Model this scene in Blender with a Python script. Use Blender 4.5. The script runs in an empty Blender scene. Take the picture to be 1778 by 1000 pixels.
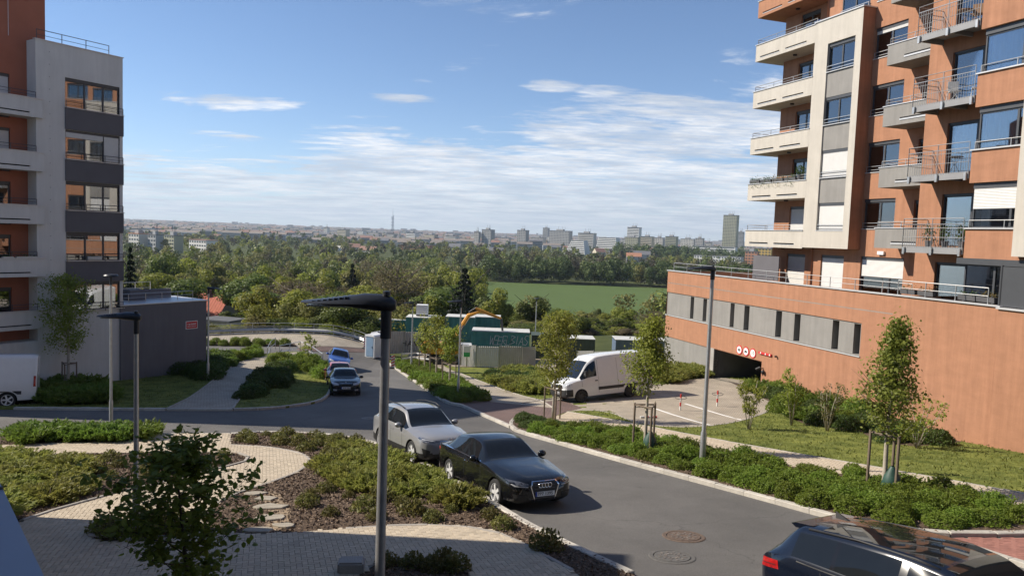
import bpy, bmesh, math, random
import numpy as np
from mathutils import Vector, Matrix
from mathutils.bvhtree import BVHTree
from mathutils.geometry import tessellate_polygon
R = math.radians
S = bpy.context.scene
COL = S.collection

# ------------------------------------------------------------------ camera
CAMZ = 5.2
FPX = 1290.0
cam = bpy.data.cameras.new('camera'); camo = bpy.data.objects.new('camera', cam); COL.objects.link(camo)
cam.sensor_width = 36; cam.lens = 36 * FPX / 1778; cam.clip_start = 0.05; cam.clip_end = 40000
MCAM = Matrix.Rotation(math.pi / 2 - R(4.08), 4, 'X') @ Matrix.Rotation(R(2.1), 4, 'Z')
camo.matrix_world = Matrix.Translation((0, 0, CAMZ)) @ MCAM
S.camera = camo

# ------------------------------------------------------------------ light
SUN_EL, SUN_AZ = R(38), math.atan2(0.12, -1.0)          # direction to the sun: from the left, a little ahead
sdir = Vector((math.cos(SUN_EL) * math.cos(SUN_AZ), math.cos(SUN_EL) * math.sin(SUN_AZ), math.sin(SUN_EL)))
sun = bpy.data.lights.new('sun', 'SUN'); suno = bpy.data.objects.new('sun', sun); COL.objects.link(suno)
sun.energy = 5.0; sun.angle = R(0.55); sun.color = (1.0, 0.91, 0.78)
suno.rotation_euler = sdir.to_track_quat('Z', 'Y').to_euler()
suno.location = (-40, 0, 60)

W = bpy.data.worlds.new('World'); S.world = W; W.use_nodes = True
def build_world():
    nt = W.node_tree; nd = nt.nodes; ln = nt.links; nd.clear()
    def N(t, **k):
        n = nd.new(t)
        for a, b in k.items(): setattr(n, a, b)
        return n
    def M(op, a, b=None, c=None, clamp=False):
        n = N('ShaderNodeMath', operation=op); n.use_clamp = clamp
        for i, v in enumerate((a, b, c)):
            if v is None: continue
            if isinstance(v, (int, float)): n.inputs[i].default_value = v
            else: ln.new(v, n.inputs[i])
        return n.outputs[0]
    def SM(v, lo, hi):
        n = N('ShaderNodeMapRange'); n.interpolation_type = 'SMOOTHSTEP'
        ln.new(v, n.inputs[0]); n.inputs[1].default_value = lo; n.inputs[2].default_value = hi
        return n.outputs[0]
    sky = N('ShaderNodeTexSky'); sky.sky_type = 'NISHITA'; sky.sun_disc = False
    sky.sun_elevation = SUN_EL; sky.sun_rotation = math.atan2(sdir.x, sdir.y)
    sky.altitude = 300; sky.air_density = 0.8; sky.dust_density = 0.0; sky.ozone_density = 4.5
    tc = N('ShaderNodeTexCoord'); sx = N('ShaderNodeSeparateXYZ'); ln.new(tc.outputs['Generated'], sx.inputs[0])
    x, y, z = sx.outputs
    el = M('MULTIPLY', M('ARCSINE', z), 57.2958)
    az = M('MULTIPLY', M('ARCTAN2', x, y), 57.2958)
    # a flat cloud layer: project the direction on a high plane
    zz = M('ADD', M('MAXIMUM', z, 0.0), 0.055)
    cx = N('ShaderNodeCombineXYZ'); ln.new(M('DIVIDE', x, zz), cx.inputs[0]); ln.new(M('DIVIDE', y, zz), cx.inputs[1])
    def noise(scale, detail, rough, sy=1.0, off=0.0, dist=0.0):
        mp = N('ShaderNodeMapping'); ln.new(cx.outputs[0], mp.inputs[0])
        mp.inputs['Scale'].default_value = (1, sy, 1); mp.inputs['Location'].default_value = (off, off * .7, off * .3)
        n = N('ShaderNodeTexNoise'); ln.new(mp.outputs[0], n.inputs['Vector'])
        n.inputs['Scale'].default_value = scale; n.inputs['Detail'].default_value = detail
        n.inputs['Roughness'].default_value = rough; n.inputs['Distortion'].default_value = dist
        return n.outputs[0]
    n1 = noise(0.75, 8, .62, 1.6, 3.1, .5); n2 = noise(2.6, 7, .66, 2.2, 7.7, .3)
    nn = M('ADD', M('MULTIPLY', n1, .72), M('MULTIPLY', n2, .28))
    # how far up the sheet of cloud reaches: it climbs towards the right
    azc = M('MINIMUM', M('MAXIMUM', az, -60.0), 24.0)
    lim = M('ADD', M('MULTIPLY', azc, .16), 9.9)
    below = SM(M('SUBTRACT', lim, el), -1.6, 5.0)
    right = SM(az, -36.0, -4.0)
    cov = M('MULTIPLY', below, M('ADD', M('MULTIPLY', right, .36), .64))
    def blob(a0, e0, ra, re, w):
        da = M('DIVIDE', M('SUBTRACT', az, a0), ra); de = M('DIVIDE', M('SUBTRACT', el, e0), re)
        d = M('ADD', M('MULTIPLY', da, da), M('MULTIPLY', de, de))
        return M('MULTIPLY', M('SUBTRACT', 1.0, SM(d, .1, 1.6)), w)
    for b in ((-20.6, 8.7, 5.0, .75, .62), (-21.8, 6.35, 3.4, .25, .55), (-26.8, 4.9, 2.6, .3, .45), (2.4, 11.2, 2.6, .5, .5),
              (6.5, 11.0, 3.0, .4, .36), (-9.0, 9.9, 2.6, .3, .36), (17.5, 13.4, 3.4, .8, .5), (5.5, 17.8, 4.0, .5, .5), (-17.0, 5.0, 6.0, 1.0, .3)):
        cov = M('MAXIMUM', cov, blob(*b))
    v = M('ADD', nn, M('MULTIPLY', cov, .25))
    dens = M('MULTIPLY', SM(v, .585, .70), SM(el, -.3, 1.0))
    dens = M('MULTIPLY', dens, M('ADD', .52, M('MULTIPLY', SM(noise(4.5, 6, .7, 2.6, 11.), .36, .62), .5)))
    shade = SM(noise(1.3, 5, .6, 1.4, 1.3), .32, .68)
    mixc = N('ShaderNodeMixRGB'); ln.new(shade, mixc.inputs[0])
    mixc.inputs[1].default_value = (4.0, 4.5, 5.3, 1); mixc.inputs[2].default_value = (7.4, 7.45, 7.6, 1)
    mix = N('ShaderNodeMixRGB'); ln.new(dens, mix.inputs[0])
    hz = M('MULTIPLY', M('POWER', 2.718, M('DIVIDE', M('MAXIMUM', el, 0.0), -2.6)), .62)      # pale air above the horizon, all round
    mh = N('ShaderNodeMixRGB'); ln.new(hz, mh.inputs[0]); ln.new(sky.outputs[0], mh.inputs[1]); mh.inputs[2].default_value = (4.3, 5.2, 6.1, 1)
    ln.new(mh.outputs[0], mix.inputs[1]); ln.new(mixc.outputs[0], mix.inputs[2])
    bg = N('ShaderNodeBackground'); bg.inputs[1].default_value = 0.098
    ln.new(mix.outputs[0], bg.inputs[0])
    out = N('ShaderNodeOutputWorld'); ln.new(bg.outputs[0], out.inputs[0])
build_world()
S.view_settings.view_transform = 'Standard'; S.view_settings.look = 'None'
S.view_settings.exposure = 0.55; S.view_settings.gamma = 1.0; S.view_settings.use_curve_mapping = False
S.render.engine = 'CYCLES'
S.cycles.max_bounces = 6; S.cycles.diffuse_bounces = 3; S.cycles.glossy_bounces = 3; S.cycles.transparent_max_bounces = 8
S.cycles.volume_bounces = 0; S.cycles.caustics_reflective = False; S.cycles.caustics_refractive = False

# ------------------------------------------------------------------ the lie of the land
def sst(t): t = max(0., min(1., t)); return t * t * (3 - 2 * t)
def smax(t, k=2.0): return .5 * (t + math.sqrt(t * t + k * k))
def gnear(x, y):
    yy = y - smax(y - 64, 3)
    z = .7 - .115 * yy + .02 * max(-40, min(30, x))
    z += .055 * (smax(y - 34, 1) - smax(y - 62, 1)) * sst((x - 1) / 8) * (1 - sst((y - 57) / 8))
    z += .06 * (smax(y - 38, 1) - smax(y - 61, 1)) * sst((-11 - x) / 8)
    return z
def gz(x, y):
    yb = y + 7 * sst((-18 - x) / 6) * (1 - sst((y - 92) / 40))
    if yb < 90: return gnear(x, y)
    v = -22 + 24 * sst((y - 2000) / 5200) + 5 * sst((y - 2500) / 3000) * sst((-x / y - .2) / .3)
    t = .17 * sst((yb - 90) / 9) + .83 * sst((y - 95) / 130)
    return gnear(x, y) * (1 - t) + v * t
def ray(px, py):
    return (MCAM.to_3x3() @ Vector(((px - 889) / FPX, -(py - 500) / FPX, -1.0)))
def G(px, py, h=0.0):
    """the place on the ground that the photograph shows at this pixel"""
    d = ray(px, py); d /= d.y
    lo, hi = .5, 400.0
    for _ in range(48):
        m = .5 * (lo + hi)
        if CAMZ + d.z * m > gz(d.x * m, m) + h: lo = m
        else: hi = m
    return Vector((d.x * lo, lo, CAMZ + d.z * lo))
def AT(px, py, y):
    d = ray(px, py); d *= y / d.y
    return Vector((d.x, d.y, d.z + CAMZ))
def G2(l, h=0.0): return [tuple(G(a, b, h)[:2]) if b < 2000 else (a, b) for a, b in l]

# ------------------------------------------------------------------ helpers: materials
MATS = {}
def mat(name, col, rough=.8, metal=0., var=.12, scale=4., bump=0., bscale=60., spec=.5, coat=0., dark=None, stretch=None, attr=False, objrand=0., streak=0.):
    if name in MATS: return MATS[name]
    m = bpy.data.materials.new(name); m.use_nodes = True; nt = m.node_tree; nd = nt.nodes; ln = nt.links
    b = nd['Principled BSDF']
    b.inputs['Roughness'].default_value = rough; b.inputs['Metallic'].default_value = metal
    b.inputs['Specular IOR Level'].default_value = spec
    if coat: b.inputs['Coat Weight'].default_value = coat; b.inputs['Coat Roughness'].default_value = .03
    tc = nd.new('ShaderNodeTexCoord')
    vec = tc.outputs['Object']
    if stretch:
        mp = nd.new('ShaderNodeMapping'); mp.inputs['Scale'].default_value = stretch; ln.new(vec, mp.inputs[0]); vec = mp.outputs[0]
    n = nd.new('ShaderNodeTexNoise'); n.inputs['Scale'].default_value = scale; n.inputs['Detail'].default_value = 8; n.inputs['Roughness'].default_value = .65
    ln.new(vec, n.inputs['Vector'])
    cr = nd.new('ShaderNodeValToRGB'); ln.new(n.outputs[0], cr.inputs[0])
    c0 = dark if dark else tuple(c * (1 - var) for c in col)
    c1 = tuple(min(1, c * (1 + var)) for c in col)
    cr.color_ramp.elements[0].position = .32; cr.color_ramp.elements[1].position = .68
    cr.color_ramp.elements[0].color = (*c0, 1); cr.color_ramp.elements[1].color = (*c1, 1)
    out = cr.outputs[0]
    if streak:
        ms = nd.new('ShaderNodeMapping'); ms.inputs['Scale'].default_value = (2.2, 2.2, .16); ln.new(tc.outputs['Object'], ms.inputs[0])
        ns = nd.new('ShaderNodeTexNoise'); ns.inputs['Scale'].default_value = 1.6; ns.inputs['Detail'].default_value = 7; ns.inputs['Roughness'].default_value = .7; ln.new(ms.outputs[0], ns.inputs['Vector'])
        mq = nd.new('ShaderNodeMapRange'); mq.inputs[1].default_value = .3; mq.inputs[2].default_value = .7; mq.inputs[3].default_value = 1 - streak; mq.inputs[4].default_value = 1 + streak * .6; ln.new(ns.outputs[0], mq.inputs[0])
        h2 = nd.new('ShaderNodeHueSaturation'); ln.new(out, h2.inputs['Color']); ln.new(mq.outputs[0], h2.inputs['Value']); out = h2.outputs[0]
    if attr or objrand:
        hs = nd.new('ShaderNodeHueSaturation'); ln.new(out, hs.inputs['Color'])
        if attr:
            at = nd.new('ShaderNodeAttribute'); at.attribute_name = 'tone'; ln.new(at.outputs['Fac'], hs.inputs['Value'])
        else:
            oi = nd.new('ShaderNodeObjectInfo'); mr = nd.new('ShaderNodeMapRange'); ln.new(oi.outputs['Random'], mr.inputs[0])
            mr.inputs[3].default_value = 1 - objrand; mr.inputs[4].default_value = 1 + objrand; ln.new(mr.outputs[0], hs.inputs['Value'])
        out = hs.outputs[0]
    ln.new(out, b.inputs['Base Color'])
    if bump:
        n2 = nd.new('ShaderNodeTexNoise'); n2.inputs['Scale'].default_value = bscale; n2.inputs['Detail'].default_value = 5; ln.new(vec, n2.inputs['Vector'])
        bp = nd.new('ShaderNodeBump'); bp.inputs['Strength'].default_value = bump; bp.inputs['Distance'].default_value = .02
        ln.new(n2.outputs[0], bp.inputs['Height']); ln.new(bp.outputs[0], b.inputs['Normal'])
    MATS[name] = m; return m
def leafmat(name, c0, c1, scale=1.2, trans=.35, rough=.55, objrand=.15):
    if name in MATS: return MATS[name]
    m = bpy.data.materials.new(name); m.use_nodes = True; nt = m.node_tree; nd = nt.nodes; ln = nt.links
    b = nd['Principled BSDF']; b.inputs['Roughness'].default_value = rough; b.inputs['Specular IOR Level'].default_value = .3
    tc = nd.new('ShaderNodeTexCoord'); n = nd.new('ShaderNodeTexNoise'); n.inputs['Scale'].default_value = scale; n.inputs['Detail'].default_value = 9; n.inputs['Roughness'].default_value = .75
    ln.new(tc.outputs['Object'], n.inputs['Vector'])
    cr = nd.new('ShaderNodeValToRGB'); ln.new(n.outputs[0], cr.inputs[0])
    cr.color_ramp.elements[0].position = .33; cr.color_ramp.elements[1].position = .66
    cr.color_ramp.elements[0].color = (*c0, 1); cr.color_ramp.elements[1].color = (*c1, 1)
    hs = nd.new('ShaderNodeHueSaturation'); ln.new(cr.outputs[0], hs.inputs['Color'])
    oi = nd.new('ShaderNodeObjectInfo'); mr = nd.new('ShaderNodeMapRange'); ln.new(oi.outputs['Random'], mr.inputs[0])
    mr.inputs[3].default_value = 1 - objrand; mr.inputs[4].default_value = 1 + objrand; ln.new(mr.outputs[0], hs.inputs['Value'])
    mr2 = nd.new('ShaderNodeMapRange'); ln.new(oi.outputs['Random'], mr2.inputs[0]); mr2.inputs[3].default_value = .485; mr2.inputs[4].default_value = .515
    ln.new(mr2.outputs[0], hs.inputs['Hue'])
    ln.new(hs.outputs[0], b.inputs['Base Color'])
    t = nd.new('ShaderNodeBsdfTranslucent'); ln.new(hs.outputs[0], t.inputs['Color'])
    mx = nd.new('ShaderNodeMixShader'); mx.inputs[0].default_value = min(.5, trans + .08)
    ln.new(b.outputs[0], mx.inputs[1]); ln.new(t.outputs[0], mx.inputs[2]); ln.new(mx.outputs[0], nd['Material Output'].inputs[0])
    MATS[name] = m; return m
def glassmat(name, tint=(.55, .6, .62), refl=.12):
    if name in MATS: return MATS[name]
    m = bpy.data.materials.new(name); m.use_nodes = True; nt = m.node_tree; nd = nt.nodes; ln = nt.links; nd.remove(nd['Principled BSDF'])
    tr = nd.new('ShaderNodeBsdfTransparent'); tr.inputs[0].default_value = (*tint, 1)
    gl = nd.new('ShaderNodeBsdfGlossy'); gl.inputs['Roughness'].default_value = .015; gl.inputs[0].default_value = (.95, .97, 1, 1)
    fr = nd.new('ShaderNodeFresnel'); fr.inputs[0].default_value = 1.5
    ad = nd.new('ShaderNodeMath'); ad.operation = 'ADD'; ad.use_clamp = True; ad.inputs[1].default_value = refl; ln.new(fr.outputs[0], ad.inputs[0])
    mx = nd.new('ShaderNodeMixShader'); ln.new(ad.outputs[0], mx.inputs[0]); ln.new(tr.outputs[0], mx.inputs[1]); ln.new(gl.outputs[0], mx.inputs[2])
    ln.new(mx.outputs[0], nd['Material Output'].inputs[0]); MATS[name] = m; return m

# ------------------------------------------------------------------ helpers: meshes and objects
def rotz(a): return Matrix.Rotation(a, 4, 'Z')
class MB:
    def __init__(s): s.v = []; s.f = []; s.m = []
    def add(s, vs, fs, mi=0):
        o = len(s.v); s.v += [tuple(p) for p in vs]; s.f += [tuple(i + o for i in f) for f in fs]; s.m += [mi] * len(fs)
    def box(s, x0, x1, y0, y1, z0, z1, mi=0, M=None):
        vs = [Vector((x, y, z)) for z in (z0, z1) for y in (y0, y1) for x in (x0, x1)]
        if M is not None: vs = [M @ p for p in vs]
        s.add(vs, [(0, 2, 3, 1), (4, 5, 7, 6), (0, 1, 5, 4), (2, 6, 7, 3), (0, 4, 6, 2), (1, 3, 7, 5)], mi); return s
    def bar(s, p, q, w, h=None, mi=0):
        p = Vector(p); q = Vector(q); h = h or w; d = q - p; L = d.length
        if L < 1e-6: return s
        M = Matrix.Translation(p) @ d.to_track_quat('X', 'Z').to_matrix().to_4x4()
        return s.box(0, L, -w / 2, w / 2, -h / 2, h / 2, mi, M)
    def cyl(s, p, q, r0, r1=None, n=10, mi=0, cap=True):
        p = Vector(p); q = Vector(q); r1 = r0 if r1 is None else r1; d = q - p
        if d.length < 1e-6: return s
        M = d.to_track_quat('Z', 'Y').to_matrix()
        c = [(math.cos(2 * math.pi * i / n), math.sin(2 * math.pi * i / n)) for i in range(n)]
        vs = [p + M @ Vector((a * r0, b * r0, 0)) for a, b in c] + [q + M @ Vector((a * r1, b * r1, 0)) for a, b in c]
        fs = [(i, (i + 1) % n, n + (i + 1) % n, n + i) for i in range(n)]
        if cap: fs += [tuple(range(n - 1, -1, -1)), tuple(range(n, 2 * n))]
        s.add(vs, fs, mi); return s
    def tube(s, pts, r, n=8, mi=0):
        pts = [Vector(p) for p in pts]
        rs = r if isinstance(r, (list, tuple)) else [r] * len(pts)
        vs = []; k = len(pts)
        for i, p in enumerate(pts):
            d = (pts[min(i + 1, k - 1)] - pts[max(i - 1, 0)])
            M = d.to_track_quat('Z', 'Y').to_matrix() if abs(d.normalized().z) < .999 else Matrix.Identity(3)
            vs += [p + M @ Vector((math.cos(2 * math.pi * j / n) * rs[i], math.sin(2 * math.pi * j / n) * rs[i], 0)) for j in range(n)]
        fs = [(i * n + j, i * n + (j + 1) % n, (i + 1) * n + (j + 1) % n, (i + 1) * n + j) for i in range(k - 1) for j in range(n)]
        fs += [tuple(range(n - 1, -1, -1)), tuple(range((k - 1) * n, k * n))]
        s.add(vs, fs, mi); return s
    def lathe(s, prof, n=24, M=None, mi=0):
        k = len(prof); vs = []
        for j in range(n):
            a = 2 * math.pi * j / n
            vs += [Vector((r * math.cos(a), r * math.sin(a), z)) for r, z in prof]
        if M is not None: vs = [M @ p for p in vs]
        fs = [(j * k + i, ((j + 1) % n) * k + i, ((j + 1) % n) * k + i + 1, j * k + i + 1) for j in range(n) for i in range(k - 1)]
        s.add(vs, fs, mi); return s
    def ell(s, c, r, n=12, k=7, mi=0, M=None):
        c = Vector(c); vs = []
        for i in range(k + 1):
            t = math.pi * i / k - math.pi / 2
            for j in range(n):
                a = 2 * math.pi * j / n
                p = Vector((r[0] * math.cos(t) * math.cos(a), r[1] * math.cos(t) * math.sin(a), r[2] * math.sin(t)))
                vs.append((M @ p if M is not None else p) + c)
        s.add(vs, [(i * n + j, i * n + (j + 1) % n, (i + 1) * n + (j + 1) % n, (i + 1) * n + j) for i in range(k) for j in range(n)], mi); return s
    def prism(s, poly, h0, h1, mi=0, axis='Z', M=None):
        def P(a, b, c): return Vector((a, b, c)) if axis == 'Z' else (Vector((a, c, b)) if axis == 'Y' else Vector((c, a, b)))
        n = len(poly); vs = [P(a, b, h0) for a, b in poly] + [P(a, b, h1) for a, b in poly]
        if M is not None: vs = [M @ p for p in vs]
        s.add(vs, [tuple(range(n)), tuple(range(2 * n - 1, n - 1, -1))] + [(i, n + i, n + (i + 1) % n, (i + 1) % n) for i in range(n)], mi); return s
    def quad(s, a, b, c, d, mi=0): s.add([a, b, c, d], [(0, 1, 2, 3)], mi); return s
    def mesh(s, name, mats, smooth=False, fix=True):
        me = bpy.data.meshes.new(name); me.from_pydata(s.v, [], s.f)
        for m in (mats if isinstance(mats, (list, tuple)) else [mats]): me.materials.append(m)
        me.polygons.foreach_set('material_index', s.m)
        if fix:
            bm = bmesh.new(); bm.from_mesh(me); bmesh.ops.recalc_face_normals(bm, faces=bm.faces); bm.to_mesh(me); bm.free()
        if smooth:
            me.polygons.foreach_set('use_smooth', [True] * len(me.polygons))
            if smooth == 'auto': me.set_sharp_from_angle(angle=R(38))
        return me
    def build(s, name, mats, parent=None, smooth=False, loc=None, fix=True): return link(name, s.mesh(name, mats, smooth, fix), parent, loc)
def link(name, me, parent=None, loc=None, rz=None):
    o = bpy.data.objects.new(name, me); COL.objects.link(o)
    if parent is not None: o.parent = parent
    if loc is not None: o.location = loc
    if rz is not None: o.rotation_euler = (0, 0, rz)
    return o
def tag(o, label=None, cat=None, group=None, kind=None):
    if label: o['label'] = label
    if cat: o['category'] = cat
    if group: o['group'] = group
    if kind: o['kind'] = kind
    return o
def thing(name, label, cat, loc=(0, 0, 0), rz=0, group=None):
    o = link(name, None, None, loc, rz); o.empty_display_size = .3
    return tag(o, label, cat, group)
def dup(root, loc=None, rz=None, label=None, scale=None):
    def cp(o, par):
        c = o.copy(); COL.objects.link(c); c.parent = par
        for ch in o.children: cp(ch, c)
        return c
    r = cp(root, None)
    if loc is not None: r.location = loc
    if rz is not None: r.rotation_euler = (0, 0, rz)
    if label: r['label'] = label
    if scale: r.scale = (scale,) * 3 if isinstance(scale, (int, float)) else scale
    return r
def slope_rot(x, y, ang):
    """rotation of something that stands square on the sloping ground, heading ang"""
    e = .4
    n = Vector((gz(x - e, y) - gz(x + e, y), gz(x, y - e) - gz(x, y + e), 2 * e)).normalized()
    f = Vector((math.cos(ang), math.sin(ang), 0)); f = (f - n * f.dot(n)).normalized(); l = n.cross(f)
    return Matrix((f, l, n)).transposed().to_euler()
def text_mesh(name, body, size, m, extrude=.002, align='CENTER'):
    c = bpy.data.curves.new(name, 'FONT'); c.body = body; c.size = size; c.extrude = extrude; c.align_x = align; c.align_y = 'CENTER'; c.resolution_u = 3
    o = bpy.data.objects.new(name, c); COL.objects.link(o); bpy.context.view_layer.update()
    me = bpy.data.meshes.new_from_object(o.evaluated_get(bpy.context.evaluated_depsgraph_get())); me.name = name
    bpy.data.objects.remove(o); bpy.data.curves.remove(c)
    me.materials.clear(); me.materials.append(m); return me
def inpoly(p, poly):
    x, y = p; c = False; n = len(poly); j = n - 1
    for i in range(n):
        xi, yi = poly[i]; xj, yj = poly[j]
        if (yi > y) != (yj > y) and x < (xj - xi) * (y - yi) / (yj - yi) + xi: c = not c
        j = i
    return c
def sheet(name, poly, h, m, kind='structure', step=1.5, parent=None, skirt=.35):
    """a flat sheet with the given outline (world x, y) laid h above the ground, with a skirt"""
    bm = bmesh.new()
    vs = [bm.verts.new((x, y, 0)) for x, y in poly]
    es = [bm.edges.new((vs[i], vs[(i + 1) % len(vs)])) for i in range(len(vs))]
    bmesh.ops.triangle_fill(bm, use_beauty=True, edges=es)
    xs = [p[0] for p in poly]; ys = [p[1] for p in poly]
    for ax, lo, hi in ((0, min(xs), max(xs)), (1, min(ys), max(ys))):
        k = math.floor(lo / step) + 1
        while k * step < hi:
            co = (k * step, 0, 0) if ax == 0 else (0, k * step, 0); no = (1, 0, 0) if ax == 0 else (0, 1, 0)
            bmesh.ops.bisect_plane(bm, geom=bm.verts[:] + bm.edges[:] + bm.faces[:], plane_co=co, plane_no=no); k += 1
    for v in bm.verts: v.co.z = gz(v.co.x, v.co.y) + h
    for f in bm.faces:
        f.normal_update()
        if f.normal.z < 0: f.normal_flip()
    be = [e for e in bm.edges if e.is_boundary]
    r = bmesh.ops.extrude_edge_only(bm, edges=be)
    for v in r['geom']:
        if isinstance(v, bmesh.types.BMVert): v.co.z -= skirt
    me = bpy.data.meshes.new(name); bm.to_mesh(me); bm.free(); me.materials.append(m)
    o = link(name, me, parent)
    if kind and parent is None: o['kind'] = kind
    return o
def leaf_mesh(name, pts, size, m, aspect=.55, dirs=None, up=.25, seed=0, jit=.35, centre=None, nrm=None, ruff=.75):
    rg = np.random.default_rng(seed); pts = np.asarray(pts, float); n = len(pts)
    if dirs is None:
        a = rg.normal(size=(n, 3)); a[:, 2] += up
        if centre is not None:
            o = pts - np.asarray(centre); o /= np.linalg.norm(o, axis=1)[:, None] + 1e-6; a += o * .9
    else: a = np.asarray(dirs, float) + rg.normal(size=(n, 3)) * .25
    a /= np.linalg.norm(a, axis=1)[:, None] + 1e-9
    if nrm is not None:
        q = np.asarray(nrm) + rg.normal(size=(n, 3)) * ruff * .6; a = np.cross(q, rg.normal(size=(n, 3))); a /= np.linalg.norm(a, axis=1)[:, None] + 1e-9; b = np.cross(q, a)
    else: b = np.cross(a, rg.normal(size=(n, 3)))
    b = b; b /= np.linalg.norm(b, axis=1)[:, None] + 1e-9
    s = (size * (1 - jit + 2 * jit * rg.random(n)))[:, None]
    V = np.empty((n, 4, 3)); V[:, 0] = pts - a * s * .5; V[:, 1] = pts + b * s * aspect * .5; V[:, 2] = pts + a * s * .5; V[:, 3] = pts - b * s * aspect * .5
    me = bpy.data.meshes.new(name); me.vertices.add(4 * n); me.loops.add(4 * n); me.polygons.add(n)
    me.vertices.foreach_set('co', V.reshape(-1).astype(np.float32))
    me.loops.foreach_set('vertex_index', np.arange(4 * n, dtype=np.int32)); me.polygons.foreach_set('loop_start', np.arange(0, 4 * n, 4, dtype=np.int32))
    me.update(); me.materials.append(m); return me

# ------------------------------------------------------------------ ground materials
def brickmat(name, c1, c2, mortar, scale=10., rot=.4):
    m = bpy.data.materials.new(name); m.use_nodes = True; nt = m.node_tree; nd = nt.nodes; ln = nt.links
    b = nd['Principled BSDF']; b.inputs['Roughness'].default_value = .9
    tc = nd.new('ShaderNodeTexCoord'); mp = nd.new('ShaderNodeMapping'); mp.inputs['Rotation'].default_value = (0, 0, rot); ln.new(tc.outputs['Object'], mp.inputs[0])
    br = nd.new('ShaderNodeTexBrick'); ln.new(mp.outputs[0], br.inputs['Vector']); br.inputs['Scale'].default_value = scale
    br.inputs['Color1'].default_value = (*c1, 1); br.inputs['Color2'].default_value = (*c2, 1); br.inputs['Mortar'].default_value = (*mortar, 1)
    br.inputs['Mortar Size'].default_value = .045; br.inputs['Brick Width'].default_value = 1.0; br.inputs['Row Height'].default_value = .5
    n = nd.new('ShaderNodeTexNoise'); n.inputs['Scale'].default_value = .9; n.inputs['Detail'].default_value = 6; ln.new(tc.outputs['Object'], n.inputs['Vector'])
    mr = nd.new('ShaderNodeMapRange'); mr.inputs[1].default_value = .3; mr.inputs[2].default_value = .7; mr.inputs[3].default_value = .82; mr.inputs[4].default_value = 1.12; ln.new(n.outputs[0], mr.inputs[0])
    hs = nd.new('ShaderNodeHueSaturation'); ln.new(br.outputs[0], hs.inputs['Color']); ln.new(mr.outputs[0], hs.inputs['Value'])
    ln.new(hs.outputs[0], b.inputs['Base Color'])
    bp = nd.new('ShaderNodeBump'); bp.inputs['Strength'].default_value = .5; bp.inputs['Distance'].default_value = .01; bp.invert = True
    ln.new(br.outputs['Fac'], bp.inputs['Height']); ln.new(bp.outputs[0], b.inputs['Normal'])
    MATS[name] = m; return m
def asphaltmat():
    m = mat('asphalt', (.115, .109, .102), .88, var=.10, scale=.55, bump=.55, bscale=170)
    nt = m.node_tree; nd = nt.nodes; ln = nt.links; b = nd['Principled BSDF']
    src = b.inputs['Base Color'].links[0].from_socket
    tc = nd['Texture Coordinate']
    n = nd.new('ShaderNodeTexNoise'); n.inputs['Scale'].default_value = 42; n.inputs['Detail'].default_value = 3; ln.new(tc.outputs['Object'], n.inputs['Vector'])
    mr = nd.new('ShaderNodeMapRange'); mr.inputs[1].default_value = .3; mr.inputs[2].default_value = .7; mr.inputs[3].default_value = .8; mr.inputs[4].default_value = 1.22; ln.new(n.outputs[0], mr.inputs[0])
    v = nd.new('ShaderNodeTexNoise'); v.inputs['Scale'].default_value = .16; v.inputs['Detail'].default_value = 9; v.inputs['Roughness'].default_value = .7; ln.new(tc.outputs['Object'], v.inputs['Vector'])
    mv = nd.new('ShaderNodeMapRange'); mv.inputs[1].default_value = .35; mv.inputs[2].default_value = .65; mv.inputs[3].default_value = .76; mv.inputs[4].default_value = 1.18; ln.new(v.outputs[0], mv.inputs[0])
    mu = nd.new('ShaderNodeMath'); mu.operation = 'MULTIPLY'; ln.new(mr.outputs[0], mu.inputs[0]); ln.new(mv.outputs[0], mu.inputs[1])
    st = nd.new('ShaderNodeTexNoise'); st.inputs['Scale'].default_value = .9; st.inputs['Detail'].default_value = 5; st.inputs['Distortion'].default_value = .6; ln.new(tc.outputs['Object'], st.inputs['Vector'])
    ms = nd.new('ShaderNodeMapRange'); ms.inputs[1].default_value = .66; ms.inputs[2].default_value = .74; ms.inputs[3].default_value = 1.; ms.inputs[4].default_value = .72; ln.new(st.outputs[0], ms.inputs[0])
    vo = nd.new('ShaderNodeTexVoronoi'); vo.feature = 'DISTANCE_TO_EDGE'; vo.inputs['Scale'].default_value = .16; wv = nd.new('ShaderNodeTexNoise'); wv.inputs['Scale'].default_value = 1.3; wv.inputs['Detail'].default_value = 6; ln.new(tc.outputs['Object'], wv.inputs['Vector'])
    va = nd.new('ShaderNodeMixRGB'); va.blend_type = 'ADD'; va.inputs[0].default_value = 1.6; ln.new(tc.outputs['Object'], va.inputs[1]); ln.new(wv.outputs['Color'], va.inputs[2]); ln.new(va.outputs[0], vo.inputs['Vector'])
    mc = nd.new('ShaderNodeMapRange'); mc.inputs[1].default_value = 0.; mc.inputs[2].default_value = .0035; mc.inputs[3].default_value = .62; mc.inputs[4].default_value = 1.; ln.new(vo.outputs[0], mc.inputs[0])
    m3 = nd.new('ShaderNodeMath'); m3.operation = 'MULTIPLY'; ln.new(ms.outputs[0], m3.inputs[0]); ln.new(mc.outputs[0], m3.inputs[1]); m4 = nd.new('ShaderNodeMath'); m4.operation = 'MULTIPLY'; ln.new(mu.outputs[0], m4.inputs[0]); ln.new(m3.outputs[0], m4.inputs[1]); mu = m4
    hs = nd.new('ShaderNodeHueSaturation'); ln.new(src, hs.inputs['Color']); ln.new(mu.outputs[0], hs.inputs['Value']); ln.new(hs.outputs[0], b.inputs['Base Color'])
    return m
M_asph = asphaltmat()
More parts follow.
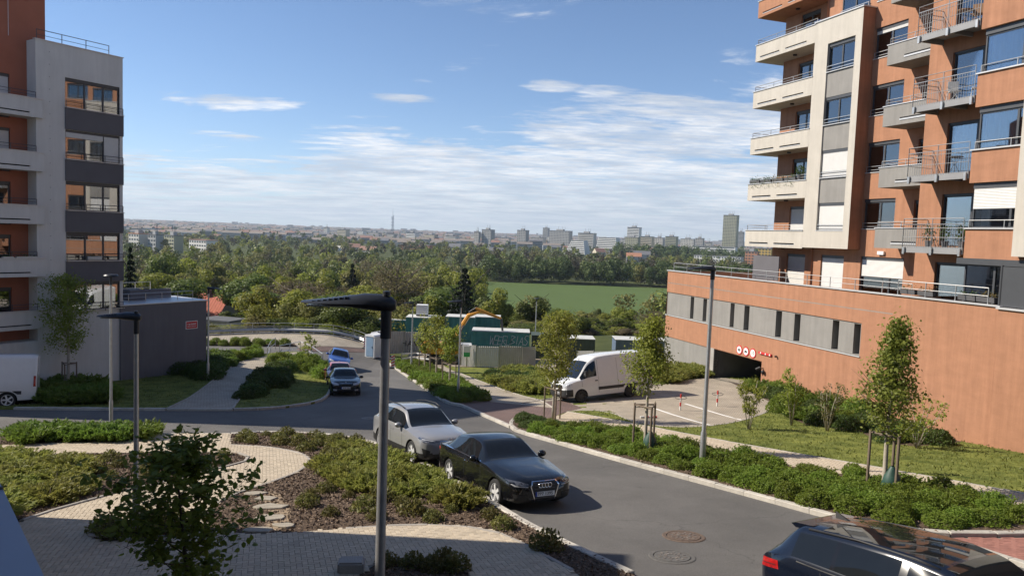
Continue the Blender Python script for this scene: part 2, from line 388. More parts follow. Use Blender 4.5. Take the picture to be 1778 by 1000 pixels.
M_grass = mat('lawn', (.17, .18, .045), .95, var=.35, scale=1.3, bump=1.0, bscale=90, spec=.1, dark=(.062, .086, .02))
M_wild = mat('wild_ground', (.07, .08, .028), .95, var=.3, scale=.35, bump=1., bscale=4, spec=.1, dark=(.05, .062, .024))
M_field = mat('young_crop', (.088, .128, .042), .95, var=.10, scale=.02, bump=.5, bscale=1.2, spec=.1, stretch=(1, .35, 1))
M_mulch = mat('bark_mulch', (.12, .085, .06), .95, var=.4, scale=14, bump=1., bscale=45, spec=.15, dark=(.04, .028, .021))
M_joint = mat('joint_sand', (.22, .19, .15), .95, var=.2, scale=9)
M_brick = mat('paver', (.47, .395, .295), .88, var=.10, scale=2.2, bump=.35, bscale=120, attr=True)
M_brickr = mat('red_paver', (.30, .135, .105), .88, var=.12, scale=2.2, bump=.35, bscale=120, attr=True)
M_pave = brickmat('beige_block_paving', (.40, .345, .27), (.36, .31, .245), (.17, .15, .12), 5.)
M_pavered = brickmat('brown_block_paving', (.17, .105, .088), (.145, .092, .08), (.07, .055, .05), 5., .9)
M_kerb = mat('kerb_concrete', (.44, .41, .36), .9, var=.16, scale=5, bump=.4, bscale=80, objrand=.12)
M_edge = mat('edging_concrete', (.34, .31, .27), .9, var=.16, scale=5, bump=.4, bscale=80, objrand=.10)
M_white_paint = mat('road_paint', (.72, .71, .68), .8, var=.1, scale=9)

# base terrain, one sheet to the horizon
def terrain():
    ys = [-25, -10] + list(range(0, 92, 4)) + [92 + 6 * i for i in range(24)]
    y = 240.
    while y < 11000: ys.append(y); y *= 1.09
    nx = 60; vs = []; fs = []
    for yy in ys:
        wd = 70 + .95 * max(yy, 0)
        for i in range(nx + 1):
            x = -wd + 2 * wd * i / nx
            vs.append((x, yy, gz(x, yy) - (.18 if yy < 92 else .05)))
    for j in range(len(ys) - 1):
        for i in range(nx):
            a = j * (nx + 1) + i; fs.append((a, a + 1, a + nx + 2, a + nx + 1))
    mb = MB(); mb.add(vs, fs); tag(mb.build('ground', M_wild, smooth=True), kind='structure')
terrain()

SW = G2([(402, 757.5), (450, 754), (502, 753.5), (570, 758), (635, 767), (700, 791), (770, 829), (830, 862), (875, 893), (950, 935), (1020, 968), (1095, 1003)])
SWfull = G2([(-60, 757.5), (258, 757.5), (330, 757.5)]) + SW + [(3.4, 8.5), (4.6, 3.), (-32, 3.)]
sheet('road', [(-50, 2), (26, 2), (26, 14), (15, 21), (4, 30), (2, 44), (0, 60)] + G2([(690, 622), (650, 604), (622, 594.5), (590, 587.5), (540, 582.5), (480, 580.5), (420, 581.5), (362, 584.5)]) + [(-50, 80)], 0., M_asph)
sheet('planting_bed', SWfull, .10, M_mulch)
# north-west island: lawn, path, planting
NWk = G2([(25, 711), (288, 713)]); NWk2 = G2([(406, 713), (450, 712), (500, 708), (545, 701), (566, 692), (573.5, 680), (574, 665), (571, 650), (563, 640), (548, 630), (540, 622)])
NWfull = G2([(-70, 711), (25, 711), (288, 713), (340, 713)]) + NWk2 + G2([(520, 612), (450, 617), (362, 626), (300, 628)]) + [(-40, 62), (-48, 44)]
sheet('lawn', NWfull, .10, M_grass)
# right-hand side
RK1 = G2([(676, 632), (689, 641), (730, 669), (770, 697), (783, 703), (803, 706)])
RK2 = G2([(912, 727), (895, 729), (887, 735), (887, 743), (896, 750), (960, 768), (1072, 800), (1200, 834), (1330, 869), (1416, 893), (1440, 899), (1500, 915), (1570, 927), (1640, 932), (1720, 933), (1800, 931)])
Rfull = RK1 + G2([(846, 725)]) + RK2[3:] + [(30, 11), (34, 30), (30, 66), (4, 70), (-2.0, 72)] + G2([(668, 626)])
sheet('lawn', Rfull, .10, M_grass)
bed1 = G2([(676, 632), (689, 641), (730, 669), (770, 697), (783, 703), (803, 706), (852, 701), (826, 682), (771, 653), (745, 640), (712, 628)])
sheet('planting_bed', bed1, .108, M_mulch)
side1 = G2([(748, 630), (771, 652.5), (826, 681.5), (853, 701), (905, 706), (960, 712), (940, 698), (903, 690.5), (850, 671), (800, 651), (772, 638), (765, 629)])
drive = G2([(803, 706), (846, 725), (887, 743.5), (895, 728), (935, 737), (985, 718), (1010, 712), (975, 697), (905, 705), (853, 701)])
park = G2([(905, 704), (930, 728), (985, 718), (1012, 716), (1060, 717), (1102, 738), (1150, 744.5), (1190, 746), (1240, 743), (1290, 734), (1335, 717), (1340, 694), (1326, 668), (1240, 656), (1180, 664), (1150, 671), (1060, 684), (960, 694)])
sheet('driveway', drive, .112, M_pavered)
sheet('parking_court', park, .106, M_pave)
sheet('pavement', side1, .116, M_pave)
side2u = [(960, 731), (985, 718.5), (1078, 735), (1156, 751), (1302, 779), (1515, 816), (1660, 842), (1800, 868)]
side2l = [(1800, 894), (1661, 858), (1393, 818), (1200, 778), (1078, 752), (960, 736)]
side2 = G2(side2u + side2l)
sheet('pavement', side2, .112, M_joint)
bed2 = RK2 + G2([(1800, 895), (1661, 859), (1393, 819), (1200, 779), (1078, 753), (960, 737.5), (930, 729)])
sheet('planting_bed', bed2, .109, M_mulch)
redp = G2([(1641, 935), (1720, 935), (1830, 933), (1830, 1000), (1778, 984), (1742, 972), (1690, 955)])
sheet('side_drive', redp, .02, M_joint)
wallbed = G2([(1335, 700), (1345, 716), (1400, 741), (1500, 757), (1530, 772), (1590, 780), (1680, 770), (1800, 787)]) + [(22, 25), (20.5, 33), (17.5, 37), (14, 47)]
sheet('planting_bed', wallbed, .107, M_mulch)
nwbed = G2([(362, 623), (230, 626), (215, 640), (300, 652), (365, 664), (385, 645), (410, 634), (405, 625)])
sheet('planting_bed', nwbed, .107, M_mulch)
# north-west path
npath = G2([(290, 713), (404, 713), (434, 662), (464.6, 633), (500, 622), (528, 618), (519, 613), (451, 622), (408, 634), (380, 655), (345, 683)])
sheet('path', npath, .112, M_pave)
# far bend: paved apron and planted strip
far = G2([(330, 588), (362, 584), (420, 579), (480, 578), (560, 582), (610, 589), (640, 601), (636, 605), (520, 603), (512, 597), (362, 594), (330, 596)])
sheet('apron', far, .03, M_pave)
sheet('apron_band', G2([(515, 604), (637, 606), (645, 612), (522, 610)]), .03, M_pavered)
sheet('verge', G2([(330, 596.5), (362, 595), (510, 598), (514, 602), (362, 600), (330, 601)]), .12, M_mulch)
sheet('site_yard', G2([(700, 628), (745, 628), (790, 639), (900, 642), (1000, 645), (1010, 612), (900, 607), (720, 608)]), .14, mat('compacted_gravel', (.26, .22, .17), .95, var=.25, scale=1.2, bump=.8, bscale=30))
# pale brick paths on the near left
pathA = G2([(-60, 781), (85, 775.5), (234, 770.5), (256, 768), (261, 757.5), (400, 757.5), (401, 777.5), (468, 781), (519, 791), (535, 799), (538, 805), (533, 813), (515.6, 827), (468, 845), (410, 862), (372, 884), (352, 908), (365, 930), (440, 936), (520, 933), (600, 926), (696, 920), (779, 920), (856, 928), (920, 958), (962, 984), (994, 1001)]) + [(2.0, 10.5), (-.2, 9.8)] + \
    G2([(812, 1003), (800, 990), (779, 977), (720, 978), (664, 983), (630, 1003)]) + [(-3.0, 9.2), (-15, 9.)] + G2([(-60, 960), (39, 913), (90, 895), (177, 871), (228, 856), (300, 841), (369, 823), (429, 808), (435, 800), (414, 793), (330, 790), (156, 793), (90, 795), (-60, 800)])
isl = G2([(156, 941), (168, 932), (210, 916), (255, 908), (300, 908), (325, 917), (330, 930), (310, 942), (240, 947), (180, 948)])
sheet('path', pathA, .112, M_joint)
sheet('planting_bed', isl, .135, M_mulch)

# kerbs: every stone a piece of its own
def stone_mesh(name, w, h, m, bev=.015):
    mb = MB(); mb.box(-.495, .495, -w / 2, w / 2, -h, 0)
    me = mb.mesh(name, m); bm = bmesh.new(); bm.from_mesh(me)
    bmesh.ops.bevel(bm, geom=[e for e in bm.edges if all(v.co.z > -.01 for v in e.verts)], offset=bev, segments=1, affect='EDGES'); bm.to_mesh(me); bm.free(); return me
ME_kerb = stone_mesh('kerb_stone', .17, .4, M_kerb); ME_edge = stone_mesh('edging_stone', .09, .3, M_edge, .01)
def resample(pts, step):
    P = [Vector((a, b, 0)) for a, b in pts]; ds = [0]
    for a, b in zip(P, P[1:]): ds.append(ds[-1] + (b - a).length)
    n = max(1, round(ds[-1] / step)); out = []
    for k in range(n + 1):
        d = ds[-1] * k / n; i = 0
        while i < len(ds) - 2 and ds[i + 1] < d: i += 1
        t = (d - ds[i]) / max(1e-6, ds[i + 1] - ds[i]); out.append(P[i].lerp(P[i + 1], t))
    return out
def smooth_line(pts, it=2):
    for _ in range(it):
        q = [pts[0]]
        for a, b in zip(pts, pts[1:]): q += [(a[0] * .75 + b[0] * .25, a[1] * .75 + b[1] * .25), (a[0] * .25 + b[0] * .75, a[1] * .25 + b[1] * .75)]
        pts = q + [pts[-1]]
    return pts
def kerb(pts, h=.125, step=1., me=ME_kerb, name='kerb', piece='kerb_stone'):
    root = link(name, None); root['kind'] = 'structure'
    rp = resample(smooth_line(list(pts)), step); rg = random.Random(len(rp))
    for a, b in zip(rp, rp[1:]):
        p = Vector((a.x, a.y, gz(a.x, a.y) + h)); q = Vector((b.x, b.y, gz(b.x, b.y) + h)); d = q - p
        o = link(piece, me, root, (p + q) / 2 + Vector((0, 0, rg.uniform(-.006, .006))))
        d.normalize(); l = Vector((0, 0, 1)).cross(d).normalized(); n = d.cross(l)
        o.rotation_euler = Matrix((d, l, n)).transposed().to_euler(); o.scale = ((q - p).length, 1, 1)
kerb(SW); kerb(G2([(-40, 757.5), (256, 757.5)])); kerb(NWk); kerb(NWk2); kerb(RK1); kerb(RK2)
kerb(G2([(803, 706), (846, 725), (887, 743)]), h=.118, name='flush_kerb')
kerb(G2([(290, 713), (404, 713)]), h=.118, name='flush_kerb'); kerb(G2([(261, 757.5), (400, 757.5)]), h=.118, name='flush_kerb')
kerb(G2([(1690, 955), (1742, 972), (1778, 984), (1830, 1000)]), h=.10)
E_ = dict(h=.15, me=ME_edge, step=.8, name='edging', piece='edging_stone')
kerb(G2([(39, 913), (90, 895), (177, 871), (228, 856), (300, 841), (369, 823), (429, 808), (435, 800), (414, 793)]), **E_)
kerb(G2([(401, 777.5), (468, 781), (519, 791), (535, 799), (538, 805), (533, 813), (515.6, 827), (468, 845), (410, 862), (372, 884)]), **{**E_, 'h': .128})
kerb(G2([(600, 926), (696, 920), (779, 920), (856, 928), (920, 958), (962, 984), (994, 1001)]), **{**E_, 'h': .128})
kerb(G2([(812, 1003), (800, 990), (779, 977), (720, 978), (664, 983)]), **{**E_, 'h': .14})
kerb(G2([(156, 941), (168, 932), (210, 916), (255, 908)]), **{**E_, 'h': .16}); kerb(G2([(156, 941), (180, 948), (240, 947), (310, 942)]), **{**E_, 'h': .16})
kerb(G2(side2u[1:]), **{**E_, 'h': .135}); kerb(G2([(290, 713), (345, 683), (380, 655), (408, 634), (451, 622)]), **E_)
kerb(G2([(404, 713), (434, 662), (464.6, 633), (500, 622)]), **E_)
kerb(G2([(1012, 716), (1060, 717), (1102, 738), (1150, 744.5), (1190, 746), (1240, 743), (1290, 734), (1335, 717)]), **{**E_, 'h': .118})
kerb(G2([(960, 712), (940, 698), (903, 690.5), (850, 671), (800, 651)]), **{**E_, 'h': .15})
kerb(G2([(905, 704), (960, 694), (1060, 684), (1150, 671)]), **{**E_, 'h': .15})

# paving blocks: the ones that show largest are pieces, the rest one mesh
def brick_mesh(boxes, name, m, tones):
    """boxes: (cx, cy, angle, half length, half width, z, sx, sy); five faces each"""
    n = len(boxes); B = np.array(boxes)
    V = np.empty((n, 8, 3))
    for k, (a, b, t) in enumerate(((-1, -1, 0), (1, -1, 0), (1, 1, 0), (-1, 1, 0), (-1, -1, 1), (1, -1, 1), (1, 1, 1), (-1, 1, 1))):
        ins = .003 if t else 0
        lx = a * (B[:, 3] - ins); ly = b * (B[:, 4] - ins); c = np.cos(B[:, 2]); s = np.sin(B[:, 2])
        dx = lx * c - ly * s; dy = lx * s + ly * c
        V[:, k, 0] = B[:, 0] + dx; V[:, k, 1] = B[:, 1] + dy; V[:, k, 2] = B[:, 5] + dx * B[:, 6] + dy * B[:, 7] + (0 if t else -.014)
    F = np.array([(4, 5, 6, 7), (0, 1, 5, 4), (1, 2, 6, 5), (2, 3, 7, 6), (3, 0, 4, 7)])
    idx = (F[None] + (np.arange(n) * 8)[:, None, None]).reshape(-1)
    me = bpy.data.meshes.new(name); me.vertices.add(8 * n); me.loops.add(20 * n); me.polygons.add(5 * n)
    me.vertices.foreach_set('co', V.reshape(-1).astype(np.float32)); me.loops.foreach_set('vertex_index', idx.astype(np.int32))
    me.polygons.foreach_set('loop_start', np.arange(0, 20 * n, 4, dtype=np.int32)); me.update()
    at = me.attributes.new('tone', 'FLOAT', 'FACE'); at.data.foreach_set('value', np.repeat(np.asarray(tones, np.float32), 5))
    me.materials.append(m); me.shade_flat(); return me
def pave(poly, h, m, ang, rg, maxd=40., holes=(), pieces=0, owner='path', W=.1, root=None):
    xs = [p[0] for p in poly]; ys = [p[1] for p in poly]; cx = (min(xs) + max(xs)) / 2; cy = (min(ys) + max(ys)) / 2
    r = math.hypot(max(xs) - min(xs), max(ys) - min(ys)) / 2; n = int(r / W) + 2; c, s = math.cos(ang), math.sin(ang); out = []
    for i in range(-n, n):
        for j in range(-n, n):
            k = (i - j) % 4
            if k == 0: lx, ly, v = (i + 1) * W, (j + .5) * W, 0
            elif k == 3: lx, ly, v = (i + .5) * W, (j + 1) * W, 1
            else: continue
            x = cx + lx * c - ly * s; y = cy + lx * s + ly * c
            if y > maxd or y < 8 or abs(x) > .74 * y + .5 or not inpoly((x, y), poly) or any(inpoly((x, y), q) for q in holes): continue
            e = .1
            sx = (gz(x + e, y) - gz(x - e, y)) / (2 * e); sy = (gz(x, y + e) - gz(x, y - e)) / (2 * e)
            out.append((x, y, ang + v * math.pi / 2, W - .0025, W / 2 - .0025, gz(x, y) + h + rg.uniform(-.0015, .0015), sx, sy))
    tones = [rg.gauss(1, .055) for _ in out]
    order = sorted(range(len(out)), key=lambda q: math.hypot(out[q][0], out[q][1]))
    near, rest = order[:pieces], order[pieces:]
    if rest: tag(link('paving_blocks', brick_mesh([out[q] for q in rest], 'paving_blocks', m, [tones[q] for q in rest]), root), kind='stuff')
    var = [brick_mesh([(0, 0, 0, W - .0025, W / 2 - .0025, 0, 0, 0)], 'paving_block', m, [t]) for t in (.91, .95, .98, 1.02, 1.05, 1.09)] if near else []
    for q in near:
        b = out[q]; o = link('paving_block', rg.choice(var), root, (b[0], b[1], b[5])); o.rotation_euler = slope_rot(b[0], b[1], b[2])
    return len(out)
rgp = random.Random(5)
def objs(n): return [o for o in bpy.data.objects if o.name.split('.')[0] == n]
npa = pave(pathA, .122, M_brick, .32, rgp, holes=(isl,), pieces=300, root=objs('path')[1])
npb = pave(side2, .122, M_brick, -.62, rgp, maxd=36, root=objs('pavement')[1])
npc = pave(redp, .03, M_brickr, .2, rgp, root=objs('side_drive')[0])
print('bricks', npa, npb, npc)

# bark chips on the near beds
def chips():
    rg = np.random.default_rng(3); P = []
    for poly, n, hole in ((SWfull, 30000, pathA), (bed2, 5000, None)):
        xs = [p[0] for p in poly]; ys = [p[1] for p in poly]; k = 0; t = 0
        while k < n and t < n * 6:
            t += 1; x = rg.uniform(max(min(xs), -17), min(max(xs), 22)); y = rg.uniform(max(min(ys), 9), max(ys))
            if abs(x) > .75 * y or not inpoly((x, y), poly) or (hole and inpoly((x, y), hole)): continue
            P.append((x, y, gz(x, y) + (.118 if hole else .125))); k += 1
    d = rg.normal(size=(len(P), 3)); d[:, 2] *= .35
    tag(link('bark_chips', leaf_mesh('bark_chips', P, .075, mat('bark_chip', (.19, .135, .095), .9, var=.5, scale=30, dark=(.055, .038, .028)), .45, dirs=d, seed=4)), 'scattered brown bark chips covering the near planting beds', 'bark chips', kind='stuff')
chips()
# white bay lines in the court
def strip(name, a, b, w, h, m):
    a = G(*a); b = G(*b); d = (b - a).normalized(); n = Vector((-d.y, d.x, 0)) * w / 2
    return sheet(name, [tuple((a + n)[:2]), tuple((b + n)[:2]), tuple((b - n)[:2]), tuple((a - n)[:2])], h, m, skirt=.003)
strip('bay_line', (1135, 712), (1232, 742), .13, .111, M_white_paint); strip('bay_line', (1189, 704), (1288, 733), .13, .111, M_white_paint)

# ------------------------------------------------------------------ building materials
M_orange = mat('orange_plaster', (.385, .195, .118), .92, var=.07, scale=1.5, bump=.7, bscale=55, spec=.2, stretch=(1, 1, 2.2), streak=.17)
M_cream = mat('cream_plaster', (.49, .455, .40), .92, var=.05, scale=1.2, bump=.5, bscale=60, spec=.2, streak=.10)
M_lwhite = mat('pale_grey_plaster', (.60, .59, .565), .92, var=.04, scale=.9, bump=.4, bscale=60, spec=.2, streak=.08)
M_grey = mat('grey_plaster', (.255, .245, .23), .92, var=.07, scale=1.1, bump=.5, bscale=60, spec=.2, streak=.12)
M_dgrey = mat('dark_grey_plaster', (.13, .125, .135), .9, var=.06, scale=1.2, bump=.4, bscale=60, spec=.2)
M_wallgrey = mat('slate_grey_plaster', (.16, .155, .165), .92, var=.05, scale=.8, bump=.4, bscale=60, spec=.2, streak=.1)
M_frame = mat('anthracite_frame', (.055, .058, .064), .45, var=.05, scale=3)
M_flash = mat('white_flashing', (.55, .55, .55), .4, metal=.3, var=.05, scale=3)
M_steel = mat('galvanised_steel', (.46, .46, .45), .38, metal=.75, var=.12, scale=9)
M_dsteel = mat('dark_steel', (.10, .10, .105), .45, metal=.6, var=.1, scale=9)
M_shutter = mat('roller_shutter', (.58, .575, .56), .55, var=.04, scale=3)
M_curtain = mat('curtain', (.72, .70, .66), .9, var=.08, scale=7, stretch=(6, 6, .3))
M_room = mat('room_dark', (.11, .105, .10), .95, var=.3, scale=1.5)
M_slot = mat('slot_dark', (.012, .012, .013), .9, var=.1, scale=3)
M_glass = glassmat('window_glass', (.72, .76, .78), .16); M_glass2 = glassmat('loggia_glass', (.5, .5, .5), .25)
M_conc = mat('concrete', (.33, .315, .29), .9, var=.14, scale=1.4, bump=.4, bscale=40)
M_cglass0 = mat('dark_pane', (.015, .017, .02), .05, var=.1, scale=3)
M_plinth = mat('plinth_render', (.42, .37, .31), .92, var=.1, scale=1.2)

def holed(u0, u1, z0, z1, v, holes, depth, mb=None, mi=0):
    """front of a wall (local x, z) at y = v with rectangular openings and their reveals"""
    mb = mb or MB(); us = sorted({u0, u1} | {h[0] for h in holes} | {h[1] for h in holes}); zs = sorted({z0, z1} | {h[2] for h in holes} | {h[3] for h in holes})
    us = [u for u in us if u0 <= u <= u1]; zs = [z for z in zs if z0 <= z <= z1]
    for a, b in zip(us, us[1:]):
        for c, d in zip(zs, zs[1:]):
            m_, n_ = (a + b) / 2, (c + d) / 2
            if any(h[0] < m_ < h[1] and h[2] < n_ < h[3] for h in holes): continue
            mb.quad((a, v, c), (b, v, c), (b, v, d), (a, v, d), mi)
    for a, b, c, d in holes:
        w = v + depth
        mb.quad((a, v, c), (a, v, d), (a, w, d), (a, w, c), mi); mb.quad((b, v, c), (b, w, c), (b, w, d), (b, v, d), mi)
        mb.quad((a, v, d), (b, v, d), (b, w, d), (a, w, d), mi); mb.quad((a, v, c), (a, w, c), (b, w, c), (b, v, c), mi)
    return mb
def shutter_mesh(u0, u1, z0, z1, v):
    mb = MB(); n = max(2, int((z1 - z0) / .055)); h = (z1 - z0) / n
    for i in range(n):
        z = z0 + i * h
        mb.quad((u0, v, z), (u1, v, z), (u1, v - .014, z + h * .5), (u0, v - .014, z + h * .5)); mb.quad((u0, v - .014, z + h * .5), (u1, v - .014, z + h * .5), (u1, v, z + h), (u0, v, z + h))
    return mb
def curtain_mesh(u0, u1, z0, z1, v, ph=0.):
    mb = MB(); n = max(6, int((u1 - u0) / .05)); P = [(u0 + (u1 - u0) * i / n, v + .035 * math.sin(i * 1.35 + ph)) for i in range(n + 1)]
    for (a, b), (c, d) in zip(P, P[1:]): mb.quad((a, b, z0), (c, d, z0), (c, d, z1), (a, b, z1))
    return mb
def window(par, u0, u1, z0, z1, v, n=2, shut=0., curt=(), lintel=.16, sill=True, glass=None, name='window', rail=False, splits=None, fr=None):
    """v: plane of the window; shut: share covered by the shutter; curt: list of (a, b) shares of the width"""
    mb = MB(); f = .06; fr = fr or M_frame
    zt = z1 - lintel
    if lintel: mb.box(u0, u1, v - .05, v + .1, zt, z1)
    mb.box(u0, u0 + f, v, v + .07, z0, zt); mb.box(u1 - f, u1, v, v + .07, z0, zt); mb.box(u0 + f, u1 - f, v, v + .07, z0, z0 + f); mb.box(u0 + f, u1 - f, v, v + .07, zt - f, zt)
    cuts = splits or [i / n for i in range(1, n)]
    ed = [u0 + f] + [u0 + (u1 - u0) * c for c in cuts] + [u1 - f]
    for c in ed[1:-1]: mb.box(c - .045, c + .045, v - .004, v + .075, z0 + f, zt - f)
    o = mb.build(name, fr, par)
    for a, b in zip(ed, ed[1:]):
        a2 = a + (.045 if a != ed[0] else 0); b2 = b - (.045 if b != ed[-1] else 0)
        MB().box(a2, b2, v + .03, v + .045, z0 + f, zt - f).build('pane', glass or M_glass, o)
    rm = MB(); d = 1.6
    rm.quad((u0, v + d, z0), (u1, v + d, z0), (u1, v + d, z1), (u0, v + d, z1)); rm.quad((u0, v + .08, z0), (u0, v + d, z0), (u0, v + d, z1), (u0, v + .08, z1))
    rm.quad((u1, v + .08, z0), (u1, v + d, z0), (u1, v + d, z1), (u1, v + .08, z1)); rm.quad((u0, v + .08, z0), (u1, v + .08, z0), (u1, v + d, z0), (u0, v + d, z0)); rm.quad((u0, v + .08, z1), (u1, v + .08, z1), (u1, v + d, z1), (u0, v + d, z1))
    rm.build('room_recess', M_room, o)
    for k, (a, b) in enumerate(curt): curtain_mesh(u0 + (u1 - u0) * a, u0 + (u1 - u0) * b, z0 + .03, zt - .03, v + .2, k).build('curtain', M_curtain, o, smooth=True)
    if shut: shutter_mesh(u0 + .03, u1 - .03, zt - (zt - z0) * shut, zt, v - .02).build('roller_shutter', M_shutter, o)
    if sill: MB().box(u0 - .03, u1 + .03, v - .16, v + .02, z0 - .04, z0 - .001).build('sill', M_flash, o)
    if rail:
        r = MB()
        for zz in (z0 + .12, z0 + .30): r.bar((u0, v - .1, zz), (u1, v - .1, zz), .03)
        r.bar((u0 + .02, v - .1, z0), (u0 + .02, v - .1, z0 + .3), .025); r.bar((u1 - .02, v - .1, z0), (u1 - .02, v - .1, z0 + .3), .025)
        r.build('guard_bar', M_steel, o)
    return o
def railing(par, pts, z0, h, bars=2, post=1.6, m=None, r=.02, picket=0, name='railing'):
    mb = MB()
    for (a, b) in zip(pts, pts[1:]):
        a = Vector((*a, 0)); b = Vector((*b, 0)); L = (b - a).length
        for k in range(bars):
            z = z0 + h * (k + 1) / bars; mb.cyl((a.x, a.y, z), (b.x, b.y, z), r if k == bars - 1 else r * .7, n=6)
        n = max(1, round(L / post))
        for k in range(n + 1): p = a.lerp(b, k / n); mb.bar((p.x, p.y, z0 - .1), (p.x, p.y, z0 + h), r * 1.5, r * 1.5)
        if picket:
            n = max(1, round(L / picket))
            for k in range(1, n): p = a.lerp(b, k / n); mb.cyl((p.x, p.y, z0 - .02), (p.x, p.y, z0 + h * .8), .0075, n=5)
            mb.bar((a.x, a.y, z0 + h * .8), (b.x, b.y, z0 + h * .8), .03)
    return mb.build(name, m or M_steel, par)
# ------------------------------------------------------------------ right-hand block of flats on its garage
A = Vector((11.42, 54.59, 0)); ANG = R(-71.16)
rb = thing('apartment_building', 'orange block of flats with cream balconies above a garage podium', 'building', A, ANG)
sg = 2.88
def rloc(u, v, z=0): return Matrix.Translation(A) @ rotz(ANG) @ Vector((u, v, z))
# podium, far stretch
sl = [(3.13, 3.56), (4.69, 5.12), (7.77, 8.2), (9.21, 9.72), (12.21, 12.72), (13.79, 14.28), (16.73, 17.2), (18.22, 18.66)]
UG0, UG1, ZG = 6.4, 11.25, -1.77
pod = holed(0, 20.6, 1.45, 3.0, 0, [], .1)
holed(0, 20.6, -1.8, -.2, 0, [(UG0, UG1, -1.8, ZG)], .1, pod)
holed(18.75, 20.6, -.2, 1.45, 0, [], .1, pod); holed(UG1, 20.6, -6.5, -1.8, 0, [], .1, pod)
pod.quad((0, 0, -1.8), (0, 12, -1.8), (0, 12, 3), (0, 0, 3)); pod.quad((20.6, 0, -6), (20.6, 12, -6), (20.6, 12, 3), (20.6, 0, 3))
pod.build('podium_wall', M_orange, rb)
gb = holed(.0, 18.75, -.2, 1.45, .06, [(a, b, -.15, 1.38) for a, b in sl], .45)
holed(0, UG0 - .02, -6.5, -1.8, .05, [], .1, gb); gb.quad((0, .05, -6.5), (0, 12, -6.5), (0, 12, -1.8), (0, .05, -1.8))
gb.build('grey_band', M_grey, rb)
MB().quad((0, 0, -.2), (18.75, 0, -.2), (18.75, .06, -.2), (0, .06, -.2)).quad((0, 0, 1.45), (18.75, 0, 1.45), (18.75, .06, 1.45), (0, .06, 1.45)).quad((18.75, 0, -.2), (18.75, .06, -.2), (18.75, .06, 1.45), (18.75, 0, 1.45)).build('band_reveal', M_orange, rb)
MB().box(-.06, 18.8, -.05, .06, -.26, -.2).build('drip_edge', M_flash, rb)
for a, b in sl:
    o = MB().box(a, b, .50, .53, -.15, 1.38).build('slot_window', M_slot, rb)
    mb = MB().box(b - .17, b - .05, .30, .42, -.14, 1.37).box(b - .2, b - .02, .28, .44, .55, .67); mb.build('slot_post', M_grey, o)
# garage mouth
gm = MB(); z0 = -6.
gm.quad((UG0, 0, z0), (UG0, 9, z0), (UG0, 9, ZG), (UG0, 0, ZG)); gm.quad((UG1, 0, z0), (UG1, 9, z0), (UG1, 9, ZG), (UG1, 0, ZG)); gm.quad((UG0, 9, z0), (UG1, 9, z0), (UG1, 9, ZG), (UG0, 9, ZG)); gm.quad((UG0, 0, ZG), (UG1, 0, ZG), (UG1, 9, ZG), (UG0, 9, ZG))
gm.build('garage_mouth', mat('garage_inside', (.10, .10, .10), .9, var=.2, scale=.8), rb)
gp = rloc((UG0 + UG1) / 2, 4)
pz = [gz(*rloc(UG0, 0)[:2]) + .1, gz(*rloc(UG1, 0)[:2]) + .1]
MB().quad((UG0, -.3, pz[0] + .02), (UG1, -.3, pz[1] + .02), (UG1, 9, pz[1] - .7), (UG0, 9, pz[0] - .7)).build('garage_ramp', M_asph, rb)
MB().box(UG0 - .5, UG0, -.06, .3, -5.8, ZG).build('door_pillar', M_conc, rb)
MB().box(0, UG0 - .52, -.05, .04, -5.6, -3.6).build('plinth', M_plinth, rb)
MB().box(UG1 + .1, 20.5, -.03, .02, -5.5, -1.98 - .9).build('plinth', M_plinth, rb)
# round signs over the mouth with the clearance bar and a camera
M_red = mat('sign_red', (.55, .03, .03), .5, var=.05, scale=5); M_signw = mat('sign_white', (.78, .78, .77), .5, var=.03, scale=5); M_black = mat('sign_black', (.015, .015, .016), .5, var=.05, scale=5)
rx = Matrix.Rotation(math.pi / 2, 4, 'X')
def flat_text(par, s, size, u, v, z, m, rot=0.): o = link('lettering', text_mesh('lettering', s, size, m), par, (u, v, z)); o.rotation_euler = (math.pi / 2, 0, rot); return o
for k, (u, s) in enumerate(((9.05, ''), (9.72, ''), (10.4, '10'))):
    o = MB().lathe([(0, 0), (.29, 0), (.29, .03), (0, .03)], 28, Matrix.Translation((u, -.005, -1.42)) @ rx).build('round_sign', M_red, rb)
    MB().lathe([(0, .033), (.225, .033), (.225, .036), (0, .036)], 28, Matrix.Translation((u, -.005, -1.42)) @ rx).build('sign_face', M_signw, o)
    mb = MB()
    if k == 0: mb.ell((u - .05, -.046, -1.42), (.045, .004, .09)).ell((u + .06, -.046, -1.42), (.035, .004, .11)).box(u - .15, u + .15, -.048, -.043, -1.435, -1.405, M=None)
    elif k == 1: mb.box(u - .13, u + .13, -.048, -.043, -1.47, -1.41).box(u - .08, u + .08, -.048, -.043, -1.41, -1.36).ell((u - .07, -.046, -1.48), (.03, .004, .03)).ell((u + .07, -.046, -1.48), (.03, .004, .03))
    else: flat_text(o, s, .3, u, -.043, -1.42, M_black)
    if mb.v: mb.build('sign_symbol', M_black, o)
cb = MB().box(11.0, 12.15, -.10, -.02, -1.32, -1.2).build('clearance_bar', M_red, rb)
for a in (11.18, 11.62, 12.0): MB().box(a, a + .08, -.106, -.102, -1.31, -1.21).build('bar_stripe', M_signw, cb)
MB().ell((12.6, -.1, -1.25), (.06, .1, .06)).build('wall_lamp', M_black, rb)
cm = MB().cyl((11.42, 0, -2.15), (11.42, -.22, -2.2), .03).cyl((11.42, -.2, -2.1), (11.2, -.34, -2.25), .075, n=12); cm.ell((11.55, -.12, -2.35), (.12, .1, .12)); cm.build('security_camera', M_black, rb)
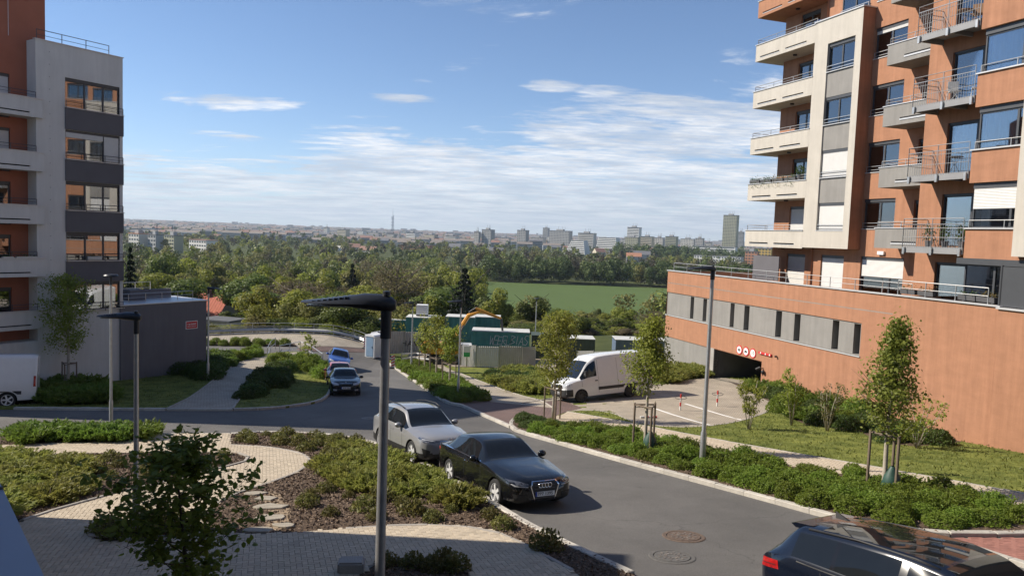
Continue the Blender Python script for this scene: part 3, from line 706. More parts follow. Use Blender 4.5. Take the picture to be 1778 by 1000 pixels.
# coping and rails, far stretch
MB().box(-.06, 20.6, -.07, .22, 3.0, 3.06).build('coping', M_flash, rb)
railing(rb, [(.6, .12), (21.5, .12)], 3.06, .55, 2, 1.7)
MB().box(.1, 26, .0, 12, 2.1, 2.15).build('terrace_floor', M_conc, rb)
MB().box(9.2, 11.6, .5, .56, 3.06, 4.5).box(9.2, 9.26, .56, 2.2, 3.06, 4.5).build('terrace_screen', M_dgrey, rb)
# podium, near stretches standing forward
pw = holed(23.3, 28.15, -7, 3.22, -2.8, [], .1); pw.quad((23.3, -2.8, -7), (23.3, 6, -7), (23.3, 6, 3.22), (23.3, -2.8, 3.22)); pw.quad((23.3, -2.8, 3.22), (28.15, -2.8, 3.22), (28.15, -2.5, 3.22), (23.3, -2.5, 3.22)); pw.build('podium_wall', M_orange, rb)
pw = holed(28.15, 38, -6, 3.16, -2.92, [], .1); pw.quad((28.15, -2.92, -6), (28.15, -2, -6), (28.15, -2, 3.16), (28.15, -2.92, 3.16)); pw.quad((38, -2.92, -6), (38, 8, -6), (38, 8, 3.16), (38, -2.92, 3.16)); pw.build('podium_wall', M_orange, rb)
MB().box(23.25, 28.15, -2.87, -2.5, 3.22, 3.27).build('coping', M_flash, rb); MB().box(28.1, 38, -3.0, -2.6, 3.16, 3.22).build('coping', M_flash, rb)
MB().box(23.4, 38, -2.6, 6, 2.4, 2.5).build('terrace_floor', M_conc, rb)
railing(rb, [(23.35, -2.65), (27.5, -2.65)], 3.27, .6, 2, 1.3); MB().cyl((28.0, -2.7, 3.1), (28.0, -2.7, 4.75), .05).box(28.05, 38, -2.72, -2.68, 3.25, 4.7).build('glass_screen_frame', M_frame, rb)
MB().box(23.3, 38, -2.84, -2.78, -2.9, -2.28).build('plinth', M_plinth, rb)
# main walls -----------------------------------------------------------
ZT = 30.
rg = random.Random(11)
FL = [5.2 + sg * k for k in range(-1, 6)]          # storey levels
# cream frame with its column of windows and grey panels
hol = [(14.05, 16.05, 6.08 + sg * k, 7.58 + sg * k) for k in range(4)]
fb = holed(13.0, 16.5, 5.1, 17.6, .9, [(14.05, 16.05, 6.02, 16.25)], .35)
fb.quad((13, .9, 5.1), (16.5, .9, 5.1), (16.5, 2.6, 5.1), (13, 2.6, 5.1)); fb.quad((13, .9, 17.6), (16.5, .9, 17.6), (16.5, 1.7, 17.6), (13, 1.7, 17.6)); fb.quad((13, .9, 5.1), (13, 2.6, 5.1), (13, 2.6, 17.6), (13, .9, 17.6))
fb.build('cream_frame', M_cream, rb)
MB().quad((16.5, .9, 5.1), (16.5, 1.72, 5.1), (16.5, 1.72, 17.6), (16.5, .9, 17.6)).build('frame_return', M_orange, rb)
MB().box(12.95, 16.56, .84, 1.75, 17.6, 17.66).build('coping', M_flash, rb)
for k in range(4):
    a, b, c, d = hol[k]
    window(rb, a, b, c, d, 1.05, 2, shut=(1., 1., 0, 0)[k] if k < 2 else 0., curt=((.05, .3), (.38, .66), (.78, .96)) if k >= 2 else (), rail=True)
    if k < 3: MB().box(a, b, .98, 1.3, d, c + sg - .05).build('grey_panel', M_grey, rb)
window(rb, 14.05, 16.05, 17.75, 19.1, 1.72, 2, curt=((.1, .4), (.6, .8)), rail=True)
MB().box(14.05, 16.05, 1.0, 1.3, 16.25 - .01, 16.2).build('head_panel', M_grey, rb)
# orange wall between frame and grey balconies, v = 1.7
ow = [(16.55, 18.62, 6.2 + 2.93 * k, 7.75 + 2.93 * k) for k in range(5)]
nw = [(19.75, 20.6, 5.35 + 2.93 * k, 7.6 + 2.93 * k) for k in range(5)]
tw = [(16.6, 19.4, 2.5, 4.75), (13.65, 15.4, 2.5, 4.72)]
wl = holed(13.0, 21.9, 2.1, ZT, 1.72, ow + nw + tw + [(14.05, 16.05, 17.75, 19.1)], .18); wl.quad((21.9, 1.72, 2), (21.9, -.3, 2), (21.9, -.3, ZT), (21.9, 1.72, ZT)); wl.build('orange_wall', M_orange, rb)
for k, q in enumerate(ow): window(rb, *q, 1.84, 2, curt=((.04, .42), (.54, .94)) if k in (0, 1, 2) else ((.1, .5), (.6, .95)), shut=.12 if k == 3 else 0, rail=True)
for q in nw: window(rb, *q, 1.86, 1, curt=((.2, .8),))
window(rb, *tw[0], 1.84, 2, shut=.42, sill=False, splits=[.66]); window(rb, *tw[1], 1.84, 1, shut=1., sill=False)
MB().box(17.8, 18.2, 1.6, 1.72, 4.88, 5.05).build('wall_lamp', M_signw, rb)
# recessed wall behind the cream balconies
dl = [(9.85, 11.5, 5.3 + sg * k, 7.55 + sg * k) for k in range(-1, 6)]
wl = holed(8.45, 13.05, 2.1, ZT, 2.45, dl, .18); wl.quad((8.45, 2.45, 2), (8.45, 14, 2), (8.45, 14, ZT), (8.45, 2.45, ZT)); wl.quad((13.02, 2.45, 2), (13.02, 1.6, 2), (13.02, 1.6, ZT), (13.02, 2.45, ZT)); wl.build('orange_wall', M_orange, rb)
for k, q in enumerate(dl): window(rb, *q, 2.58, 2, shut=(1., .55, 0, 0, 0, 0, 0)[k] if k != 1 else .6, sill=False)
def balc_cream(z0, m, k):
    o = link('balcony', None, rb); u0, u1, v0, v1 = 7.7, 13.02, .9, 2.46; zt = z0 + 1.0
    mb = holed(u0, u1, z0, zt, v0, [(8.15, 9.95, z0 + .2, z0 + .28), (10.5, 12.3, z0 + .2, z0 + .28)], .14)
    mb.box(u0 + .01, u1, v0 + .14, v1, z0 + .001, z0 + .16); mb.quad((u0, v0, z0), (u0, v1 + .6, z0), (u0, v1 + .6, zt), (u0, v0, zt)); mb.quad((u0, v0, zt), (u1, v0, zt), (u1, v0 + .15, zt), (u0, v0 + .15, zt))
    mb.quad((u0 + .15, v0 + .15, z0 + .16), (u1, v0 + .15, z0 + .16), (u1, v0 + .15, zt), (u0 + .15, v0 + .15, zt)); mb.quad((u0, v0, z0), (u1, v0, z0), (u1, v0 + .14, z0), (u0, v0 + .14, z0))
    mb.quad((u0 + .15, v0, zt), (u0 + .15, v1 + .6, zt), (u0, v1 + .6, zt), (u0, v0, zt)); mb.box(u0, 8.44, v1 - .01, v1 + .6, z0 + .002, z0 + .16)
    mb.build('parapet', m, o)
    for a in (8.15, 10.5): MB().box(a, a + 1.8, v0 + .10, v0 + .12, z0 + .2, z0 + .28).build('slot', M_slot, o); MB().box(a, a + 1.8, v0 - .01, v0 + .02, z0 + .17, z0 + .2).build('slot_sill', M_flash, o)
    MB().box(u0 - .04, u1, v0 - .05, v0 + .17, zt, zt + .04).box(u0 - .04, u0 + .17, v0 + .17, v1 + .6, zt, zt + .04).build('coping', M_flash, o)
    railing(o, [(u1, v0 + .08), (u0 + .08, v0 + .08), (u0 + .08, v1)], zt + .04, .3, 2, 1.7, r=.017)
    MB().cyl((10.4, 1.7, z0 - .08), (10.4, 1.7, z0), .12, n=12).build('ceiling_lamp', M_black, o)
    return o
for k in range(5): balc_cream(5.03 + sg * k, M_cream, k)
o = balc_cream(5.03 + sg * 5 - .2, M_orange, 5)
# grey corner balconies
def balc_grey(z0):
    o = link('balcony', None, rb); u0, u1, v0, v1 = 18.98, 21.9, .2, 1.72; zt = z0 + .95
    mb = MB().box(u0, u1, v0, v0 + .14, z0, zt).box(u0, u0 + .14, v0 + .14, v1, z0, zt).box(u0 + .14, u1, v0 + .14, v1, z0 + .004, z0 + .18)
    mb.build('parapet', M_grey, o)
    MB().box(20.0, u1 - .03, v0 - .03, v0 - .002, z0 + .2, z0 + .27).build('slot_sill', M_flash, o); MB().box(20.0, u1 - .03, v0 - .008, v0 - .002, z0 + .27, z0 + .34).build('slot', M_slot, o)
    MB().box(u0 - .03, u1, v0 - .04, v0 + .17, zt, zt + .04).build('coping', M_flash, o); railing(o, [(u1, v0 + .07), (u0 + .07, v0 + .07), (u0 + .07, v1)], zt + .04, .28, 2, 1.4, r=.017)
for k in range(5): balc_grey(5.22 + 2.93 * k)
# orange pier with tall doors behind the steel balconies
dz = [5.35, 8.4, 11.4, 14.4, 17.4]
dr = [(23.1, 25.3, z + .05, z + 2.3) for z in dz] + [(23.0, 25.3, 2.5, 4.7)]
wl = holed(21.9, 25.5, 2.1, ZT, -.3, dr, .15); wl.build('orange_wall', M_orange, rb)
for k, q in enumerate(dr): window(rb, *q, -.18, 2, lintel=.08, sill=False, splits=[.62], curt=((.05, .55),) if k in (1, 2) else ())
# bay with bands
bz = [(4.94, 6.1), (7.93, 9.2), (10.91, 12.19), (13.93, 15.3), (16.9, 18.2), (19.9, ZT)]
for k, (a, b) in enumerate(bz):
    MB().box(25.45, 34, -1.6, 1., a, b).build('bay_band', M_orange, rb); MB().box(25.42, 34, -1.68, -1.4, b, b + .05).build('coping', M_flash, rb)
    if k < 5:
        window(rb, 25.55, 27.9, b + .05, bz[k + 1][0], -1.42, 2, lintel=.22, shut=.52 if k == 0 else 0., sill=False, splits=[.68], curt=((.05, .64), (.70, .97)) if k in (1, 2, 3) else ((.1, .25), (.7, .8)))
        r = railing(rb, [(25.5, -1.5), (28.5, -1.5)], b + .05, .3, 1, 1.5, r=.018)
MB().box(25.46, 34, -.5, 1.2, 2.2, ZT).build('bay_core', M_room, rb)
window(rb, 25.4, 28.0, 2.5, 4.7, -1.42, 2, lintel=.0, sill=False); window(rb, 28.02, 31, 2.5, 4.7, -1.42, 2, lintel=.0, sill=False)
MB().box(25.2, 34, -1.66, -1.3, 4.7, 4.94).build('awning_box', M_frame, rb)
MB().box(27.72, 34, -1.95, -1.3, 5.08, 12.4).build('cream_pier', M_cream, rb)
# steel balconies
def balc_steel(z):
    o = link('balcony', None, rb); u0, u1, v0, v1 = 22.5, 25.4, -1.62, -.3
    MB().box(u0, u1, v0, v1, z - .06, z).box(u0, u1, v0, v0 + .08, z - .28, z - .06).box(u0, u0 + .08, v0, v1, z - .28, z - .06).box(u0 + 1.4, u0 + 1.5, v0, v1, z - .24, z - .06).build('slab', mat('balcony_grey', (.24, .24, .245), .6, var=.08, scale=2), o)
    for u in (u0 + .05, u0 + 1.45, u1 - .1): MB().box(u - .05, u + .05, v0 - .09, v0, z - .35, z - .05).build('bracket', M_steel, o)
    railing(o, [(u1, v0 - .04), (u0 - .04, v0 - .04), (u0 - .04, v1)], z, 1.18, 3, 1.4, r=.016, picket=.12, m=mat('rail_steel', (.30, .30, .30), .4, metal=.6, var=.1, scale=9))
for z in dz[:4]: balc_steel(z)
# the rest of the block (sides, back, roof) so that it stands as a volume
MB().box(8.5, 38, 14, 14.2, -6, ZT).box(8.46, 38, 2.7, 14, ZT - .2, ZT).quad((34, -1.6, 2), (34, 14, 2), (34, 14, ZT), (34, -1.6, ZT)).build('back_wall', M_orange, rb)

# ------------------------------------------------------------------ left-hand block of flats
AL = Vector((-24.99, 41.51, 0)); ANL = R(57.74)
lb = thing('apartment_building', 'pale grey block of flats with dark window bands and brown tower', 'building', AL, ANL)
def lloc(u, v, z=0): return Matrix.Translation(AL) @ rotz(ANL) @ Vector((u, v, z))
M_brown = mat('brown_plaster', (.36, .135, .085), .92, var=.06, scale=1.4, bump=.6, bscale=55, spec=.2)
sl_ = 2.83
wz = [0.0 + sl_ * k for k in range(5)]
hol = [(0, 3.06, z, z + 1.62) for z in wz]
wl = holed(-1.5, 3.25, -5.5, 14.66, 0, hol, .3)
wl.quad((-1.5, 0, -5.5), (-1.5, 1.0, -5.5), (-1.5, 1., 14.66), (-1.5, 0, 14.66)); wl.quad((-1.5, 0, 14.66), (3.25, 0, 14.66), (3.25, 9, 14.66), (-1.5, 9, 14.66)); wl.quad((3.25, 0, -5.5), (3.25, 13, -5.5), (3.25, 13, 14.66), (3.25, 0, 14.66))
wl.build('pale_wall', M_lwhite, lb)
MB().box(-1.55, 3.3, -.05, .2, 14.66, 14.7).build('coping', M_flash, lb)
mb = MB()
for k in range(26): mb.box(-.82, -.79, -.02, -.002, 14.1 - .66 * k, 14.13 - .66 * k)
mb.build('clamp_row', M_frame, lb)
for k, z in enumerate(wz):
    w = window(lb, 0, 3.06, z, z + 1.62, .1, 3, lintel=.14, sill=False, glass=M_glass2, curt=(((.1, .3), (.4, .62)), ((.36, .5),), ((.06, .14), (.36, .62)), ((.38, .6), (.1, .25)), ((.4, .62), (.75, .9)))[k], splits=[.36, .70])
    if k == 3: shutter_mesh(.04, 2.1, z + 1.2, z + 1.48, .05).build('roller_shutter', M_shutter, w); shutter_mesh(2.16, 3.02, z + .08, z + 1.48, .05).build('roller_shutter', M_shutter, w)
    MB().box(3.06, 3.14, .02, .4, z, z + 1.62).build('corner_post', M_frame, lb)
    railing(lb, [(0, -.12), (3.2, -.12)], z + .02, .36, 2, 1.1, r=.018, m=M_dsteel)
    if k: MB().box(-.02, 3.27, -.07, .2, z - 1.2, z - .02).build('dark_band', M_dgrey, lb)
    MB().box(-.04, 3.3, -.12, .1, z - .019, z + .02).build('sill', M_flash, lb)
railing(lb, [(-1.3, .3), (2.6, .3)], 14.7, .55, 2, 1.2, r=.02, m=M_dsteel)
# brown wall behind the balconies and the tower
bd = [(-4.6, -2.35, 5.66 + sl_ * k - .9, 5.66 + sl_ * k + 1.4) for k in range(-2, 3)]
wl = holed(-11.5, -1.48, -5.5, 18.5, .95, bd, .2); wl.quad((-.55, .97, 14), (-.55, 13, 14), (-.55, 13, 18.5), (-.55, .97, 18.5)); wl.quad((-1.5, .95, 14.6), (-.55, .95, 14.6), (-.55, .95, 18.5), (-1.5, .95, 18.5)); wl.quad((-11.5, .95, 18.5), (-.55, .95, 18.5), (-.55, 13, 18.5), (-11.5, 13, 18.5))
wl.quad((-11.5, .95, -5.5), (-11.5, 13, -5.5), (-11.5, 13, 18.5), (-11.5, .95, 18.5)); wl.quad((-11.5, 13, -5.5), (3.25, 13, -5.5), (3.25, 13, 14.6), (-11.5, 13, 14.6)); wl.quad((-11.5, 13, 14.6), (-.55, 13, 14.6), (-.55, 13, 18.5), (-11.5, 13, 18.5)); wl.build('brown_wall', M_brown, lb)
for k, q in enumerate(bd): window(lb, *q, 1.08, 2, sill=False, shut=(0, 0, .0, .75, .8)[k], curt=((.55, .8),))
MB().cyl((-2.4, .9, 14.7), (-2.4, .9, 18.4), .012, n=5).build('lightning_cable', M_flash, lb)
for k in range(5):
    z0 = 10.5 - sl_ * k; o = link('balcony', None, lb); e = -.03 * k
    mb = holed(-9, -1.25 - e, z0, z0 + .98, -.2, [(-6, -1.9, z0 + .2, z0 + .27)], .12); mb.quad((-1.25 - e, -.2, z0), (-1.25 - e, -.003, z0), (-1.25 - e, -.003, z0 + .98), (-1.25 - e, -.2, z0 + .98)); mb.box(-9, -1.52, -.08, .94, z0 + .001, z0 + .15); mb.quad((-9, -.2, z0 + .98), (-1.25 - e, -.2, z0 + .98), (-1.25 - e, -.05, z0 + .98), (-9, -.05, z0 + .98)); mb.quad((-9, -.05, z0 + .15), (-1.52, -.05, z0 + .15), (-1.52, -.05, z0 + .98), (-9, -.05, z0 + .98)); mb.quad((-9, -.2, z0), (-1.25 - e, -.2, z0), (-1.25 - e, -.08, z0), (-9, -.08, z0))
    mb.build('parapet', M_lwhite, o); MB().box(-6, -1.9, -.10, -.085, z0 + .2, z0 + .27).build('slot', M_slot, o); MB().box(-9, -1.22 - e, -.24, -.02, z0 + .98, z0 + 1.02).build('coping', M_flash, o)
    railing(o, [(-9, -.1), (-1.55, -.1)], z0 + 1.02, .32, 2, 1.3, r=.016, m=M_dsteel)
MB().box(-9, -1.52, -.1, .94, -5.5, -1.5).build('base_wall', M_lwhite, lb)
# low grey annex with its red plate
ax = thing('garage_annex', 'low slate-grey annex wall beside the pale block of flats', 'annex', (-23.17, 44.2, 0), math.atan2(4.8, 2.98))
LA = math.hypot(4.8, 2.98)
mb = MB().box(-.2, LA, 0, 14, -7, .12); mb.build('wall', M_wallgrey, ax); MB().box(-.25, LA + .05, -.05, 14, .12, .18).build('coping', M_flash, ax)
railing(ax, [(-.1, 1.2), (LA - .2, 1.2)], .2, .5, 2, 1.2, m=M_steel); railing(ax, [(-.1, 6), (LA - .2, 6)], .2, .8, 2, 1.2, m=M_steel)
mb = MB().box(-.2, LA - .6, 3, 3.3, .18, .75).box(1.6, 2.6, 2, 2.9, .18, .85); mb.build('roof_upstand', M_wallgrey, ax)
pl = MB().box(LA - 1.5, LA - .72, -.03, -.004, -1.62, -1.18).build('warning_plate', M_red, ax)
MB().box(LA - 1.54, LA - .68, -.02, -.002, -1.66, -1.14).build('plate_border', M_signw, ax)
rgw = random.Random(4); mb = MB()                       # two lines too worn to read
for z, h, n in ((-1.35, .10, 11), (-1.49, .06, 12)):
    for k in range(n): u = LA - 1.43 + .64 * k / n; mb.box(u, u + .64 / n * rgw.uniform(.45, .8), -.034, -.031, z - h * rgw.uniform(.2, .5), z + h * rgw.uniform(.2, .5))
tag(mb.build('lettering', M_signw, pl), kind='stuff')
# white-rendered wing beside the camera: it shades the near paving; its balcony edge shows at the left
wg = thing('apartment_wing', 'blue-grey shaded balcony parapet edge at the bottom left corner', 'building', (0, 0, 0))
zc = CAMZ - .9
def PZ(px, py, z): d = ray(px, py); d *= (z - CAMZ) / d.z; return Vector((d.x, d.y, z))
p = PZ(78, 1003, zc); q = PZ(0, 838, zc); d = (q - p).normalized(); p2 = p - d * 1.0; q2 = q + d * 1.2; n = Vector((-d.y, d.x, 0)) * .35
M_par = mat('shade_blue_parapet', (.24, .29, .38), .5, var=.04, scale=2)  # pale metal; the blue of the sky-lit shade is put into its base colour
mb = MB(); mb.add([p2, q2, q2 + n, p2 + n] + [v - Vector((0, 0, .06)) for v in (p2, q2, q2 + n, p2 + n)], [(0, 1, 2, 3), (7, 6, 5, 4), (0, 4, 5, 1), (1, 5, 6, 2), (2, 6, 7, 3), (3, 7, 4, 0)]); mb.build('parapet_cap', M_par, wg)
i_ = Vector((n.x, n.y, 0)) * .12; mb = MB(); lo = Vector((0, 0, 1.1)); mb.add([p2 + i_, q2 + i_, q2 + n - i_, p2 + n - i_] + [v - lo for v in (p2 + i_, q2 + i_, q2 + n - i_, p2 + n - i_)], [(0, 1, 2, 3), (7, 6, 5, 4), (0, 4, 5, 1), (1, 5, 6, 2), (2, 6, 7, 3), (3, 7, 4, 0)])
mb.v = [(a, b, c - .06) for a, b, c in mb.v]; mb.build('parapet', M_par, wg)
sm = q.lerp(p, .08); MB().bar(sm + Vector((0, 0, .004)), sm + n + Vector((0, 0, .004)), .012, .008).build('cap_seam', M_dsteel, wg)
MB().box(-34, -11.6, 7.2, 15.6, -2, 10.2).build('wall', M_lwhite, wg); MB().box(-34, -11.55, -8, 7.2, -2, 17.4).build('tall_wall', M_lwhite, wg)
MB().box(-34.2, 30, -16, -1.3, -3, 17.5).build('main_wall', M_lwhite, wg)
mb = MB()
for k in range(6):
    for j in range(17): mb.box(-10.5 + 2.4 * j, -9.0 + 2.4 * j, -1.3, -1.26, -.2 + 2.9 * k, 1.4 + 2.9 * k)
tag(mb.build('windows', M_cglass0, wg), kind='stuff')

# ------------------------------------------------------------------ vehicles
M_tyre = mat('tyre_rubber', (.022, .022, .023), .85, var=.2, scale=9); M_rim = mat('alloy_rim', (.70, .70, .71), .35, metal=.25, var=.05, scale=9)
M_steelrim = mat('black_steel_rim', (.05, .05, .052), .5, metal=.5, var=.1, scale=9); M_trim = mat('black_trim', (.02, .02, .021), .55, var=.15, scale=6)
M_cglass = mat('car_glass', (.010, .012, .014), .03, var=.1, scale=3, spec=.45); M_gloss = mat('gloss_black', (.008, .008, .009), .08, var=.1, scale=3); M_chrome = mat('chrome', (.75, .75, .76), .12, metal=1., var=.03, scale=4)
M_lamp = mat('headlamp_glass', (.42, .43, .45), .08, var=.25, scale=12, coat=1.); M_lampd = mat('dark_headlamp', (.06, .062, .07), .06, var=.5, scale=18, coat=1.)
M_tail = mat('tail_lamp', (.35, .012, .012), .12, var=.3, scale=10, coat=1.); M_plate = mat('number_plate', (.75, .75, .74), .45, var=.03, scale=4); M_blue = mat('plate_blue', (.02, .05, .3), .5, var=.03, scale=4)
def paint(name, c, metal=.35, rough=.28, coat=.9): return mat(name, c, rough, metal=metal, var=.03, scale=3, coat=coat, spec=.35)
def pchip(ts, vs, t):
    n = len(ts)
    if t <= ts[0]: return vs[0]
    if t >= ts[-1]: return vs[-1]
    h = [ts[i + 1] - ts[i] for i in range(n - 1)]; d = [(vs[i + 1] - vs[i]) / h[i] for i in range(n - 1)]
    def sl(i):
        if i == 0: return d[0]
        if i == n - 1: return d[-1]
        if d[i - 1] * d[i] <= 0: return 0.
        a = 2 * h[i] + h[i - 1]; b = h[i] + 2 * h[i - 1]; return (a + b) / (a / d[i - 1] + b / d[i])
    i = max(j for j in range(n - 1) if ts[j] <= t); s = (t - ts[i]) / h[i]
    return (1 + 2 * s) * (1 - s) ** 2 * vs[i] + s * (1 - s) ** 2 * h[i] * sl(i) + s * s * (3 - 2 * s) * vs[i + 1] + s * s * (s - 1) * h[i] * sl(i + 1)
def wheel_part(par, x, y, r, w, style, side, pm=None):
    root = link('wheel', None, par, (x, y, r)); root.rotation_euler = (0, 0, 0 if side > 0 else math.pi)
    X = Matrix.Rotation(-math.pi / 2, 4, 'X')           # lathe axis onto +y (outside)
    key = (round(r, 3), w, style)
    if key not in WHEELS:
        h = w / 2; ri = r * .70
        ty = MB().lathe([(ri, -h), (r * .94, -h), (r, -h * .75), (r, h * .75), (r * .95, h * .98), (ri * 1.05, h), (ri, h * .8)], 32, X).mesh('tyre', M_tyre, 'auto')
        rm = MB().lathe([(ri, -h * .9), (ri * .9, h * .1), (ri * .94, h * .85), (ri * 1.03, h * .9)], 32, X).lathe([(0, h * .78), (r * .11, h * .78), (r * .13, h * .5)], 14, X)
        n = {'five': 5, 'aero': 5, 'ten': 10, 'steel': 8}[style]
        for k in range(n):
            a = 2 * math.pi * k / n; w0, w1 = {'five': (.06, .085), 'aero': (.05, .10), 'ten': (.028, .032), 'steel': (.06, .075)}[style]
            for off in ((-.13, .13) if style == 'aero' else (0,)):
                M = X @ rotz(a + off); z0, z1 = h * .45, h * .80
                rm.add([M @ Vector(p) for p in ((r * .08, -w0 / 2, z1), (ri * .95, -w1 / 2, z1 - .01), (ri * .95, w1 / 2, z1 - .01), (r * .08, w0 / 2, z1), (r * .08, -w0 / 2, z0), (ri * .95, -w1 / 2, z0), (ri * .95, w1 / 2, z0), (r * .08, w0 / 2, z0))], [(0, 1, 2, 3), (0, 4, 5, 1), (3, 2, 6, 7), (4, 7, 6, 5)])
        rm = rm.mesh('rim', M_steelrim if style == 'steel' else M_rim, 'auto')
        dk = MB().lathe([(0, h * .1), (ri * .92, h * .1)], 24, X).mesh('brake_disc', mat('brake_dark', (.05, .05, .05), .6, metal=.5, var=.2, scale=8))
        WHEELS[key] = (ty, rm, dk)
    for n, me in zip(('tyre', 'rim', 'brake_disc'), WHEELS[key]): link(n, me, root)
WHEELS = {}
def car(name, label, cat, px, ang, spec, group=None, at=None):
    K = spec['keys']; Lc = K[-1][0]; ts = [k[0] for k in K]; col = lambda j: [k[j] for k in K]
    ws0, ws1, rw0, rw1 = spec['wind'][0], spec['wind'][1], spec['rear'][0], spec['rear'][1]
    sw = spec['side']                                     # list of (t0, t1) of side windows
    samp = set(ts) | {ws0, ws1, rw0, rw1} | {t for q in sw for t in q} | set(spec.get('roofglass', ()))
    t = 0.
    while t < Lc: samp.add(round(t, 3)); t += .09
    st = []
    for t in sorted(q for q in samp if q <= Lc):
        if not st or t - st[-1] > .02 or t in (ws0, ws1, rw0, rw1): st.append(t)
    zb, wb, zs, wS, zr, wr = [col(j) for j in range(1, 7)]
    x_of = lambda t: Lc / 2 - t
    secs = []
    for t in st:
        b, w_, s, sw_, r_, e = [pchip(ts, q, t) for q in (zb, wb, zs, wS, zr, wr)]
        dr = min(spec.get('crown', .06), (r_ - s) * .5); ze = r_ - dr; wm = sw_ * spec.get('bulge', 1.03)
        P = [(0, b), (.8 * w_, b), (w_, b + .07), (wm * .995, b + (s - b) * .35), (wm, b + (s - b) * .62), (wm * .995, b + (s - b) * .86), (sw_, s),
             (sw_ + (e - sw_) * .10, s + (ze - s) * .10), (sw_ + (e - sw_) * .47, s + (ze - s) * .5), (sw_ + (e - sw_) * .88, s + (ze - s) * .88), (e, ze), (e - .055, ze + dr * .5), (e * .5, r_ - dr * .12), (0, r_)]
        secs.append([(x_of(t), y, z) for y, z in P])
    n = len(secs[0]); mb = MB()
    ring = n * 2 - 2
    for s in secs: mb.v += s + [(x, -y, z) for x, y, z in s[-2:0:-1]]
    for i in range(len(secs) - 1):
        tm = (st[i] + st[i + 1]) / 2
        for j in range(ring):
            q = j if j < n - 1 else ring - 1 - j; left = j < n - 1; mi = 0
            if q <= 1: mi = 1
            elif q in (7, 8):
                if sw[0][0] - .12 < tm < sw[-1][1] + .04: mi = 8
                for k, (a, b_) in enumerate(sw):
                    if a < tm < b_: mi = 5 if left else 6
            elif q in (11, 12):
                if ws0 < tm < ws1: mi = 3
                elif rw0 < tm < rw1: mi = 4
                elif 'roofglass' in spec and spec['roofglass'][0] < tm < spec['roofglass'][1]: mi = 7
            if q == 2 and spec.get('clad'): mi = 1
            a = i * ring; mb.f.append((a + j, a + (j + 1) % ring, a + ring + (j + 1) % ring, a + ring + j)); mb.m.append(mi)
    mb.f.append(tuple(range(ring))); mb.m.append(0); mb.f.append(tuple(range(len(mb.v) - 1, len(mb.v) - ring - 1, -1))); mb.m.append(0)
    pm = spec['paint']
    slots = [pm, M_trim, M_trim, M_cglass, M_cglass, M_cglass, M_cglass, M_cglass, M_gloss]
    me = mb.mesh('body', slots, True); tmp = link('tmp', me)
    cut = MB(); r = spec['r']; tw = spec.get('tw', .22); half = spec['half']
    for ax in spec['axles']:
        for s in (-1, 1): cut.cyl((x_of(ax), s * (half - .34), r * .98), (x_of(ax), s * (half + .4), r * .98), r + spec.get('gap', .055), n=36)
    co = link('tmpc', cut.mesh('cut', slots[2])); mo = tmp.modifiers.new('b', 'BOOLEAN'); mo.operation = 'DIFFERENCE'; mo.object = co; mo.solver = 'EXACT'; mo.material_mode = 'TRANSFER' if hasattr(mo, 'material_mode') else None
    bpy.context.view_layer.update(); dg = bpy.context.evaluated_depsgraph_get(); ev = bpy.data.meshes.new_from_object(tmp.evaluated_get(dg))
    bpy.data.objects.remove(tmp); bpy.data.objects.remove(co)
    g = at if at is not None else G(*px); root = thing(name, label, cat, (g.x, g.y, gz(g.x, g.y) + spec.get('lift', 0)), 0, group); root.rotation_euler = slope_rot(g.x, g.y, ang)
    bm = bmesh.new(); bm.from_mesh(ev); bvh = BVHTree.FromBMesh(bm)
    names = [(0, 'body'), (1, 'lower_trim'), (3, 'windscreen'), (4, 'rear_window'), (5, 'side_window'), (6, 'side_window'), (7, 'glass_roof'), (8, 'window_pillars')]
    matn = [m.name if m else '' for m in ev.materials]
    for mi, nm in names:
        b2 = bm.copy(); kill = [f for f in b2.faces if (f.material_index != mi and not (mi == 1 and f.material_index >= len(slots)) and not (mi == 1 and f.material_index == 2))]
        bmesh.ops.delete(b2, geom=kill, context='FACES')
        if b2.faces:
            me2 = bpy.data.meshes.new(nm); 
            for f in b2.faces: f.material_index = 0; f.smooth = True
            b2.to_mesh(me2); me2.materials.append(slots[mi]); me2.set_sharp_from_angle(angle=R(42)); link(nm, me2, root)
        b2.free()
    bm.free(); bpy.data.meshes.remove(ev)
    for ax in spec['axles']:
        for s in (-1, 1): wheel_part(root, x_of(ax), s * (half - tw / 2 - .025), r, tw, spec.get('wheel', 'five'), s)
    # shapes laid on the body
    def decal(nm, poly, axis, m, off=.006, par=None, step=.05):
        b2 = bmesh.new(); vs = [b2.verts.new((a, b, 0)) for a, b in poly]; es = [b2.edges.new((vs[i], vs[(i + 1) % len(vs)])) for i in range(len(vs))]
        bmesh.ops.triangle_fill(b2, use_beauty=True, edges=es)
        xs = [p[0] for p in poly]; ys = [p[1] for p in poly]
        for axx, lo, hi in ((0, min(xs), max(xs)), (1, min(ys), max(ys))):
            k = math.floor(lo / step) + 1
            while k * step < hi:
                bmesh.ops.bisect_plane(b2, geom=b2.verts[:] + b2.edges[:] + b2.faces[:], plane_co=(k * step, 0, 0) if axx == 0 else (0, k * step, 0), plane_no=(1, 0, 0) if axx == 0 else (0, 1, 0)); k += 1
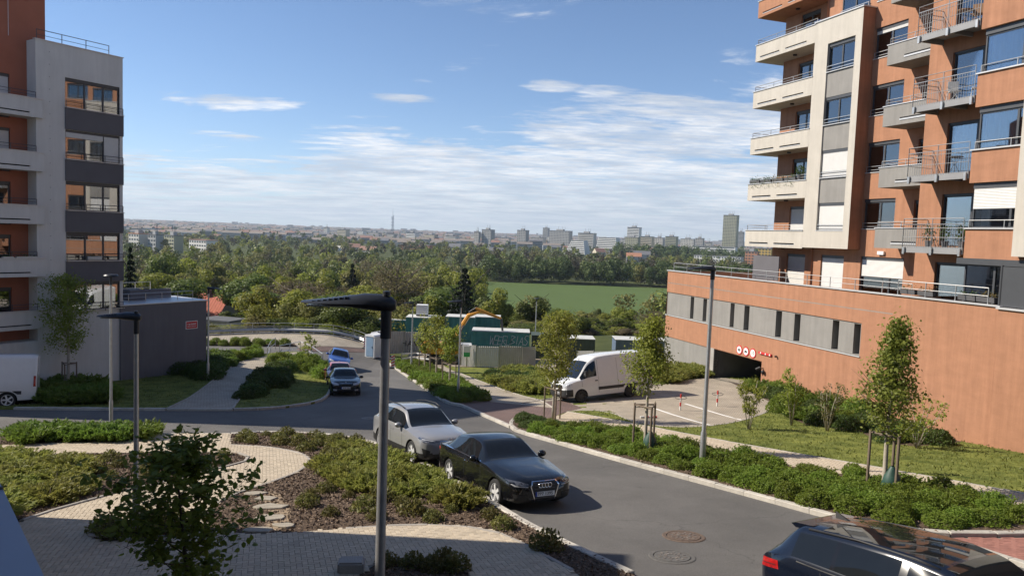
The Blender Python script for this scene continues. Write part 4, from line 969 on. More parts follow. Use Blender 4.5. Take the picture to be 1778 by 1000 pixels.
        for v in b2.verts:
            a, b = v.co.x, v.co.y
            o_, d_ = {'f': ((6, a, b), (-1, 0, 0)), 'r': ((-6, a, b), (1, 0, 0)), 'l': ((a, 6, b), (0, -1, 0)), 's': ((a, -6, b), (0, 1, 0)), 't': ((a, b, 6), (0, 0, -1))}[axis]
            h = bvh.ray_cast(Vector(o_), Vector(d_)); p = h[0] if h[0] is not None else None
            if p is None:
                h = bvh.find_nearest(Vector((Lc / 2, a, b) if axis == 'f' else (-Lc / 2, a, b) if axis == 'r' else (a, half, b) if axis == 'l' else (a, -half, b))); p = h[0]
            v.co = p - Vector(d_) * off
        bmesh.ops.recalc_face_normals(b2, faces=b2.faces); me2 = bpy.data.meshes.new(nm)
        for f in b2.faces: f.smooth = True
        b2.to_mesh(me2); b2.free(); me2.materials.append(m); return link(nm, me2, par or root)
    def mirror(poly): return [(-a, b) for a, b in poly][::-1]
    spec['details'](root, decal, mirror, x_of, bvh)
    # door mirrors
    mx, mz, my = spec['mirror']
    for s in (-1, 1):
        mb = MB().ell((x_of(mx), s * (my + .11), mz), (.09, .12, .085), 14, 8, M=None); mb.bar((x_of(mx), s * (my - .08), mz - .06), (x_of(mx), s * (my + .06), mz - .03), .05)
        mb.build('door_mirror', spec.get('mirmat', pm), root, True)
    return root
def seam(decal, a, b, z0, z1, m=M_trim, w=.012):
    for ax in 'ls': decal('door_seam', [(a - w / 2, z0), (a + w / 2, z0), (b + w / 2, z1), (b - w / 2, z1)], ax, m, .003, step=.12)
def plate(root, decal, txt, z, ax='f', w=.52, h=.11, y0=0.):
    s = decal('number_plate', [(y0 - w / 2, z - h / 2), (y0 + w / 2, z - h / 2), (y0 + w / 2, z + h / 2), (y0 - w / 2, z + h / 2)], ax, M_plate, .03, step=1)
    k = 1 if ax == 'f' else -1; X = [v.co for v in s.data.vertices]; xm = max(v.x for v in X) if k > 0 else min(v.x for v in X)
    if txt: o = link('lettering', text_mesh('lettering', txt, .105, M_black, .001), s, (xm + .006 * k, y0, z)); o.rotation_euler = (math.pi / 2, 0, math.pi / 2 * k); o.scale = (1.05, 1, 1)
    else:                                                 # characters too small to read in the photograph
        mb = MB(); rg_ = random.Random(int(z * 100))
        for i in range(7): q = y0 - .15 + .055 * i + (.03 if i > 2 else 0); mb.box(*sorted((xm + .003 * k, xm + .006 * k)), q, q + .035 * rg_.uniform(.6, 1), z - .034, z + .034)
        tag(mb.build('lettering', M_black, s), kind='stuff')
    for v in s.data.vertices: v.co.x = xm
    MB().box(xm + .002 * k - .001, xm + .002 * k + .001, *sorted((y0 - k * w / 2, y0 - k * (w / 2 - .045))), z - h / 2, z + h / 2).build('plate_band', M_blue, s)
def lshape(pts): return pts
# --- black saloon
def det_saloon(root, decal, mir, x, bvh):
    g = [(-.30, .70), (.30, .70), (.36, .60), (.25, .27), (-.25, .27), (-.36, .60)]
    gr = decal('grille', g, 'f', M_trim, .012)
    k = [(a * 1.08, .49 + (b - .49) * 1.08) for a, b in g]
    for i in range(6):
        q = [g[i], g[(i + 1) % 6], k[(i + 1) % 6], k[i]]; decal('grille_surround', q, 'f', M_chrome, .018, gr)
    for i in range(5): decal('grille_bar', [(-.27 - .01, .62 - .07 * i), (.27 + .01, .62 - .07 * i), (.27, .605 - .07 * i), (-.27, .605 - .07 * i)], 'f', M_dsteel, .018, gr, step=.3)
    xm = max(v.co.x for v in gr.data.vertices)
    for i in range(4): MB().lathe([(.042, 0), (.052, .006), (.062, 0), (.052, -.006)], 20, Matrix.Translation((xm + .02, -.123 + .082 * i, .615)) @ Matrix.Rotation(math.pi / 2, 4, 'Y')).build('ring_badge', M_chrome, gr, True)
    for s in (lambda p: p, mir):
        hl = decal('headlamp', s([(.42, .66), (.60, .71), (.82, .74), (.84, .66), (.74, .60), (.46, .575)]), 'f', M_lampd, .008); decal('lamp_strip', s([(.44, .59), (.74, .615), (.80, .66), (.78, .665), (.72, .63), (.45, .605)]), 'f', M_lamp, .014, hl)
        decal('air_intake', s([(.46, .42), (.78, .44), (.74, .28), (.46, .27)]), 'f', M_trim, .008)
    plate(root, decal, '7P7 1395', .42)
    for t in (1.62, 2.62): seam(decal, x(t), x(t) - .02, .3, .92)
    seam(decal, x(3.55), x(3.75), .5, .95)
    for ax in 'ls':
        for t in (2.35, 3.38): decal('door_handle', [(x(t), .80), (x(t + .2), .815), (x(t + .2), .84), (x(t), .825)], ax, M_chrome, .022, step=.2)
        decal('window_chrome', [(x(1.7), .925), (x(3.98), .985), (x(3.98), 1.0), (x(1.7), .945)], ax, M_chrome, .006, step=.1)
        decal('sill_strip', [(x(1.2), .26), (x(3.3), .26), (x(3.3), .29), (x(1.2), .29)], ax, M_trim, .004, step=.2)
        decal('tail_lamp', [(x(4.62), .80), (x(4.35), .82), (x(4.36), .90), (x(4.62), .88)], ax, M_tail, .005, step=.06)
SALOON = dict(paint=paint('black_paint', (.006, .0065, .008), 0., .16, .5), half=.913, r=.328, tw=.235, axles=(.87, 3.68), wind=(1.50, 2.25), rear=(3.55, 4.18), side=((1.66, 2.56), (2.66, 3.52), (3.57, 3.9)), mirror=(1.86, .98, .88), wheel='five', crown=.05,
    keys=[(0, .30, .50, .60, .52, .66, .40), (.06, .24, .66, .64, .66, .72, .5), (.25, .19, .78, .69, .80, .79, .62), (.87, .17, .86, .80, .87, .90, .70), (1.50, .17, .87, .91, .885, .985, .74), (2.25, .17, .87, .935, .89, 1.37, .60), (2.8, .17, .87, .945, .89, 1.43, .61), (3.55, .17, .87, .96, .89, 1.36, .58), (4.18, .19, .86, .97, .86, 1.045, .66), (4.55, .24, .82, .95, .80, 1.01, .62), (4.66, .30, .72, .88, .72, .95, .55), (4.70, .36, .60, .80, .62, .86, .50)], details=det_saloon)
gF = G(862, 878); gR_ = G(785, 838); hd = math.atan2(gF.y - gR_.y, gF.x - gR_.x)
cent = (gF + gR_) / 2 + Vector((-math.sin(hd), math.cos(hd), 0)) * .80 - Vector((math.cos(hd), math.sin(hd), 0)) * (2.35 - (.87 + 3.68) / 2)
car('black_saloon', 'black four-door saloon with silver five-spoke wheels parked by the kerb', 'car', None, hd, SALOON, at=cent)
# --- pale grey crossover
def det_suv(root, decal, mir, x, bvh):
    for s in (lambda p: p, mir):
        hl = decal('headlamp', s([(.30, .80), (.55, .83), (.80, .89), (.86, .86), (.80, .76), (.60, .745), (.34, .775)]), 'f', M_lampd, .008); decal('lamp_strip', s([(.46, .80), (.78, .86), (.79, .845), (.47, .785)]), 'f', M_lamp, .014, hl)
        decal('air_intake', s([(.62, .52), (.84, .60), (.80, .38), (.66, .34)]), 'f', M_trim, .008)
    decal('light_bar', [(-.32, .785), (.32, .785), (.32, .80), (-.32, .80)], 'f', M_chrome, .01)
    decal('lower_grille', [(-.62, .42), (.62, .42), (.72, .26), (-.72, .26)], 'f', M_trim, .008)
    e = bvh.ray_cast(Vector((6, 0, .80)), Vector((-1, 0, 0)))[0]; T = Matrix.Translation((e.x + .02, 0, .80)) @ Matrix.Rotation(math.pi / 2, 4, 'Y')
    b = MB().lathe([(.062, 0), (.068, .006), (.074, 0), (.068, -.006)], 22, T)
    for p, q in (((-.045, .04), (-.012, -.05)), ((-.012, -.05), (0, -.005)), ((0, -.005), (.012, -.05)), ((.012, -.05), (.045, .04)), ((-.022, .06), (0, .01)), ((0, .01), (.022, .06))): b.bar((e.x + .02, p[0], .80 + p[1]), (e.x + .02, q[0], .80 + q[1]), .011)
    b.build('round_badge', M_chrome, root)
    plate(root, decal, '', .50)
    for t in (1.55, 2.55): seam(decal, x(t), x(t) - .02, .42, 1.02)
    seam(decal, x(3.35), x(3.55), .6, 1.05)
    for ax in 'ls':
        decal('sill_cladding', [(x(1.2), .24), (x(3.3), .24), (x(3.3), .36), (x(1.2), .36)], ax, M_trim, .006, step=.2)
        for t in (2.3, 3.25): decal('door_handle', [(x(t), .90), (x(t + .2), .91), (x(t + .2), .935), (x(t), .925)], ax, M_steel, .02, step=.2)
    for s in (-1, 1): MB().tube([(x(2.1), s * .62, 1.56), (x(2.5), s * .635, 1.645), (x(3.4), s * .63, 1.65), (x(4.05), s * .60, 1.575)], .018, 6).build('roof_rail', M_trim, root, True)
SUV = dict(paint=paint('moon_grey_paint', (.27, .27, .275), .2, .28), half=.925, r=.36, tw=.245, axles=(.86, 3.63), wind=(1.28, 2.12), rear=(3.95, 4.35), side=((1.5, 2.5), (2.6, 3.42), (3.47, 3.95)), mirror=(1.72, 1.1, .88), wheel='aero', crown=.07, clad=True, gap=.06,
    keys=[(0, .34, .55, .70, .55, .80, .40), (.06, .27, .70, .76, .70, .86, .5), (.25, .22, .82, .82, .84, .93, .64), (.86, .20, .88, .93, .89, 1.04, .72), (1.28, .2, .88, 1.0, .90, 1.10, .76), (2.12, .2, .88, 1.03, .905, 1.56, .63), (2.8, .2, .88, 1.05, .905, 1.63, .645), (3.9, .2, .88, 1.09, .89, 1.56, .60), (4.35, .24, .86, 1.08, .85, 1.18, .66), (4.50, .32, .80, 1.0, .80, 1.08, .62), (4.58, .40, .66, .88, .68, .95, .5)], details=det_suv)
gF = G(718, 806); d_ = Vector((math.cos(hd + .04), math.sin(hd + .04), 0)); nn_ = Vector((-d_.y, d_.x, 0))
car('grey_crossover', 'pale grey crossover with black lower cladding parked behind the black saloon', 'car', None, hd + .04, SUV, at=gF + nn_ * .8 - d_ * (2.29 - .86))
# --- hatchbacks coming up the road
def det_hatch(root, decal, mir, x, bvh):
    gr = decal('grille', [(-.34, .72), (.34, .72), (.27, .56), (-.27, .56)], 'f', M_trim, .01)
    decal('grille_surround', [(-.37, .745), (.37, .745), (.35, .722), (-.35, .722)], 'f', M_chrome, .014, gr)
    for s in (lambda p: p, mir):
        decal('headlamp', s([(.40, .74), (.62, .78), (.78, .80), (.78, .72), (.68, .65), (.40, .63)]), 'f', M_lamp, .008); decal('fog_lamp', s([(.48, .40), (.70, .42), (.68, .33), (.5, .31)]), 'f', M_lamp, .008)
    decal('lower_grille', [(-.5, .44), (.5, .44), (.55, .28), (-.55, .28)], 'f', M_trim, .006)
    plate(root, decal, '', .48)
    for t in (1.4, 2.35): seam(decal, x(t), x(t) - .02, .35, .95)
    e = bvh.ray_cast(Vector((6, 0, .775)), Vector((-1, 0, 0)))[0]; MB().lathe([(0, .01), (.05, .01), (.055, 0)], 16, Matrix.Translation((e.x, 0, .775)) @ Matrix.Rotation(math.pi / 2, 4, 'Y')).build('round_badge', M_chrome, root)
def hatch(p, wheel='ten', half=.875): return dict(paint=p, half=half, r=.315, tw=.21, axles=(.82, 3.32), wind=(1.22, 1.98), rear=(3.6, 3.98), side=((1.42, 2.3), (2.4, 3.2), (3.26, 3.62)), mirror=(1.6, .98, half - .03), wheel=wheel, crown=.055, details=det_hatch,
    keys=[(0, .32, .52, .62, .52, .72, .42), (.06, .25, .66, .68, .66, .78, .5), (.25, .2, .77, .74, .78, .86, .62), (.82, .18, .83, .86, .84, .95, .68), (1.22, .18, .84, .92, .86, 1.0, .71), (1.98, .18, .84, .95, .87, 1.42, .59), (2.6, .18, .84, .97, .87, 1.47, .60), (3.55, .18, .84, 1.0, .86, 1.40, .57), (3.98, .22, .83, 1.0, .83, 1.10, .62), (4.12, .3, .78, .93, .77, 1.0, .58), (4.2, .38, .64, .82, .66, .9, .5)])
g1 = G(600, 688); g2 = G(583, 641); hr = math.atan2(g1.y - g2.y, g1.x - g2.x)
car('dark_hatchback', 'near-black hatchback facing the camera at the front of the parked row', 'car', None, hr, hatch(paint('graphite_paint', (.008, .009, .012), 0., .16, .45)), at=g1 - Vector((math.cos(hr), math.sin(hr), 0)) * 2.0)
car('red_hatchback', 'faded red hatchback half hidden behind the near-black hatchback', 'car', None, hr + .02, hatch(paint('faded_red_paint', (.42, .09, .09), .1)), at=g1 - Vector((math.cos(hr), math.sin(hr), 0)) * 7.7 + Vector((-.1, 0, 0)))
car('blue_hatchback', 'bright blue hatchback parked last in the row by the hand rail', 'car', None, hr - .03, hatch(paint('blue_paint', (.03, .09, .36), .3), half=.89), at=G(585, 643) - Vector((math.cos(hr - .03), math.sin(hr - .03), 0)) * 2.0)
# --- dark estate at the lower right, seen from behind and above
def det_est(root, decal, mir, x, bvh):
    for s in (-1, 1):
        MB().tube([(x(2.3), s * .645, 1.485), (x(2.6), s * .655, 1.535), (x(3.4), s * .655, 1.56), (x(4.2), s * .625, 1.515)], .016, 6).build('roof_rail', M_trim, root, True)
    for ax in 'ls':
        tl = decal('tail_lamp', [(x(4.86), .86), (x(4.50), .90), (x(4.52), 1.02), (x(4.84), 1.0)], ax, M_tail, .006, step=.06)
        decal('tail_lamp_line', [(x(4.84), .92), (x(4.56), .945), (x(4.56), .955), (x(4.84), .93)], ax, M_black, .012, tl)
    for s in (lambda p: p, mir): decal('tail_lamp', s([(.42, .88), (.74, .90), (.76, 1.0), (.44, .99)]), 'r', M_tail, .008)
    MB().prism([(x(4.2), 1.47), (x(4.2), 1.545), (x(4.5), 1.53), (x(4.58), 1.505), (x(4.5), 1.46)], -.54, .54, axis='Y').build('roof_spoiler', MATS['navy_paint'], root)
    MB().add([(x(4.2), -.012, 1.60), (x(4.0), -.025, 1.60), (x(4.0), .025, 1.60), (x(4.2), .012, 1.60), (x(4.2), 0, 1.69)], [(0, 1, 4), (1, 2, 4), (2, 3, 4), (3, 0, 4)])
    f = MB(); f.add([(x(4.2), -.02, 1.6), (x(3.98), -.03, 1.6), (x(3.98), .03, 1.6), (x(4.2), .02, 1.6), (x(4.21), 0, 1.7)], [(0, 1, 4), (1, 2, 4), (2, 3, 4), (3, 0, 4)]); f.build('aerial_fin', M_trim, root)
    for t in (1.7, 2.7): seam(decal, x(t), x(t) - .02, .42, 1.02)
    seam(decal, x(3.6), x(3.8), .6, 1.05)
    for ax in 'ls':
        for t in (2.45, 3.45): decal('door_handle', [(x(t), .92), (x(t + .2), .93), (x(t + .2), .955), (x(t), .945)], ax, M_chrome, .02, step=.2)
        decal('window_chrome', [(x(1.75), 1.03), (x(4.2), 1.09), (x(4.2), 1.105), (x(1.75), 1.045)], ax, M_trim, .006, step=.1)
    plate(root, decal, '', .75, 'r')
EST = dict(paint=paint('navy_paint', (.006, .009, .018), 0., .16, .5), half=.95, r=.37, tw=.25, axles=(.92, 3.90), wind=(1.45, 2.25), rear=(4.4, 4.72), side=((1.68, 2.65), (2.75, 3.62), (3.68, 4.32)), mirror=(1.88, 1.12, .9), wheel='five', crown=.06, roofglass=(2.3, 4.0),
    keys=[(0, .34, .55, .70, .55, .80, .42), (.06, .27, .72, .76, .72, .86, .55), (.28, .22, .84, .82, .86, .93, .68), (.92, .2, .90, .94, .92, 1.04, .74), (1.45, .2, .90, 1.01, .93, 1.10, .78), (2.25, .2, .90, 1.04, .93, 1.54, .66), (3.0, .2, .90, 1.06, .93, 1.60, .67), (4.3, .2, .90, 1.10, .91, 1.55, .63), (4.72, .26, .88, 1.08, .87, 1.2, .68), (4.86, .34, .82, 1.0, .82, 1.08, .64), (4.95, .42, .70, .88, .72, .95, .55)], details=det_est)
# --- white delivery vans
def det_van(root, decal, mir, x, bvh):
    gr = decal('grille', [(-.55, .98), (.55, .98), (.62, .80), (-.62, .80)], 'f', M_trim, .008)
    for i in range(2): decal('grille_bar', [(-.5, .94 - .06 * i), (.5, .94 - .06 * i), (.5, .925 - .06 * i), (-.5, .925 - .06 * i)], 'f', M_chrome, .014, gr, step=.3)
    for s in (lambda p: p, mir): decal('headlamp', s([(.60, 1.02), (.82, 1.16), (.96, 1.2), (.98, .92), (.84, .82), (.62, .84)]), 'f', M_lamp, .008)
    decal('bumper', [(-.93, .72), (.93, .72), (.95, .36), (-.95, .36)], 'f', M_trim, .012)
    plate(root, decal, '', .55)
    for ax in 'ls':
        decal('side_moulding', [(x(1.95), .60), (x(4.9), .60), (x(4.9), .76), (x(1.95), .76)], ax, M_trim, .015, step=.2); decal('front_bumper_corner', [(x(.02), .36), (x(.42), .36), (x(.40), .74), (x(.02), .74)], ax, M_trim, .012, step=.06)
        decal('door_handle', [(x(1.75), 1.08), (x(1.92), 1.08), (x(1.92), 1.13), (x(1.75), 1.13)], ax, M_trim, .02, step=.2)
        decal('tail_lamp', [(x(5.46), .95), (x(5.36), .95), (x(5.36), 1.45), (x(5.46), 1.45)], ax, M_tail, .012, step=.1)
    for s in (-1, 1): MB().box(x(1.22), x(1.1), s * 1.0 if s > 0 else -1.2, 1.2 if s > 0 else -1.0, 1.36, 1.66).build('mirror_housing', M_trim, root)
    seam(decal, x(1.98), x(1.98), .45, 2.2); seam(decal, x(1.0), x(.95), .6, 1.2); seam(decal, x(3.2), x(3.2), .5, 2.2)
    decal('bumper', [(-.95, .38), (.95, .38), (.95, .62), (-.95, .62)], 'r', M_trim, .02)
VAN = dict(paint=paint('white_paint', (.72, .72, .71), 0., .35), half=1.02, r=.345, tw=.22, axles=(.90, 4.35), wind=(.72, 1.48), rear=(9, 9.1), side=((1.02, 1.88),), mirror=(1.16, 1.45, .95), mirmat=M_trim, wheel='steel', crown=.10, bulge=1.015,
    keys=[(0, .38, .70, .80, .72, .95, .6), (.06, .30, .84, .95, .86, 1.06, .70), (.30, .25, .94, 1.06, .96, 1.18, .78), (.72, .24, .97, 1.16, .99, 1.30, .82), (1.48, .24, .98, 1.22, 1.01, 2.14, .80), (2.0, .24, .98, 1.24, 1.02, 2.40, .86), (3.5, .24, .98, 1.25, 1.02, 2.47, .89), (5.2, .26, .98, 1.25, 1.02, 2.46, .89), (5.44, .30, .97, 1.25, 1.0, 2.42, .88), (5.5, .36, .94, 1.25, .97, 2.36, .85)], details=det_van)
gF = G(1015, 698, .1); gR_ = G(1088, 690, .1); hv = math.atan2(gF.y - gR_.y, gF.x - gR_.x); dv = Vector((math.cos(hv), math.sin(hv), 0)); nv = Vector((-dv.y, dv.x, 0))
wb_ = (gF - gR_).length; print('van wheelbase', wb_, 'heading', math.degrees(hv), 'saloon', math.degrees(hd), 'row', math.degrees(hr))
VAN2 = dict(VAN, lift=.11, axles=(.90, .90 + min(3.6, max(3.1, wb_))))
car('white_van', 'white panel van with black bumper standing in the paved parking court', 'van', None, hv, VAN2, at=(gF + gR_) / 2 - nv * .9 - dv * (2.75 - sum(VAN2['axles']) / 2))
VAN3 = dict(VAN, wheel='five')
gl = G(12, 707); al = math.pi + .5; dl_ = Vector((math.cos(al), math.sin(al), 0)); car('white_van', 'white panel van cut off by the left edge, tail towards the lawn', 'van', None, al, VAN3, at=gl + dl_ * 1.6 - Vector((-dl_.y, dl_.x, 0)) * .9)
ka, kb = G(1150, 821), G(1416, 893); he = math.atan2(kb.y - ka.y, kb.x - ka.x); print('estate heading', math.degrees(he), ka, kb)
car('dark_estate', 'dark navy estate car with glass roof at the bottom right corner', 'car', None, he, EST, at=AT(1425, 918, 11.0).xy.to_3d() + Vector((math.cos(he), math.sin(he), 0)) * 2.1 + Vector((math.sin(he), -math.cos(he), 0)) * .0)

# ------------------------------------------------------------------ street lamps
M_lhead = mat('lamp_head', (.035, .038, .045), .4, metal=.4, var=.1, scale=6); M_lens = mat('lamp_lens', (.35, .35, .33), .2, var=.1, scale=6)
def lamp(label, base, h, ang, r=.05, arm=.78, disc=False, pm=None):
    t = thing('street_lamp', label, 'street lamp', base, ang, 'street lamps')
    MB().lathe([(0, 0), (r * 1.55, 0), (r * 1.55, 1.0), (r * 1.1, 1.08), (r * .92, h - .28), (0, h - .28)], 16).build('pole', pm or M_steel, t, 'auto')
    MB().lathe([(0, h - .32), (r * 1.12, h - .32), (r * 1.12, h - .02), (0, h - .02)], 14).build('collar', M_lhead, t, 'auto')
    if disc:
        hd_ = MB().lathe([(0, h + .10), (.22, h + .08), (.27, h + .03), (.22, h), (0, h)], 20).build('luminaire', M_lhead, t, 'auto'); return t
    secs = [(-.09, .035, -.05, .04), (-.05, .075, -.07, .085), (.05, .10, -.07, .115), (.20, .125, -.055, .12), (.40, .15, -.03, .075), (.55, .155, -.02, .045), (.70, .13, -.015, .025), (arm, .07, -.008, .012)]
    mb = MB(); n = 12
    for x, w, z0, z1 in secs:
        for j in range(n):
            a = 2 * math.pi * j / n; c, s_ = math.cos(a), math.sin(a); mb.v.append((x, w * c, h + ((z1) * .8 * s_ if s_ > 0 else -(z0) * s_)))
    for i in range(len(secs) - 1):
        for j in range(n): mb.f.append((i * n + j, i * n + (j + 1) % n, (i + 1) * n + (j + 1) % n, (i + 1) * n + j)); mb.m.append(0)
    mb.f += [tuple(range(n)), tuple(range(len(mb.v) - 1, len(mb.v) - n - 1, -1))]; mb.m += [0, 0]
    lu = mb.build('luminaire', M_lhead, t, 'auto')
    MB().box(.36, arm - .06, -.1, .1, h - .034, h - .022).build('lens', M_lens, lu)
    for k in range(7): MB().box(.34 + .05 * k, .365 + .05 * k, -.11, .11, h + .035 - .004 * k, h + .066 - .0075 * k).build('cooling_fin', M_lhead, lu)
    MB().lathe([(0, h + .125), (.035, h + .12), (.04, h + .08)], 12).build('sensor_cap', M_lhead, lu, 'auto')
    return t
c_ = AT(671, 528, 6.9); nb = Vector((c_.x, c_.y, gz(c_.x, c_.y) + .1)); lamp('tall steel street lamp in the middle foreground, its head against the trees', nb, c_.z - nb.z, math.pi + .03, .046, pm=mat('shaded_pole_steel', (.33, .33, .335), .42, metal=.5, var=.12, scale=9))  # pole steel has a darker base colour, standing in for its dark reflections
b = G(236.5, 930, .13); lamp('steel path lamp standing in the small mulch island by the leafy tree', b, 4.3, math.pi, .045, .7)
b = G(193, 741, .1); lamp('slim lamp with a flat round head behind the bright low hedge', b, 5.8, 0, .045, disc=True)
b = G(1219, 807, .1); lamp('tall galvanised lamp in the hedge before the orange garage wall', b, 6.05, math.pi - .05, .062)
b = G(795.5, 690, .1); lamp('lamp at the end of the planting bed near the paved crossing', b, 5.35, math.pi, .05)
b = G(714, 640, .1); lamp('distant lamp behind the young trees by the building site', b, 5.6, math.pi, .055)
b = G(361, 660, .1); lamp('lamp beside the right end of the slate-grey annex wall', b, 5.6, .2, .05)
b = G(930, 612); lamp('bare thin pole among the shrubs behind the site containers', Vector((b.x, b.y + 3, gz(b.x, b.y + 3))), 5.2, math.pi, .05, disc=True)
# ------------------------------------------------------------------ manhole covers, flush with the asphalt
M_iron = mat('cast_iron', (.14, .10, .075), .75, metal=.3, var=.35, scale=14, bump=.5, bscale=60); M_iron2 = mat('concrete_cover', (.10, .095, .088), .85, var=.2, scale=14)
def manhole(label, px, m, r=.36):
    g = G(*px); t = thing('manhole_cover', label, 'manhole cover', (g.x, g.y, g.z + .004), 0, 'manhole covers in the road'); t.rotation_euler = slope_rot(g.x, g.y, 0)
    MB().lathe([(r, 0), (r, .010), (r + .07, .010), (r + .09, 0)], 36).build('frame_ring', m, t); MB().lathe([(0, .012), (r - .02, .012), (r - .02, 0)], 36).build('lid', m, t)
    mb = MB()
    for k in range(12):
        for rr in (.13, .24): a = 2 * math.pi * k / 12 + rr * 3; mb.box(-.03, .03, -.018, .018, .012, .02, M=rotz(a) @ Matrix.Translation((rr * r / .36, 0, 0)))
    tag(mb.build('lid_studs', mat('worn_iron', (.22, .19, .165), .6, metal=.4, var=.3, scale=20), t), kind='stuff')
manhole('rusty cast-iron manhole cover in the sunlit road, the upper of two', (1187, 931), M_iron); manhole('grey manhole cover in the sunlit road, the lower of two', (1167, 966), M_iron2); manhole('manhole cover in the shaded junction behind the grey crossover', (645, 726), mat('pale_iron', (.21, .20, .19), .8, var=.2, scale=12))
# stepping stones in the mulch
M_stone = mat('pale_stone', (.31, .275, .22), .9, var=.18, scale=6, bump=.5, bscale=40)
ss = [(443, 857, .36), (462, 866, .40), (468, 880, .48), (470, 899, .50), (452, 921, .42), (492, 913, .3)]
nth = ('farthest of the row', 'second of the row from the brick path', 'third of the row from the brick path', 'largest of the row, beside the bare earth', 'nearest of the row to the lower path', 'small one standing apart to the right')
for k, (x, y, r) in enumerate(ss):
    g = G(x, y, .11); rr = random.Random(k); n = 8; P = [(r * .85 * rr.uniform(.6, 1.12) * math.cos(2 * math.pi * i / n), r * .6 * rr.uniform(.6, 1.12) * math.sin(2 * math.pi * i / n)) for i in range(n)]
    mb = MB().prism(P, -.05, .035); me = mb.mesh('stepping_stone', M_stone); bm = bmesh.new(); bm.from_mesh(me); bmesh.ops.bevel(bm, geom=[e for e in bm.edges if all(v.co.z > 0 for v in e.verts)], offset=.012, segments=1, affect='EDGES'); bm.to_mesh(me); bm.free()
    o = link('stepping_stone', me, None, (g.x, g.y, g.z)); o.rotation_euler = slope_rot(g.x, g.y, rr.uniform(-.3, .3)); tag(o, 'flat pale stepping stone in the mulch, ' + nth[k], 'stepping stone', 'stepping stones in the mulch')
sheet('bare_earth', smooth_line(G2([(455, 862), (480, 858), (500, 880), (508, 905), (490, 930), (455, 932), (470, 905), (462, 885), (455, 862)]), 1)[:-1], .108, mat('bare_earth', (.27, .2, .13), .95, var=.25, scale=5, bump=.6, bscale=30))
# pale granite block at the bottom edge
g = G(610, 992, .1); mb = MB().box(-.22, .22, -.16, .16, -.1, .22); me = mb.mesh('stone_block', M_conc); bm = bmesh.new(); bm.from_mesh(me); bmesh.ops.bevel(bm, geom=bm.edges[:], offset=.03, segments=2, affect='EDGES'); bm.to_mesh(me); bm.free()
tag(link('stone_block', me, None, (g.x, g.y, g.z), .1), 'shaded grey stone block at the bottom edge left of the lamp', 'stone block')
# ------------------------------------------------------------------ folding parking posts
M_postred = mat('post_red', (.50, .04, .035), .5, var=.06, scale=6); M_postw = mat('post_white', (.66, .65, .62), .5, var=.05, scale=6)
for px, lab, up in (((1181, 712), 'red and white parking post beside the van shadow, the left one', 1), ((1245, 705), 'red and white parking post nearest the garage mouth', 1), ((1126, 726), 'folded red and white parking post lying flat by the first bay line', 0)):
    g = G(*px, .11); t = thing('parking_post', lab, 'parking post', g, .2, 'folding posts in the parking court')
    if up:
        for k in range(4): MB().cyl((0, 0, .2 * k), (0, 0, .2 * k + .2), .04, n=12).build('post_section', M_postred if k in (1, 3) else M_postw, t, 'auto')
        mb = MB(); mb.tube([(.3 * math.cos(a), .12 * math.sin(a), .62 + .05 * math.sin(a)) for a in [2 * math.pi * i / 18 for i in range(19)]], .013, 6); mb.build('hoop', M_dsteel, t, True)
    else:
        for k in range(4): MB().cyl((.2 * k - .4, 0, .06), (.2 * k - .2, 0, .06), .045, n=10).build('post_section', M_postred if k % 2 else M_postw, t, 'auto')
        MB().tube([(.35 * math.cos(a), .14 * math.sin(a), .07) for a in [2 * math.pi * i / 18 for i in range(19)]], .013, 6).build('hoop', M_dsteel, t, True)
# ------------------------------------------------------------------ far bend: guard rail, hand rails, warning boards
GRp = smooth_line(G2([(362, 583), (420, 580), (480, 579), (540, 581), (590, 586), (622, 593), (642, 602)]), 2)
t = thing('guard_rail', 'curved galvanised guard rail with railing along the far road bend', 'guard rail'); rp = resample(GRp, 2.0)
def on(p, h): return Vector((p.x, p.y, gz(p.x, p.y) + h))
pf = [(-.04, .30), (.03, .36), (-.02, .44), (.03, .52), (-.04, .60)]
mb = MB(); fine = resample(GRp, .7)
for a, b in zip(fine, fine[1:]):
    d = (b - a).normalized(); n = Vector((d.y, -d.x, 0))
    for (o1, h1), (o2, h2) in zip(pf, pf[1:]): mb.quad(on(a, h1) + n * (o1 + .08), on(b, h1) + n * (o1 + .08), on(b, h2) + n * (o2 + .08), on(a, h2) + n * (o2 + .08))
mb.build('rail_beam', M_steel, t)
mb = MB()
for a, b in zip(fine, fine[1:]):
    for h in (.75, 1.1): mb.cyl(on(a, h), on(b, h), .028, n=5)
mb.build('hand_bar', M_steel, t)
for p in rp: MB().bar(on(p, -.1), on(p, 1.1), .07, .05).build('post', M_steel, t)
mb = MB().add
kerb(GRp, h=.16, step=1.2)
def handrail(label, pts, h=1.0):
    t = thing('hand_rail', label, 'hand rail', group='hand rails at the path head'); P = [G(*p) for p in pts]
    for k, (a, b) in enumerate(zip(P, P[1:])):
        for hh in (.5, 1.0): MB().cyl(a + Vector((0, 0, h * hh)), b + Vector((0, 0, h * hh)), .025, n=6).build('bar', M_steel, t)
    for p in P: MB().cyl(p, p + Vector((0, 0, h)), .028, n=6).build('post', M_steel, t)
handrail('grey tubular hand rail on the left of the path head', [(464, 627), (470, 613), (478, 606)]); handrail('grey tubular hand rail in the middle of the path head', [(485, 622), (503, 618), (521, 613)]); handrail('grey tubular hand rail running down to the blue hatchback', [(521, 613), (541, 622), (560, 636)])
M_chev = mat('board_white', (.72, .71, .69), .5, var=.04, scale=4)
